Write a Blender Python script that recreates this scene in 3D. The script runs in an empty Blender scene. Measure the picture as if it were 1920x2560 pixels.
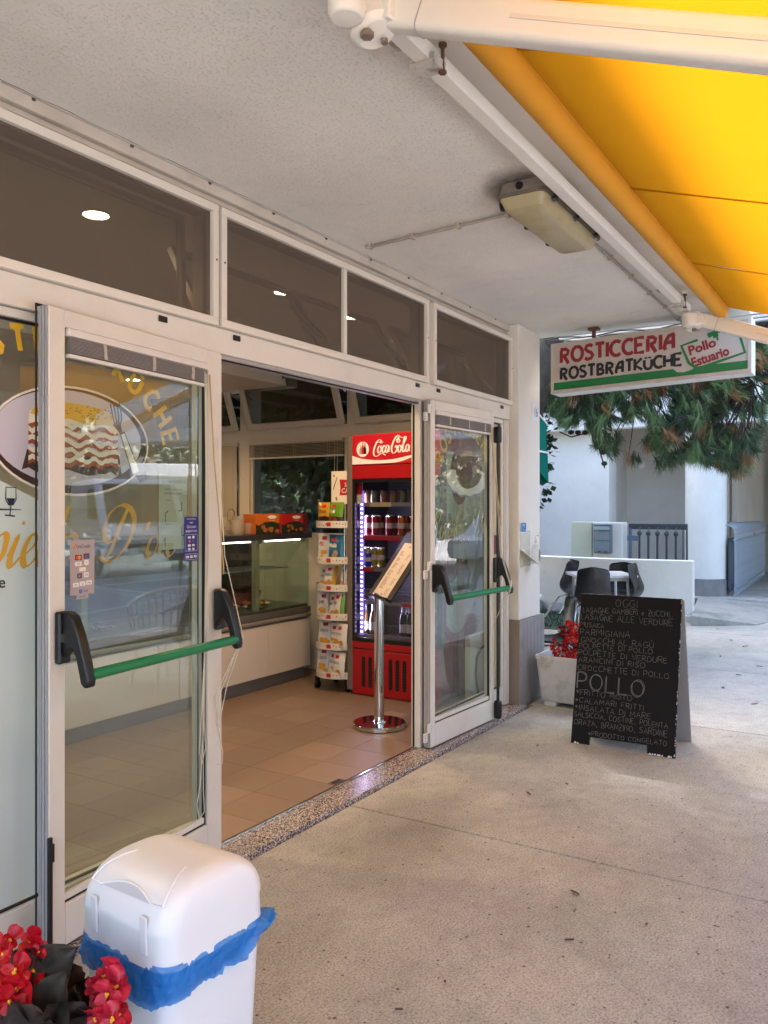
import bpy, math, random
from mathutils import Vector, Matrix, noise

S = bpy.context.scene
COL = S.collection
rnd = random.Random(11)
PI = math.pi
V = Vector

# ------------------------------------------------------------------ camera, sky, sun, exposure
YAW = math.radians(31.8)
cam_d = bpy.data.cameras.new('camera')
cam = bpy.data.objects.new('camera', cam_d)
COL.objects.link(cam)
cam.location = (0, 0, 1.5)
cam.rotation_euler = (math.radians(90), 0, YAW - math.radians(90))
cam_d.sensor_fit = 'HORIZONTAL'
cam_d.sensor_width = 36
cam_d.lens = 36 * 2050 / 1920
cam_d.shift_y = -9 / 1920
cam_d.clip_start = .05
cam_d.clip_end = 800
S.camera = cam

SUN_EL, SUN_AZ = math.radians(45), math.radians(60)      # azimuth measured from +Y towards +X
w = bpy.data.worlds.new('World')
S.world = w
w.use_nodes = True
nt = w.node_tree
for n in list(nt.nodes):
    nt.nodes.remove(n)
sky = nt.nodes.new('ShaderNodeTexSky')
sky.sky_type = 'NISHITA'
sky.sun_disc = False
sky.sun_elevation = SUN_EL
sky.sun_rotation = SUN_AZ
sky.air_density = 1.0
sky.dust_density = 4.5
sky.ozone_density = 1.5
bg = nt.nodes.new('ShaderNodeBackground')
bg.inputs['Strength'].default_value = .15
wo = nt.nodes.new('ShaderNodeOutputWorld')
nt.links.new(sky.outputs[0], bg.inputs[0])
nt.links.new(bg.outputs[0], wo.inputs[0])

sun_d = bpy.data.lights.new('sun', 'SUN')
sun_d.energy = 4.2
sun_d.angle = math.radians(12)
sun_d.color = (1, .99, .97)
sun = bpy.data.objects.new('sun', sun_d)
COL.objects.link(sun)
sd = V((math.sin(SUN_AZ) * math.cos(SUN_EL), math.cos(SUN_AZ) * math.cos(SUN_EL), math.sin(SUN_EL)))
sun.rotation_euler = sd.to_track_quat('Z', 'Y').to_euler()
sun.location = sd * 30

vs = S.view_settings
S.display_settings.display_device = 'sRGB'
vs.view_transform = 'Standard'
vs.look = 'None'
vs.exposure = 3.32
vs.gamma = 1
vs.use_curve_mapping = False
cy = S.cycles
cy.max_bounces = 10
cy.diffuse_bounces = 5
cy.glossy_bounces = 4
cy.transmission_bounces = 6
cy.transparent_max_bounces = 24
cy.sample_clamp_indirect = 6
cy.use_denoising = True
cy.caustics_reflective = False
cy.caustics_refractive = False

# ------------------------------------------------------------------ materials
def lin(h):
    h = h.lstrip('#')
    r = [int(h[i:i + 2], 16) / 255 for i in (0, 2, 4)]
    return tuple(c / 12.92 if c <= .04045 else ((c + .055) / 1.055) ** 2.4 for c in r) + (1,)

MATS = {}
def nm(name):
    m = bpy.data.materials.new(name)
    m.use_nodes = True
    t = m.node_tree
    for n in list(t.nodes):
        t.nodes.remove(n)
    out = t.nodes.new('ShaderNodeOutputMaterial')
    MATS[name] = m
    return m, t, out

def noise_node(t, scale, detail=4, rough=.55, coord='Object', dist=0):
    tc = t.nodes.new('ShaderNodeTexCoord')
    n = t.nodes.new('ShaderNodeTexNoise')
    n.inputs['Scale'].default_value = scale
    n.inputs['Detail'].default_value = detail
    n.inputs['Roughness'].default_value = rough
    n.inputs['Distortion'].default_value = dist
    t.links.new(tc.outputs[coord], n.inputs['Vector'])
    return n

def ramp(t, src, stops):
    r = t.nodes.new('ShaderNodeValToRGB')
    e = r.color_ramp.elements
    while len(e) < len(stops):
        e.new(.5)
    for i, (p, c) in enumerate(stops):
        e[i].position = p
        e[i].color = c if len(c) == 4 else tuple(c) + (1,)
    t.links.new(src, r.inputs[0])
    return r

def mixc(t, fac, a, b, mode='MIX'):
    n = t.nodes.new('ShaderNodeMix')
    n.data_type = 'RGBA'
    n.blend_type = mode
    for s, k in ((fac, 0), (a, 6), (b, 7)):
        if isinstance(s, (int, float)):
            n.inputs[k].default_value = s
        elif isinstance(s, tuple):
            n.inputs[k].default_value = s
        else:
            t.links.new(s, n.inputs[k])
    return n.outputs[2]

def M(name, col, rough=.5, metal=0., var=0., vscale=6., bump=0., bscale=60., spec=.5, coat=0., dirt=None, dscale=2.5, damt=.5, emit=None):
    """principled with slight tone variation, relief and optional stains"""
    if name in MATS:
        return MATS[name]
    m, t, out = nm(name)
    p = t.nodes.new('ShaderNodeBsdfPrincipled')
    c = lin(col) if isinstance(col, str) else tuple(col) + (1,)
    p.inputs['Base Color'].default_value = c
    p.inputs['Roughness'].default_value = rough
    p.inputs['Metallic'].default_value = metal
    p.inputs['Specular IOR Level'].default_value = spec
    p.inputs['Coat Weight'].default_value = coat
    src = c
    if var:
        n = noise_node(t, vscale, 5)
        r = ramp(t, n.outputs[0], [(.3, (1 - var,) * 3), (.7, (1 + var * .5,) * 3)])
        src = mixc(t, 1., src, r.outputs[0], 'MULTIPLY')
    if dirt:
        n = noise_node(t, dscale, 6, .65)
        r = ramp(t, n.outputs[0], [(.5, (0, 0, 0)), (.72, (damt,) * 3)])
        src = mixc(t, r.outputs[0], src, lin(dirt))
    if not isinstance(src, tuple):
        t.links.new(src, p.inputs['Base Color'])
    if bump:
        n = noise_node(t, bscale, 4)
        b = t.nodes.new('ShaderNodeBump')
        b.inputs['Strength'].default_value = bump
        b.inputs['Distance'].default_value = .004
        t.links.new(n.outputs[0], b.inputs['Height'])
        t.links.new(b.outputs[0], p.inputs['Normal'])
    if emit:
        p.inputs['Emission Color'].default_value = lin(emit[0])
        p.inputs['Emission Strength'].default_value = emit[1]
    t.links.new(p.outputs[0], out.inputs[0])
    return m

def glass_mat(name, tint=(1, 1, 1), ior=1.75, gl=1.0, milky=0.):
    m, t, out = nm(name)
    geo = t.nodes.new('ShaderNodeNewGeometry')
    fr = t.nodes.new('ShaderNodeFresnel')
    fr.inputs[0].default_value = ior
    inv = t.nodes.new('ShaderNodeMath'); inv.operation = 'SUBTRACT'
    inv.inputs[0].default_value = 1
    t.links.new(geo.outputs['Backfacing'], inv.inputs[1])
    mul = t.nodes.new('ShaderNodeMath'); mul.operation = 'MULTIPLY'
    t.links.new(fr.outputs[0], mul.inputs[0]); t.links.new(inv.outputs[0], mul.inputs[1])
    tr = t.nodes.new('ShaderNodeBsdfTransparent'); tr.inputs[0].default_value = tuple(tint) + (1,)
    g = t.nodes.new('ShaderNodeBsdfGlossy'); g.inputs['Roughness'].default_value = .01
    g.inputs[0].default_value = (gl, gl, gl, 1)
    base = tr.outputs[0]
    if milky:
        d = t.nodes.new('ShaderNodeBsdfDiffuse'); d.inputs[0].default_value = (.7, .7, .7, 1)  # even diffuse share makes the pane milky
        mx0 = t.nodes.new('ShaderNodeMixShader'); mx0.inputs[0].default_value = milky
        t.links.new(tr.outputs[0], mx0.inputs[1]); t.links.new(d.outputs[0], mx0.inputs[2])
        base = mx0.outputs[0]
    mx = t.nodes.new('ShaderNodeMixShader')
    t.links.new(mul.outputs[0], mx.inputs[0]); t.links.new(base, mx.inputs[1]); t.links.new(g.outputs[0], mx.inputs[2])
    t.links.new(mx.outputs[0], out.inputs[0])
    return m

def film_mat(name, col, alpha, rough=.6, transl=0., crease=0.):
    """partly see-through film: mesh, frosting, plastic bag"""
    m, t, out = nm(name)
    tr = t.nodes.new('ShaderNodeBsdfTransparent')
    d = t.nodes.new('ShaderNodeBsdfPrincipled')
    d.inputs['Base Color'].default_value = lin(col)
    d.inputs['Roughness'].default_value = rough
    if crease:
        n = noise_node(t, 26, 3, .5, dist=1.5)
        b = t.nodes.new('ShaderNodeBump'); b.inputs['Strength'].default_value = crease; b.inputs['Distance'].default_value = .02
        t.links.new(n.outputs[0], b.inputs['Height']); t.links.new(b.outputs[0], d.inputs['Normal'])
    s = d.outputs[0]
    if transl:
        tl = t.nodes.new('ShaderNodeBsdfTranslucent'); tl.inputs[0].default_value = lin(col)
        m2 = t.nodes.new('ShaderNodeMixShader'); m2.inputs[0].default_value = transl
        t.links.new(s, m2.inputs[1]); t.links.new(tl.outputs[0], m2.inputs[2]); s = m2.outputs[0]
    mx = t.nodes.new('ShaderNodeMixShader'); mx.inputs[0].default_value = alpha
    t.links.new(tr.outputs[0], mx.inputs[1]); t.links.new(s, mx.inputs[2]); t.links.new(mx.outputs[0], out.inputs[0])
    return m

def leaf_mat(name, col, col2, rough=.5, transl=.25, scale=9):
    m, t, out = nm(name)
    n = noise_node(t, scale, 3)
    r = ramp(t, n.outputs[0], [(.35, lin(col)), (.65, lin(col2))])
    p = t.nodes.new('ShaderNodeBsdfPrincipled'); p.inputs['Roughness'].default_value = rough
    t.links.new(r.outputs[0], p.inputs['Base Color'])
    tl = t.nodes.new('ShaderNodeBsdfTranslucent'); t.links.new(r.outputs[0], tl.inputs[0])
    mx = t.nodes.new('ShaderNodeMixShader'); mx.inputs[0].default_value = transl
    t.links.new(p.outputs[0], mx.inputs[1]); t.links.new(tl.outputs[0], mx.inputs[2]); t.links.new(mx.outputs[0], out.inputs[0])
    return m

def emit_mat(name, col, strength):
    m, t, out = nm(name)
    e = t.nodes.new('ShaderNodeEmission'); e.inputs[0].default_value = lin(col); e.inputs[1].default_value = strength
    t.links.new(e.outputs[0], out.inputs[0])
    return m

def plaster_mat(name, col, rough=.85, bump=.5, stain='6b6358', samt=.25):
    """roller-painted plaster: pimples, trowel waves and soft dirt"""
    m, t, out = nm(name)
    p = t.nodes.new('ShaderNodeBsdfPrincipled'); p.inputs['Roughness'].default_value = rough
    p.inputs['Specular IOR Level'].default_value = .25
    n1 = noise_node(t, 1.3, 6, .6)
    r1 = ramp(t, n1.outputs[0], [(.35, (.9, .9, .9)), (.7, (1.04, 1.04, 1.04))])
    c = mixc(t, 1., lin(col), r1.outputs[0], 'MULTIPLY')
    n2 = noise_node(t, 3.1, 8, .7)
    r2 = ramp(t, n2.outputs[0], [(.58, (0, 0, 0)), (.78, (samt,) * 3)])
    c = mixc(t, r2.outputs[0], c, lin(stain))
    t.links.new(c, p.inputs['Base Color'])
    n3 = noise_node(t, 92, 6, .65)
    r3 = ramp(t, n3.outputs[0], [(.55, (0, 0, 0)), (.72, (1, 1, 1))])
    n4 = noise_node(t, 7, 6)
    ad = t.nodes.new('ShaderNodeMath'); ad.operation = 'MULTIPLY_ADD'
    t.links.new(n4.outputs[0], ad.inputs[0]); ad.inputs[1].default_value = 2.; t.links.new(r3.outputs[0], ad.inputs[2])
    b = t.nodes.new('ShaderNodeBump'); b.inputs['Strength'].default_value = bump; b.inputs['Distance'].default_value = .007
    t.links.new(ad.outputs[0], b.inputs['Height']); t.links.new(b.outputs[0], p.inputs['Normal'])
    t.links.new(p.outputs[0], out.inputs[0])
    return m

def concrete_mat(name, base, dark, light, speck=.85, stain=.22):
    m, t, out = nm(name)
    p = t.nodes.new('ShaderNodeBsdfPrincipled'); p.inputs['Roughness'].default_value = .8
    p.inputs['Specular IOR Level'].default_value = .3
    n1 = noise_node(t, 1.4, 8, .7, dist=.4)
    c = ramp(t, n1.outputs[0], [(.3, lin(dark)), (.5, lin(base)), (.7, lin(light))]).outputs[0]
    n2 = noise_node(t, 120, 4, .7)
    r2 = ramp(t, n2.outputs[0], [(.36, (.5, .49, .47)), (.5, (1, 1, 1)), (.66, (1.25, 1.24, 1.22))])
    n2b = noise_node(t, 14, 8, .75)
    r2b = ramp(t, n2b.outputs[0], [(.34, (.68, .66, .64)), (.5, (1, 1, 1)), (.68, (1.2, 1.2, 1.2))])
    c = mixc(t, .4, c, r2b.outputs[0], 'MULTIPLY')
    c = mixc(t, .9, c, r2.outputs[0], 'MULTIPLY')
    # dark aggregate specks
    tc = t.nodes.new('ShaderNodeTexCoord')
    vo = t.nodes.new('ShaderNodeTexVoronoi'); vo.inputs['Scale'].default_value = 34
    t.links.new(tc.outputs['Object'], vo.inputs['Vector'])
    r3 = ramp(t, vo.outputs['Distance'], [(.14, (1, 1, 1)), (.24, (0, 0, 0))])
    n3 = noise_node(t, 21, 2)
    r4 = ramp(t, n3.outputs[0], [(.55, (0, 0, 0)), (.62, (speck,) * 3)])
    f = mixc(t, 1., r3.outputs[0], r4.outputs[0], 'MULTIPLY')
    c = mixc(t, f, c, lin('2a2522'))
    # smears
    n5 = noise_node(t, 2.2, 8, .72, dist=1.2)
    r5 = ramp(t, n5.outputs[0], [(.54, (0, 0, 0)), (.75, (stain,) * 3)])
    c = mixc(t, r5.outputs[0], c, lin('4a4039'))
    t.links.new(c, p.inputs['Base Color'])
    b = t.nodes.new('ShaderNodeBump'); b.inputs['Strength'].default_value = .35; b.inputs['Distance'].default_value = .004
    t.links.new(n2.outputs[0], b.inputs['Height']); t.links.new(b.outputs[0], p.inputs['Normal'])
    t.links.new(p.outputs[0], out.inputs[0])
    return m

def granite_mat(name):
    m, t, out = nm(name)
    p = t.nodes.new('ShaderNodeBsdfPrincipled'); p.inputs['Roughness'].default_value = .22
    tc = t.nodes.new('ShaderNodeTexCoord')
    vo = t.nodes.new('ShaderNodeTexVoronoi'); vo.inputs['Scale'].default_value = 200
    t.links.new(tc.outputs['Object'], vo.inputs['Vector'])
    sp = t.nodes.new('ShaderNodeSeparateColor'); t.links.new(vo.outputs['Color'], sp.inputs[0])
    r = ramp(t, sp.outputs[0], [(.0, lin('2c292b')), (.22, lin('544f50')), (.45, lin('8d8480')), (.62, lin('b39c90')), (.85, lin('c9bfba'))])
    r.color_ramp.interpolation = 'CONSTANT'
    t.links.new(r.outputs[0], p.inputs['Base Color'])
    t.links.new(p.outputs[0], out.inputs[0])
    return m

def fabric_mat(name, col, tcol, transl=.3):
    m, t, out = nm(name)
    tc = t.nodes.new('ShaderNodeTexCoord')
    wv = t.nodes.new('ShaderNodeTexWave'); wv.inputs['Scale'].default_value = 90; wv.inputs['Distortion'].default_value = 1.5
    t.links.new(tc.outputs['Object'], wv.inputs[0])
    n = noise_node(t, 3, 5)
    r = ramp(t, n.outputs[0], [(.3, (.93, .93, .93)), (.7, (1, 1, 1))])
    c1 = mixc(t, 1., lin(col), r.outputs[0], 'MULTIPLY')
    c2 = mixc(t, 1., lin(tcol), r.outputs[0], 'MULTIPLY')
    d = t.nodes.new('ShaderNodeBsdfDiffuse'); t.links.new(c1, d.inputs[0])
    tl = t.nodes.new('ShaderNodeBsdfTranslucent'); t.links.new(c2, tl.inputs[0])
    b = t.nodes.new('ShaderNodeBump'); b.inputs['Strength'].default_value = .12; b.inputs['Distance'].default_value = .002
    t.links.new(wv.outputs[1], b.inputs['Height']); t.links.new(b.outputs[0], d.inputs['Normal'])
    mx = t.nodes.new('ShaderNodeMixShader'); mx.inputs[0].default_value = transl
    t.links.new(d.outputs[0], mx.inputs[1]); t.links.new(tl.outputs[0], mx.inputs[2]); t.links.new(mx.outputs[0], out.inputs[0])
    return m

ALU = M('painted_aluminium', 'd8d3c9', .38, var=.03, vscale=3, dirt='a89c8e', dscale=4, damt=.15)
ALUW = M('white_screen_frame', 'dad4c8', .4, var=.03)
ALUG = M('grey_profile', 'a5a4a6', .4, metal=.2, var=.06, vscale=20)
GASK = M('black_gasket', '121214', .6)
BLK = M('black_plastic', '0e0e10', .38, var=.1)
GREEN = M('green_bar', '0c7a4a', .35, var=.06, vscale=12)
STEEL = M('brushed_steel', 'b9b7b3', .22, metal=1., var=.05)
CHROME = M('chrome', 'd0d0d0', .08, metal=1.)
WHITE = M('white_paint', 'e2e0dc', .5, var=.03)
WALLI = M('interior_wall', 'cdc6ba', .8, var=.04)
PLAST = plaster_mat('soffit_plaster', 'e7e3da', bump=.6)
PILL = plaster_mat('pillar_plaster', 'dad6cc', bump=.25, samt=.12)
EXTW = plaster_mat('exterior_white', 'e0dcd4', bump=.3, stain='9a9c98', samt=.25)
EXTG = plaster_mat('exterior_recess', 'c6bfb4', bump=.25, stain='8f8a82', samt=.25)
CONC = concrete_mat('walkway_concrete', 'a09c94', '928e87', 'aca8a0')
CONO = concrete_mat('outdoor_concrete', 'aaa59c', '969289', 'b8b3aa', speck=.4, stain=.3)
ASPH = concrete_mat('asphalt', '8d8c8e', '7e7d80', '9a999c')
GRAN = granite_mat('granite')
FABR = fabric_mat('awning_fabric', 'b97a22', 'bb7a0e')
CREAM = M('cream_enamel', 'e6e0d4', .35, var=.03)
RUST = M('rusty_steel', '6b4a34', .7, var=.4, vscale=30)
GLASS = glass_mat('window_glass', (.90, .95, .93), 1.85, .95, milky=.025)
DGLASS = glass_mat('dark_window_glass', (.5, .53, .52), 1.6, .8)
CGLASS = glass_mat('counter_glass', (.86, .93, .9), 1.6, .8)
SCREEN = film_mat('insect_screen', '62574c', .54, .9)
TILE = M('floor_tile_glaze', '826c5b', .4, var=.06, vscale=3)
GROUT = M('grout', '6b5546', .9)
REDP = M('red_enamel', '9a1018', .35)
RED = M('red_print', 'b01222', .5)
CHALK = film_mat('chalk', '8a8784', .62, .95)

# ------------------------------------------------------------------ mesh builder
ROOTM = {}
class MB:
    def __init__(s):
        s.v, s.f, s.mi, s.cur = [], [], [], 0
    def add(s, vs, fs):
        b = len(s.v)
        s.v += [tuple(p) for p in vs]
        s.f += [tuple(b + i for i in q) for q in fs]
        s.mi += [s.cur] * len(fs)
        return s
    def m(s, i):
        s.cur = i
        return s
    def box(s, x0, x1, y0, y1, z0, z1):
        return s.add([(x, y, z) for z in (z0, z1) for y in (y0, y1) for x in (x0, x1)],
                     [(0, 2, 3, 1), (4, 5, 7, 6), (0, 1, 5, 4), (2, 6, 7, 3), (0, 4, 6, 2), (1, 3, 7, 5)])
    def obox(s, mat, sx, sy, sz):
        k = MB().box(-sx / 2, sx / 2, -sy / 2, sy / 2, -sz / 2, sz / 2)
        return s.add([mat @ V(p) for p in k.v], k.f)
    def bar(s, a, b, wid, hei, up=(0, 0, 1)):
        a, b = V(a), V(b)
        d = (b - a); L = d.length; d.normalize()
        r = d.cross(V(up)).normalized(); u = r.cross(d)
        mt = Matrix((( d.x, r.x, u.x, 0), (d.y, r.y, u.y, 0), (d.z, r.z, u.z, 0), (0, 0, 0, 1)))
        mt.translation = (a + b) / 2
        return s.obox(mt, L, wid, hei)
    def poly(s, pts):
        return s.add(pts, [tuple(range(len(pts)))])
    def prism(s, pts, fr, c0, c1):
        """2d outline in frame fr from depth c0 to c1 (c along frame normal)"""
        n = len(pts)
        a = [fr(x, y, c0) for x, y in pts]; b = [fr(x, y, c1) for x, y in pts]
        fs = [tuple(range(n))[::-1], tuple(range(n, 2 * n))]
        fs += [(i, (i + 1) % n, n + (i + 1) % n, n + i) for i in range(n)]
        return s.add(a + b, fs)
    def tube(s, path, r, n=8, closed=False, caps=True):
        path = [V(p) for p in path]
        N = len(path); rings = []
        rr = r if callable(r) else (lambda t: r)
        prev = None
        for i, p in enumerate(path):
            if closed:
                t = path[(i + 1) % N] - path[i - 1]
            else:
                t = path[min(i + 1, N - 1)] - path[max(i - 1, 0)]
            t = t.normalized() if t.length > 1e-9 else V((0, 0, 1))
            if prev is None:
                a = t.cross(V((0, 0, 1)))
                if a.length < .1:
                    a = t.cross(V((1, 0, 0)))
            else:
                a = prev - t * prev.dot(t)
            a.normalize(); prev = a
            b = t.cross(a)
            q = rr(i / max(1, N - 1))
            rings.append([p + (a * math.cos(2 * PI * k / n) + b * math.sin(2 * PI * k / n)) * q for k in range(n)])
        vs = [p for g in rings for p in g]
        fs = []
        for i in range(N if closed else N - 1):
            j = (i + 1) % N
            for k in range(n):
                l = (k + 1) % n
                fs.append((i * n + k, i * n + l, j * n + l, j * n + k))
        if caps and not closed:
            fs.append(tuple(range(n))[::-1]); fs.append(tuple((N - 1) * n + k for k in range(n)))
        return s.add(vs, fs)
    def cyl(s, c, r, z0, z1, n=24):
        return s.lathe((c[0], c[1], 0), [(r, z0), (r, z1)], n)
    def lathe(s, c, prof, n=24, axis=None):
        vs = []; fs = []
        ax = axis or (V((1, 0, 0)), V((0, 1, 0)), V((0, 0, 1)))
        c = V(c)
        for r, z in prof:
            for k in range(n):
                a = 2 * PI * k / n
                vs.append(c + ax[0] * (r * math.cos(a)) + ax[1] * (r * math.sin(a)) + ax[2] * z)
        for i in range(len(prof) - 1):
            for k in range(n):
                l = (k + 1) % n
                fs.append((i * n + k, i * n + l, (i + 1) * n + l, (i + 1) * n + k))
        if prof[0][0] > 1e-6:
            fs.append(tuple(range(n))[::-1])
        if prof[-1][0] > 1e-6:
            fs.append(tuple((len(prof) - 1) * n + k for k in range(n)))
        return s.add(vs, fs)
    def ball(s, c, r, n=10, m=6, sc=(1, 1, 1)):
        prof = [(math.sin(PI * i / m) * r, -math.cos(PI * i / m) * r) for i in range(m + 1)]
        k = MB().lathe((0, 0, 0), prof, n)
        return s.add([(c[0] + p[0] * sc[0], c[1] + p[1] * sc[1], c[2] + p[2] * sc[2]) for p in k.v], k.f)
    def grid(s, fn, nu, nv, flip=False):
        vs = [fn(i / nu, j / nv) for j in range(nv + 1) for i in range(nu + 1)]
        fs = []
        for j in range(nv):
            for i in range(nu):
                a = j * (nu + 1) + i
                q = (a, a + 1, a + nu + 2, a + nu + 1)
                fs.append(q[::-1] if flip else q)
        return s.add(vs, fs)
    def ribbon(s, pts, wid, fr, c=0., closed=False):
        n = len(pts)
        w_ = wid if callable(wid) else (lambda t, d: wid)
        L = []; R = []
        for i in range(n):
            a = pts[i - 1] if (i or closed) else pts[i]
            b = pts[(i + 1) % n] if (i < n - 1 or closed) else pts[i]
            dx, dy = b[0] - a[0], b[1] - a[1]
            l = math.hypot(dx, dy) or 1
            dx /= l; dy /= l
            h = w_(i / max(1, n - 1), (dx, dy)) / 2
            x, y = pts[i]
            cz = c + i * .000012
            L.append(fr(x - dy * h, y + dx * h, cz)); R.append(fr(x + dy * h, y - dx * h, cz))
        vs = L + R
        fs = [(i, n + i, n + (i + 1) % n, (i + 1) % n) for i in range(n if closed else n - 1)]
        return s.add(vs, fs)
    def build(s, name, mats, parent=None, smooth=None, bevel=0., loc=None, local=False, seg=2):
        me = bpy.data.meshes.new(name)
        vs = s.v
        o = bpy.data.objects.new(name, me)
        if parent is not None:
            o.parent = parent
            RM = ROOTM.get(parent)
            ROOTM[o] = RM
            if RM is not None and not local:
                iv = RM.inverted()
                vs = [tuple(iv @ V(p)) for p in vs]
        elif loc is not None:
            o.location = loc
            ROOTM[o] = Matrix.Translation(loc)
            if not local:
                vs = [(p[0] - loc[0], p[1] - loc[1], p[2] - loc[2]) for p in vs]
        me.from_pydata(vs, [], s.f)
        ml = mats if isinstance(mats, (list, tuple)) else [mats]
        for m_ in ml:
            me.materials.append(m_)
        if len(ml) > 1:
            me.polygons.foreach_set('material_index', s.mi)
        if smooth is not None:
            me.shade_smooth()
            me.set_sharp_from_angle(angle=math.radians(smooth))
        me.update()
        COL.objects.link(o)
        if bevel:
            b = o.modifiers.new('bevel', 'BEVEL')
            b.width = bevel; b.segments = seg; b.limit_method = 'ANGLE'; b.angle_limit = math.radians(40)
        return o

def tag(o, label=None, cat=None, group=None, kind=None):
    if label: o['label'] = label
    if cat: o['category'] = cat
    if group: o['group'] = group
    if kind: o['kind'] = kind
    return o

def thing(name, label, cat, loc=(0, 0, 0), rz=0., group=None, rot=None):
    o = bpy.data.objects.new(name, None)
    COL.objects.link(o)
    o.empty_display_size = .1
    o.location = loc
    o.rotation_euler = rot if rot else (0, 0, rz)
    ROOTM[o] = Matrix.Translation(loc) @ (o.rotation_euler.to_matrix().to_4x4())
    return tag(o, label, cat, group)

def kids(o):
    return [c for c in o.children]

def copy_tree(o, loc=None, rot=None, label=None, parent=None):
    c = o.copy()
    COL.objects.link(c)
    if parent is not None:
        c.parent = parent
    if loc is not None: c.location = loc
    if rot is not None: c.rotation_euler = rot
    if label: c['label'] = label
    for k in list(o.children):
        copy_tree(k, parent=c)
    return c

def share(o, name, parent, loc):
    """another object with the same mesh"""
    c = bpy.data.objects.new(name, o.data)
    COL.objects.link(c)
    if parent is not None:
        c.parent = parent
        RM = ROOTM.get(parent)
        c.location = RM.inverted() @ V(loc) if RM is not None else loc
    else:
        c.location = loc
    return c

def frame(o, u, v):
    o, u, v = V(o), V(u).normalized(), V(v).normalized()
    n = u.cross(v)
    return lambda a, b, c=0.: o + u * a + v * b + n * c

def arc(cx, cy, rx, ry, a0, a1, n=10):
    return [(cx + rx * math.cos(math.radians(a0 + (a1 - a0) * i / n)), cy + ry * math.sin(math.radians(a0 + (a1 - a0) * i / n))) for i in range(n + 1)]

def smooth2(p, k=6):
    """catmull-rom through 2d points"""
    out = []
    n = len(p)
    for i in range(n - 1):
        p0, p1, p2, p3 = p[max(i - 1, 0)], p[i], p[i + 1], p[min(i + 2, n - 1)]
        for j in range(k):
            t = j / k
            out.append(tuple(.5 * (2 * b + (c - a) * t + (2 * a - 5 * b + 4 * c - d) * t * t + (3 * b - a - 3 * c + d) * t ** 3)
                             for a, b, c, d in zip(p0, p1, p2, p3)))
    out.append(p[-1])
    return out

def rrect(x0, x1, y0, y1, r, n=4):
    pts = []
    for cx, cy, a in ((x1 - r, y0 + r, -90), (x1 - r, y1 - r, 0), (x0 + r, y1 - r, 90), (x0 + r, y0 + r, 180)):
        pts += arc(cx, cy, r, r, a, a + 90, n)
    return pts

_tx = {}
def text_mesh(string, bold=0.):
    key = (string, bold)
    if key not in _tx:
        cu = bpy.data.curves.new('lettering_source', 'FONT')
        cu.body = string; cu.size = 1.; cu.offset = bold; cu.resolution_u = 3
        o = bpy.data.objects.new('lettering_source', cu)
        COL.objects.link(o)
        dg = bpy.context.evaluated_depsgraph_get()
        me = bpy.data.meshes.new_from_object(o.evaluated_get(dg))
        _tx[key] = ([(v.co.x, v.co.y) for v in me.vertices], [tuple(p.vertices) for p in me.polygons])
        bpy.data.objects.remove(o); bpy.data.curves.remove(cu); bpy.data.meshes.remove(me)
    return _tx[key]

def put_text(mb, string, x, y, size, fr, c, bold=0., align='l', rot=0., sx=1.):
    vs, fs = text_mesh(string, bold)
    if not vs: return
    wd = max(p[0] for p in vs)
    ox = {'l': 0, 'c': -wd / 2, 'r': -wd}[align]
    ca, sa = math.cos(rot), math.sin(rot)
    out = []
    for a, b in vs:
        a = (a + ox) * size * sx; b = b * size
        out.append(fr(x + a * ca - b * sa, y + a * sa + b * ca, c))
    mb.add(out, fs)

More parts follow.
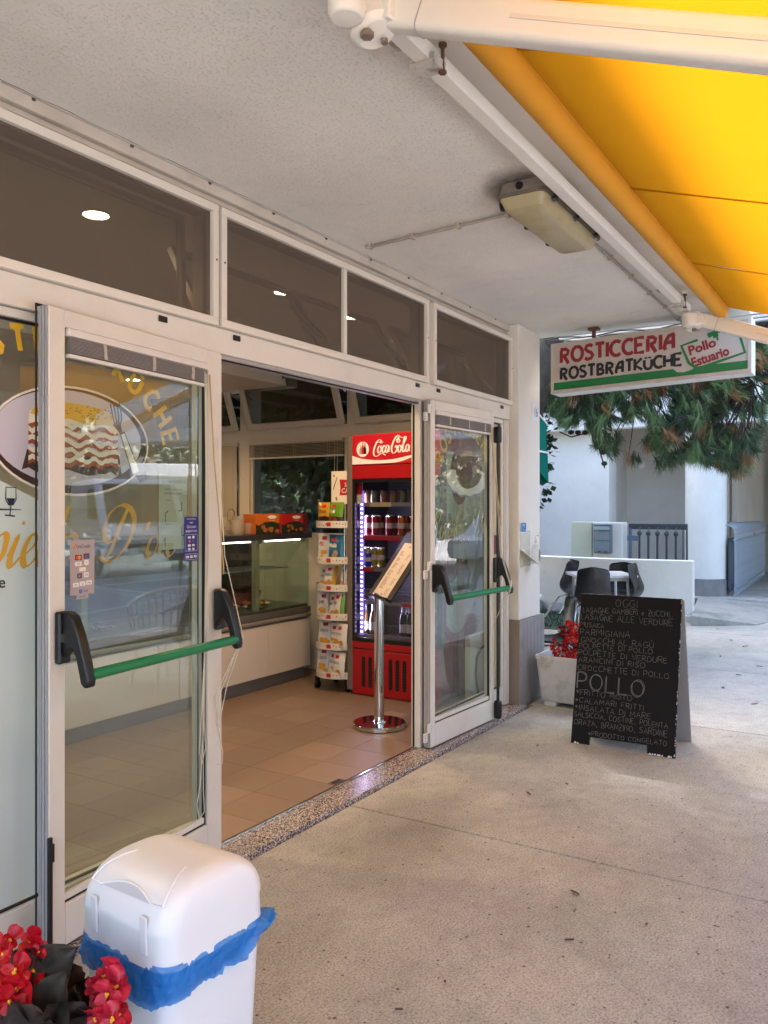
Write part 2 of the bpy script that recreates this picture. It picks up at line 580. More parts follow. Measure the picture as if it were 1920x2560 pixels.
GL = {
 'A': (.7, [[(0, 0), (.33, 1), (.7, 0)], [(.12, .38), (.58, .38)]]),
 'B': (.62, [[(0, 0), (0, 1)], [(0, 1), (.35, 1), (.52, .88), (.5, .62), (.3, .53), (0, .53)], [(.3, .53), (.58, .42), (.62, .16), (.42, 0), (0, 0)]]),
 'C': (.66, [arc(.4, .5, .4, .5, 50, 310)]),
 'D': (.66, [[(0, 0), (0, 1)], [(0, 1), (.3, .97), (.58, .75), (.62, .4), (.45, .08), (0, 0)]]),
 'E': (.56, [[(.55, 1), (0, 1), (0, 0), (.56, 0)], [(0, .52), (.44, .52)]]),
 'F': (.55, [[(.55, 1), (0, 1), (0, 0)], [(0, .52), (.42, .52)]]),
 'G': (.7, [arc(.38, .5, .38, .5, 50, 330) + [(.7, .42)], [(.4, .42), (.72, .42)]]),
 'H': (.62, [[(0, 0), (0, 1)], [(.6, 0), (.6, 1)], [(0, .5), (.6, .5)]]),
 'I': (.1, [[(.05, 0), (.05, 1)]]),
 'K': (.6, [[(0, 0), (0, 1)], [(.55, 1), (.02, .45), (.6, 0)]]),
 'L': (.52, [[(0, 1), (0, 0), (.52, 0)]]),
 'M': (.78, [[(0, 0), (.06, 1), (.38, .35), (.7, 1), (.78, 0)]]),
 'N': (.62, [[(0, 0), (0, 1), (.6, 0), (.6, 1)]]),
 'O': (.74, [arc(.37, .5, .37, .5, 90, 450, 14)]),
 'P': (.56, [[(0, 0), (0, 1)], [(0, 1), (.38, 1), (.56, .82), (.5, .55), (.3, .46), (0, .46)]]),
 'R': (.6, [[(0, 0), (0, 1)], [(0, 1), (.38, 1), (.55, .83), (.5, .58), (.3, .5), (0, .5)], [(.25, .5), (.6, 0)]]),
 'S': (.55, [[(.52, .88), (.35, 1), (.12, .95), (.03, .75), (.2, .56), (.42, .45), (.54, .25), (.42, .05), (.18, 0), (0, .12)]]),
 'T': (.6, [[(0, 1), (.62, 1)], [(.31, 1), (.31, 0)]]),
 'U': (.62, [[(0, 1), (0, .3), (.12, .05), (.31, 0), (.5, .05), (.6, .3), (.6, 1)]]),
 'Ü': (.62, [[(0, .8), (0, .3), (.12, .05), (.31, 0), (.5, .05), (.6, .3), (.6, .8)], [(.14, .9), (.14, 1.04)], [(.44, .9), (.44, 1.04)]]),
 'Ù': (.62, [[(0, 1), (0, .3), (.12, .05), (.31, 0), (.5, .05), (.6, .3), (.6, 1)], [(.2, 1.3), (.4, 1.1)]]),
 'V': (.64, [[(0, 1), (.32, 0), (.64, 1)]]),
 'Z': (.56, [[(0, 1), (.55, 1), (0, 0), (.58, 0)], [(.12, .5), (.42, .5)]]),
 '*': (.5, [[(.25, .2), (.25, .9)], [(0, .35), (.5, .75)], [(0, .75), (.5, .35)]]),
 ',': (.2, [[(.14, .1), (.02, -.22)]]),
 '.': (.14, [[(.04, .0), (.08, .06)]]),
 '-': (.3, [[(0, .5), (.3, .5)]]),
 'e': (.5, [[(.05, .3), (.4, .42), (.3, .68), (.08, .5), (.12, .1), (.4, .05)]]),
 ' ': (.35, []),
}
GS = dict(GL)      # heavier sign letters
GS['R'] = (.66, [[(.06, -.02), (.06, .86)], [(0, .93), (.38, .93), (.56, .78), (.5, .55), (.2, .44)], [(.26, .46), (.58, -.12)]])
GS['A'] = (.66, [[(.1, -.05), (.02, .1), (.1, .5), (.3, .86), (.66, .95)], [(.58, 0), (.58, .95)], [(.08, .42), (.58, .42)]])
GS['B'] = (.62, [[(.08, 0), (.08, .93)], [(0, .93), (.36, .93), (.5, .8), (.46, .6), (.3, .5), (.1, .5)], [(.3, .5), (.56, .36), (.54, .12), (.36, .04), (0, .04)]])

def put_strokes(mb, string, x, y, size, fr, c, wid, gl=GL, gap=.24, jit=0., slope=0., sx=1., step=.0002):
    k = 0
    x0 = x
    for ch in string:
        wd, st = gl.get(ch, gl[' '])
        jy = rnd.uniform(-jit, jit) * size
        js = 1 + rnd.uniform(-jit, jit)
        for pl in st:
            pts = []
            for a, b in pl:
                px = x + a * size * sx * js; py = y + b * size * js + jy + (x - x0) * slope
                if jit:
                    px += rnd.uniform(-jit, jit) * size * .35; py += rnd.uniform(-jit, jit) * size * .35
                pts.append((px, py))
            if jit and len(pts) > 3:
                pts = smooth2(pts, 2)
            mb.ribbon(pts, wid, fr, c + k * step)
            k = (k + 1) % 4
        x += (wd + gap) * size * sx
    return x

def wobble(o_pts, amp):
    return [(x + rnd.uniform(-amp, amp), y + rnd.uniform(-amp, amp)) for x, y in o_pts]

STREET = 'setting'
# ================================================================== SETTING: ground
gnd = MB().box(-60, 120, -60, 60, -.6, -.06).build('ground', CONO); tag(gnd, kind='structure')
road = MB().box(-60, 90, -40, -3.2, -.3, -.05).build('parking_asphalt', ASPH); tag(road, kind='structure')
LINEW = M('road_paint', 'c9c9c4', .7, var=.15, vscale=9)
mk = MB()
for x in (-6, -3, 0, 3, 6, 9, 12, 15, 18, 21, 24, 27):
    mk.add([(x, -3.8, -.046), (x + .12, -3.8, -.046), (x + 1.8, -8.6, -.046), (x + 1.68, -8.6, -.046)], [(0, 1, 2, 3)])
mk.add([(-6, -3.8, -.0455), (30, -3.8, -.0455), (30, -3.68, -.0455), (-6, -3.68, -.0455)], [(0, 1, 2, 3)])
tag(mk.build('parking_lines', LINEW), kind='structure')

pav = MB().box(-9, 40, -3.2, 2.333, -.3, -.02).build('pavement', M('joint_dirt', '6f665c', .95)); tag(pav, kind='structure')
XS = [-8.6, -6.2, -3.8, -1.4, 1.0, 3.43, 5.93, 8.11, 10.5, 12.9, 15.4, 18.]
for i in range(len(XS) - 1):
    a, b = XS[i], XS[i + 1]
    g = .005
    MB().box(a + g, b - g, -3.1, 2.328 if b < 5.95 else 2.36, -.02, .0).build('slab', CONC if b < 5.95 else CONO, pav, bevel=.004, seg=1)
patio = MB().box(5.96, 11.2, 2.37, 9.5, -.3, -.012).build('patio_ground', CONO); tag(patio, kind='structure')

# kerb ramp and raised forecourt of the house opposite
RAMPM = concrete_mat('ramp_concrete', '9c9890', '85827b', 'aaa69e', speck=.3, stain=.5)
rp = MB()
A_, B_, C_, D_ = (10.95, 2.18), (11.45, 1.48), (13.6, 1.0), (13.6, 2.6)
rp.add([(A_[0], A_[1], .13), (B_[0], B_[1], .012), (C_[0], C_[1], .012), (D_[0], D_[1], .12), (A_[0], A_[1], -.02), (B_[0], B_[1], -.02), (C_[0], C_[1], -.02), (D_[0], D_[1], -.02)],
       [(0, 1, 2, 3), (0, 4, 5, 1), (1, 5, 6, 2), (2, 6, 7, 3), (3, 7, 4, 0)])
tag(rp.build('ramp', RAMPM), kind='structure')
fore = MB().box(13.6, 24, -6, 9, -.3, .1).box(11.62, 13.6, 2.61, 9, -.3, .1).build('forecourt', CONO); tag(fore, kind='structure')

# ================================================================== canopy slab and shop shell
tag(MB().box(-8, 6.38, .86, 7.6, 2.89, 3.14).build('canopy_ceiling', PLAST, bevel=.006), kind='structure')

shell = thing('shop_building', 'single storey white shop building behind the glazed front', 'building', (2.3, 4.8, 0))
MB().box(-1.7, 6.22, 7.2, 7.4, 0, 2.88).build('back_wall', WALLI, shell)
MB().box(-1.7, -1.5, 2.62, 7.19, 0, 2.88).build('side_wall', WALLI, shell)
mbw = MB()
mbw.box(6.05, 6.22, 2.605, 7.19, .0, 1.24)
mbw.box(6.05, 6.22, 2.605, 7.19, 2.77, 2.885)
for a, b in ((2.605, 2.96), (4.04, 4.14), (5.28, 5.40), (6.55, 7.19)):
    mbw.box(6.05, 6.22, a, b, 1.241, 2.769)
for a, b in ((2.96, 4.04), (4.14, 5.28), (5.40, 6.55)):
    mbw.box(6.05, 6.22, a, b, 2.14, 2.255)
mbw.build('window_wall', M('window_wall_paint', 'c9c0b2', .6, var=.03), shell)
MB().box(-1.5, 6.05, 2.6, 7.2, 2.84, 2.888).build('shop_ceiling', M('shop_ceiling_paint', 'cfc8bc', .85), shell)
# lowered bulkhead over the counter
MB().box(-1.5, 6.05, 4.7, 7.2, 2.62, 2.838).build('bulkhead', M('shop_ceiling_paint', ''), shell)
MB().box(-1.49, 6.05, 7.185, 7.199, 0, 1.5).build('wall_tiling', M('back_tiling', 'bdb6a8', .35), shell)
# low cable skirting by the glass
MB().box(5.50, 6.05, 2.66, 2.70, .03, .55).build('low_panel', WALLI, shell)
# roof parapet
MB().box(-8, 6.3, 1.0, 7.6, 3.142, 3.5).build('parapet', PLAST, shell)

# shop floor, tile by tile
fl = MB().box(-1.5, 6.05, 2.505, 7.2, -.2, .024).build('shop_floor', GROUT); tag(fl, kind='structure')
tile0 = None
TMATS = [TILE, M('floor_tile_glaze_b', '7d6858', .4, var=.06, vscale=3), M('floor_tile_glaze_c', '887261', .42, var=.06, vscale=3)]
protos = []
for j in range(6):
    for i in range(16):
        x, y = 1.13 + i * .304, 2.515 + j * .2985
        k = (i * 7 + j * 5 + i * j) % 3
        if len(protos) <= 2 and k == len(protos):
            o = MB().box(-.1507, .1507, .0012, .2973, 0, .006).build('tile', TMATS[k], fl, bevel=.0012, seg=1)
            o.location = (x + .152, y, .024)
            protos.append(o)
        else:
            k = k if k < len(protos) else 0
            c = share(protos[k] if protos else o, 'tile', fl, (x + .152, y, .024))
tb = MB()
for j in range(6, 10):
    for i in range(-8, 16):
        x, y = 1.13 + i * .304, 2.515 + j * .2985
        tb.box(x + .0012, x + .3028, y + .0012, y + .2973, .024, .03)
for j in range(6):
    for i in range(-8, 0):
        x, y = 1.13 + i * .304, 2.515 + j * .2985
        tb.box(x + .0012, x + .3028, y + .0012, y + .2973, .024, .03)
tag(tb.build('tile_field', TILE, fl), kind='stuff')

sill = MB().box(-2, 5.80, 2.333, 2.492, -.1, .025).build('door_sill', GRAN, bevel=.004); tag(sill, kind='structure')
MB().box(2.65, 4.40, 2.493, 2.504, -.02, .031).build('floor_trim', M('polished_trim', 'e8e6e2', .15, metal=1.), sill)
lk = MB().box(3.56, 3.66, 2.515, 2.56, .0295, .0325); lk.m(1).box(3.575, 3.645, 2.523, 2.552, .0325, .0335)
lk.build('floor_bolt_plate', [STEEL, BLK], sill)

# ================================================================== glazed shop front
sf = thing('glazed_facade', 'cream aluminium shop front with fixed glazing, high screened windows and open doorway', 'shop front', (3.5, 2.5, .0))
def bx(name, m, x0, x1, y0, y1, z0, z1, bev=.0025, par=None):
    return MB().box(x0, x1, y0, y1, z0, z1).build(name, m, par or sf, bevel=bev, seg=1)
for x0, x1 in ((-1.6, -1.53), (.55, .62), (2.575, 2.65), (4.402, 4.452), (5.70, 5.776)):
    bx('post', ALU, x0, x1, 2.47, 2.53, .026, 2.166)
    MB().box(x0 + .012, x1 - .012, 2.462, 2.469, .03, 2.16).build('post_cover', ALUG if x0 > 4 and x0 < 5 else ALU, sf)
bx('header', ALU, -1.6, 5.776, 2.46, 2.57, 2.168, 2.276)
for xg in (4.4005, 2.6515):
    MB().box(xg - .0015, xg + .0015, 2.508, 2.52, .032, 2.14).build('post_gasket', GASK, sf)
for xg in (4.415, 4.436):
    MB().box(xg, xg + .006, 2.4585, 2.4615, .03, 2.16).build('post_groove', M('groove_shadow', '6a6460', .6), sf)
MB().box(2.652, 4.40, 2.475, 2.55, 2.150, 2.1675).build('header_track', ALUG, sf)
MB().box(2.652, 4.40, 2.48, 2.49, 2.144, 2.1495).build('header_gasket', GASK, sf)
for x in (2.3, 2.73, 4.41 - .06, 4.62, 5.62):
    bx('header_cap', BLK, x - .022, x + .022, 2.452, 2.4595, 2.238, 2.262, .002)
# stepped moulding up to the canopy
MO = M('moulding_paint', 'c5bdb1', .6, var=.05, dirt='8d8376', dscale=5, damt=.3)
bx('moulding', MO, -1.6, 5.776, 2.485, 2.60, 2.792, 2.84, .004)
bx('moulding', MO, -1.6, 5.776, 2.462, 2.60, 2.841, 2.888, .004)
ck = MB()
ck.ribbon([(-1.5 + i * .06, 2.455 + rnd.uniform(-.006, .004)) for i in range(122)], lambda t, d: rnd.uniform(.0008, .0045), frame((0, 0, 2.8888), (1, 0, 0), (0, 1, 0)))
ck.build('joint_crack', M('crack_dark', '5a5048', .95), sf)
bx('moulding_bead', MO, -1.6, 5.776, 2.474, 2.484, 2.812, 2.822, .002)
pins = MB()
for i in range(16):
    x = -.8 + i * .42
    pins.box(x, x + .012, 2.455, 2.461, 2.874, 2.882)
tag(pins.build('moulding_pins', M('pin_dark', '4a4038', .7), sf), kind='stuff')

def fixed_window(x0, x1):
    f = MB()
    f.box(x0, x1, 2.48, 2.545, .03, .165).box(x0, x1, 2.48, 2.545, 2.135, 2.165)
    f.box(x0, x0 + .03, 2.48, 2.545, .166, 2.134).box(x1 - .03, x1, 2.48, 2.545, .166, 2.134)
    fo = f.build('fixed_window', ALU, sf, bevel=.0025, seg=1)
    MB().box(x0 + .031, x1 - .031, 2.503, 2.511, .167, 2.133).build('pane', GLASS, fo)
    g = MB()
    a, b, c, d = x0 + .031, x1 - .031, .167, 2.133
    for q in ((a, b, c, c + .008), (a, b, d - .008, d), (a, a + .008, c + .009, d - .009), (b - .008, b, c + .009, d - .009)):
        g.box(q[0], q[1], 2.494, 2.502, q[2], q[3])
    g.build('gasket', GASK, fo)
    return fo
fixed_window(.622, 2.573)
fixed_window(-1.528, .548)
fixed_window(4.454, 5.698)

SASH = M('inner_sash', '8f8478', .5, var=.05)
def transom(x0, x1, mids=(), inner=False):
    z0, z1 = 2.278, 2.790
    w_ = .033
    f = MB()
    f.box(x0, x1, 2.435, 2.475, z0, z0 + w_).box(x0, x1, 2.435, 2.475, z1 - w_, z1)
    f.box(x0, x0 + w_, 2.435, 2.475, z0 + w_ + .0005, z1 - w_ - .0005).box(x1 - w_, x1, 2.435, 2.475, z0 + w_ + .0005, z1 - w_ - .0005)
    for mx in mids:
        f.box(mx - .014, mx + .014, 2.437, 2.474, z0 + w_ + .0005, z1 - w_ - .0005)
    fo = f.build('transom_window', ALUW, sf, bevel=.002, seg=1)
    MB().box(x0 + w_, x1 - w_, 2.455, 2.456, z0 + w_, z1 - w_).build('insect_screen', SCREEN, fo)
    d = MB()
    for x in (x0 + .016, x1 - .016):
        d.lathe((x, 2.4335, (z0 + z1) / 2 + .02), [(.005, 0), (.005, .0012)], 8, (V((1, 0, 0)), V((0, 0, 1)), V((0, -1, 0))))
    d.build('screw', BLK, fo)
    # frame and inward tilted sash behind the screen
    s = MB()
    s.box(x0, x1, 2.50, 2.56, z0 - .001, z0 + .03).box(x0, x1, 2.50, 2.56, z1 - .03, z1 - .001)
    s.box(x0, x0 + .03, 2.50, 2.56, z0 + .031, z1 - .031).box(x1 - .03, x1, 2.50, 2.56, z0 + .031, z1 - .031)
    s.build('transom_frame', SASH, fo)
    edges = [x0 + .04] + list(mids) + [x1 - .04]
    tl = 0.03 if inner else .52
    for a, b in zip(edges[:-1], edges[1:]):
        mt = Matrix.Translation((0, 2.575, z0 + .035)) @ Matrix.Rotation(-tl, 4, 'X')
        q = MB()
        for c in ((a + .01, b - .01, 0, .03, 0, .024), (a + .01, b - .01, 0, .03, .421, .445), (a + .01, a + .034, 0, .03, .0245, .4205), (b - .034, b - .01, 0, .03, .0245, .4205)):
            k = MB().box(*c); q.add([mt @ V(p) for p in k.v], k.f)
        q.build('sash', SASH, fo)
        k = MB().box(a + .035, b - .035, .012, .018, .025, .42)
        MB().add([mt @ V(p) for p in k.v], k.f).build('sash_glass', CGLASS, fo)
        if not inner:
            st = MB()
            for px in (a + .03, b - .03):
                top = mt @ V((px, .045, .36))
                st.bar((px, 2.565, z0 + .12), top, .008, .014)
            st.build('stay', STEEL, fo)
    return fo
transom(.62, 2.596, inner=True)
transom(-1.55, .555, inner=True)
transom(2.614, 4.462, (3.55,))
transom(4.528, 5.772)
bx('post', ALU, 2.5965, 2.6135, 2.47, 2.55, 2.278, 2.79)
bx('post', ALU, 4.4625, 4.5275, 2.47, 2.55, 2.278, 2.79)

# ================================================================== pillar at the corner
pl = thing('pillar', 'white rendered corner pillar with grey panelled foot at the end of the shop front', 'pillar', (6.0, 2.5, 0))
MB().box(5.779, 6.216, 2.39, 2.60, .655, 2.889).build('shaft', PILL, pl, bevel=.008)
DADO = M('dado_paint', '8e8a88', .6, var=.08, vscale=7, dirt='5e574f', dscale=4, damt=.6)
dw = .0735
MB().box(5.772, 5.778, 2.383, 2.466, .0, .66).build('dado_side', M('dado_side_paint', '85786c', .65, var=.1, dirt='5a4f46', damt=.6), pl)
MB().box(5.779, 6.285, 2.391, 2.6, .0, .654).build('dado_core', DADO, pl)
for i in range(7):
    x = 5.773 + i * dw
    MB().box(x + .0012, x + dw - .0012, 2.379, 2.389, .0, .655 + .004 * math.sin(i * 2.1)).build('dado_panel', DADO, pl, bevel=.002, seg=1)

# ================================================================== door leaves
SLAT = M('blind_slat', '8f8b88', .5, var=.1, vscale=30)
SLATW = M('blind_rail', 'd7d2cb', .45)
TAPE = M('ladder_tape', 'b3a79b', .9)
CORD = M('blind_cord', 'cdc3ae', .8)
CORDY = M('yellow_wand', 'b3945a', .6)

def leaf(name, label, p0, ang, L, sL, sR, panic, hinge):
    """local x along the leaf, -y towards the walkway, z up"""
    t = thing(name, label, 'glass door', (p0[0], p0[1], 0), ang)
    z0, z1, zb, zt = .032, 2.168, .170, 2.108
    def b(nm_, m, x0, x1, y0, y1, a, c, par=t, bev=.0025):
        return MB().box(x0, x1, y0, y1, a, c).build(nm_, m, par, bevel=bev, seg=1, local=True)
    b('stile', ALU, 0, sL, 0, .052, z0, z1)
    b('stile', ALU, sR, L, 0, .052, z0, z1)
    b('rail', ALU, sL + .0005, sR - .0005, 0, .052, z0, zb)
    b('rail', ALU, sL + .0005, sR - .0005, 0, .052, zt, z1)
    g = b('pane', GLASS, sL + .003, sR - .003, .026, .034, zb + .003, zt - .003, bev=0)
    k = MB()
    for q in ((sL, sR, zb, zb + .007), (sL, sR, zt - .006, zt), (sL, sL + .006, zb + .0075, zt - .0065), (sR - .009, sR, zb + .0075, zt - .0065)):
        k.box(q[0], q[1], .012, .025, q[2], q[3])
    k.build('gasket', GASK, t, local=True)
    # glazing bead rebate
    bd = MB()
    for q in ((sL + .0065, sR - .0095, zb + .0072, zb + .03),):
        bd.box(q[0], q[1], .013, .0255, q[2], q[3])
    bd.build('bead', ALUW, t, local=True)
    # grooved edge on the free or hinge side that faces the camera
    for i, (a, c) in enumerate(((.004, .012), (.017, .026), (.031, .044))):
        MB().box(-.004 - .002 * (i % 2), -.0005, a, c, z0, z1).build('edge_profile', ALUG, t, local=True)
    # raised blind
    bl = b('blind', SLATW, sL + .007, sR - .01, -.012, .012, zt - .028, zt - .002)
    for i in range(12):
        zz = zt - .032 - i * .0044
        MB().box(sL + .012, sR - .012, -.012 + rnd.uniform(-.001, .001), .010, zz - .0022, zz).build('slat', SLAT, bl, local=True)
    zz = zt - .088
    MB().box(sL + .010, sR - .012, -.011, .009, zz - .012, zz).build('bottom_rail', SLATW, bl, local=True)
    for u in (.22, .55, .85):
        x = sL + (sR - sL) * u
        q = MB()
        pts = [(x + rnd.uniform(-.004, .004), zt - .03 - i * .0075) for i in range(8)]
        q.ribbon(pts, lambda t_, d: .016 + rnd.uniform(-.003, .004), frame((0, -.0145, 0), (1, 0, 0), (0, 0, 1)))
        q.build('ladder_tape', TAPE, bl, local=True)
    # panic bar
    pbar = MB()
    (xa, xb, xpa, xpb) = panic
    zc = .952
    pts = [(.0, 1.155), (.03, 1.16), (.055, 1.145), (.085, 1.08), (.110, 1.0), (.126, .94), (.122, .915), (.106, .912), (.092, .925), (.082, .965), (.07, 1.01), (.05, 1.04), (.03, 1.03), (.0, .985)]
    def arm(x0, x1):
        return MB().prism(pts, lambda a, c, k_: V((x0 + k_, -.012 - a, c)), 0, x1 - x0).build('bar_bracket', BLK, t, smooth=40, bevel=.006, local=True)
    arm(xa - .03, xa + .008)
    arm(xb - .008, xb + .03)
    b('bracket_plate', BLK, xpa[0], xpa[1], -.026, -.0008, .985, 1.158, bev=.006)
    b('bracket_plate', BLK, xpb[0], xpb[1], -.026, -.0008, .985, 1.158, bev=.006)
    b('bracket_label', STEEL, xpa[0] + .006, xpa[0] + .034, -.0268, -.0262, 1.058, 1.085, bev=0)
    MB().tube([(xa, -.118, zc), ((xa + xb) / 2, -.118, zc), (xb, -.118, zc)], .0185, 14).build('push_bar', GREEN, t, smooth=40, local=True)
    return t, b, (sL, sR, zb, zt)

dl, bL, gL = leaf('glass_door', 'left glass door leaf with payment stickers and green push bar, folded back behind the white bin', (1.708, 2.352), math.radians(6.5), .928, .068, .838, (.062, .868, (.018, .072), (.872, .926)), 'r')
MB().box(-.0105, -.0075, .046, .0525, .032, 2.178).build('edge_gasket', GASK, dl, local=True)
MB().box(-.0105, .60, .046, .0525, 2.1685, 2.178).build('edge_gasket', GASK, dl, local=True)
MB().box(-.009, .004, -.012, -.0008, .05, .42).build('shoot_bolt', BLK, dl, local=True)
MB().box(-.012, .008, -.016, -.0125, .34, .40).build('bolt_cap', BLK, dl, local=True)

dr, bR, gR = leaf('glass_door', 'right glass door leaf with black vertical lock rod, folded back beside the pillar', (4.42, 2.402), math.radians(-2.7), .848, .05, .80, (.035, .845, (.008, .044), (.826, .862)), 'l')
# vertical rods of the right leaf
MB().tube([(.852, -.028, .16), (.852, -.028, 1.0)], .011, 10).tube([(.852, -.028, 1.12), (.852, -.028, 1.97)], .011, 10).build('lock_rod', BLK, dr, smooth=40, local=True)
MB().box(.83, .875, -.05, -.001, 1.955, 2.07).build('lock_cap', BLK, dr, bevel=.012, local=True)
MB().box(.83, .872, -.055, -.001, .036, .165).build('lock_cap', BLK, dr, bevel=.016, local=True)
for zc in (.13, 1.12, 2.08):
    MB().box(-.042, -.0045, -.010, .004, zc, zc + .055).build('hinge', ALU, dr, bevel=.002, local=True)
    MB().box(-.078, -.043, -.004, .010, zc - .05, zc + .004).build('hinge', ALU, dr, bevel=.002, local=True)
    k = MB()
    for dz in (.012, .027, .042):
        k.ball((-.01, -.0105, zc + dz), .0025, 6, 4); k.ball((-.07, -.0045, zc - .05 + dz), .0025, 6, 4)
    k.build('screw', BLK, dr, local=True)

# blind cords
def cords(t, x, pts_list, m=CORD, r=.0022):
    for pts in pts_list:
        MB().tube([(x + a, b_, c) for a, b_, c in pts], r, 5).build('blind_cord', m, t, local=True)
cords(dl, .80, [[(0, -.014, 2.07), (.002, -.02, 1.5), (.0, -.012, .9), (-.02, -.01, .62), (-.03, -.008, .5), (-.01, -.006, .44), (.012, -.008, .5), (.0, -.01, .62), (.004, -.014, 1.2), (.006, -.016, 2.06)],
                [(.02, -.014, 2.07), (.015, -.02, 1.3), (.0, -.014, .95), (-.006, -.012, .6), (-.02, -.006, .36), (-.04, -.004, .28), (-.024, -.004, .215), (.01, -.004, .235), (.0, -.006, .33), (-.012, -.012, .66), (.02, -.014, 1.4)]])
cords(dl, .884, [[(0, -.014, 1.8), (.004, -.05, 1.3), (.012, -.14, .955), (.01, -.125, .92), (.02, -.05, .75), (.034, -.01, .62), (.03, -.006, .56), (.01, -.006, .57), (.004, -.02, .7), (.0, -.13, .94)],
                 [(.0, -.13, .94), (-.01, -.01, .7), (.02, -.006, .55), (.05, -.006, .45), (.045, -.006, .40), (.01, -.006, .41)]], r=.002)
cords(dl, .83, [[(0, -.016, 2.06), (.02, -.024, 1.7), (.075, -.03, 1.27), (.078, -.03, 1.22)]], CORDY, .0034)
cords(dr, .765, [[(0, -.016, 2.06), (.03, -.03, 1.75), (.085, -.05, 1.45), (.088, -.05, 1.38)]], CORDY, .003)
cords(dr, .82, [[(0, -.016, 1.9), (.0, -.06, 1.2), (-.01, -.142, .97), (-.004, -.14, .93), (.02, -.06, .86), (.045, -.03, .82), (.03, -.03, .78)],
                [(.01, -.016, 1.9), (.02, -.06, 1.2), (.0, -.142, .965), (.03, -.1, .88), (.036, -.06, .80)],
                [(.0, -.14, .96), (-.02, -.02, .7), (-.03, -.006, .3)]])
MB().box(.822, .838, -.1405, -.1385, .96, 1.01).build('cord_tag', ALU, dr, local=True)
# ================================================================== graphics on the glass
GOLD = M('gold_vinyl', 'c99a2c', .5)
GOLDY = M('yellow_vinyl', 'd8aa2a', .5)
NAVY = M('navy_vinyl', '1b2338', .5)
MAROON = M('maroon_vinyl', '5c1f24', .5)
PLATEG = M('plate_vinyl', 'c4bdc8', .5)
CREAMV = M('cream_vinyl', 'e6dccb', .5)
TOMV = M('tomato_vinyl', '9c4a22', .5)
BROWNV = M('brown_vinyl', '3a2018', .5)
CHEESE = M('cheese_vinyl', 'dcae3a', .5)
STEELV = M('fork_vinyl', '54443c', .4)
FROST = film_mat('frosted_film', 'd3e2e4', .9, .5, .2)

FG = frame((0, 2.5022, 0), (1, 0, 0), (0, 0, 1))       # outer face of the fixed panes
def flat(mb, pts, c): mb.poly([FG(x, z, c) for x, z in pts])

st = thing('window_decal', 'round lasagne plate decal with fork and yellow lettering on the left shop window', 'window decal', (1.9, 2.5, 1.7))
mb = MB()
ell = lambda cx, cz, rx, rz, n=44: [(cx + rx * math.cos(2 * PI * i / n), cz + rz * math.sin(2 * PI * i / n)) for i in range(n)]
flat(mb, ell(1.928, 1.742, .338, .197), .0003)
mb.build('outline', CREAMV, st)
mb = MB(); flat(mb, ell(1.928, 1.742, .330, .189), .0007)
flat(mb, [(2.16, 1.70), (2.20, 1.63), (2.225, 1.60), (2.255, 1.615), (2.25, 1.66), (2.22, 1.72)], .0006)
mb.build('shade_crescent', BROWNV, st)
mb = MB(); flat(mb, ell(1.915, 1.752, .312, .170), .0011); mb.build('plate', PLATEG, st)
# lasagne
def wavy(x0, x1, z, amp, n, ph):
    return [(x0 + (x1 - x0) * i / n, z + amp * math.sin(i * 1.1 + ph + 1.3 * math.sin(i * .37 + ph * 2)) + rnd.uniform(-amp, amp) * .55) for i in range(n + 1)]
mb = MB()
b0 = wavy(1.71, 2.135, 1.628, .008, 16, 0); t0 = wavy(1.73, 2.12, 1.70, .004, 16, 1)
flat(mb, b0 + t0[::-1], .0015)
mb.build('crust', BROWNV, st)
mt_, mc_ = MB(), MB()
for i in range(5):
    z = 1.652 + i * .031
    a = wavy(1.735, 2.115, z, .007, 26, i); b_ = [(p[0], p[1] + .015 + .004 * math.sin(p[0] * 60 + i)) for p in a]; c_ = [(p[0], p[1] + .017) for p in b_]
    for k in range(26):
        mt_.poly([FG(*a[k], .0019), FG(*a[k + 1], .0019), FG(*b_[k + 1], .0019), FG(*b_[k], .0019)])
        mc_.poly([FG(*b_[k], .0021), FG(*b_[k + 1], .0021), FG(*c_[k + 1], .0021), FG(*c_[k], .0021)])
mt_.build('sauce_layers', TOMV, st); mc_.build('pasta_layers', CREAMV, st)
mb = MB()
flat(mb, wavy(1.735, 2.115, 1.795, .009, 22, 2) + [(2.11, 1.835), (1.74, 1.835)], .0023); mb.build('cream_layer', CREAMV, st)
mb = MB()
tp = [(1.74, 1.825), (1.80, 1.812), (1.9, 1.82), (1.98, 1.803), (2.05, 1.812), (2.10, 1.808), (2.105, 1.845), (2.05, 1.868), (1.95, 1.876), (1.85, 1.878), (1.77, 1.862)]
flat(mb, tp, .0025); mb.build('cheese_top', CHEESE, st)
mb = MB()
for i in range(46):
    x, z = rnd.uniform(1.75, 2.09), rnd.uniform(1.825, 1.868)
    a = rnd.uniform(0, 3); l = rnd.uniform(.008, .02)
    mb.ribbon([(x, z), (x + l * math.cos(a), z + l * .6 * math.sin(a))], .004, FG, .0028 + .0001 * (i % 3))
mb.build('cheese_flecks', M('fleck_vinyl', '9a6a22', .5), st)
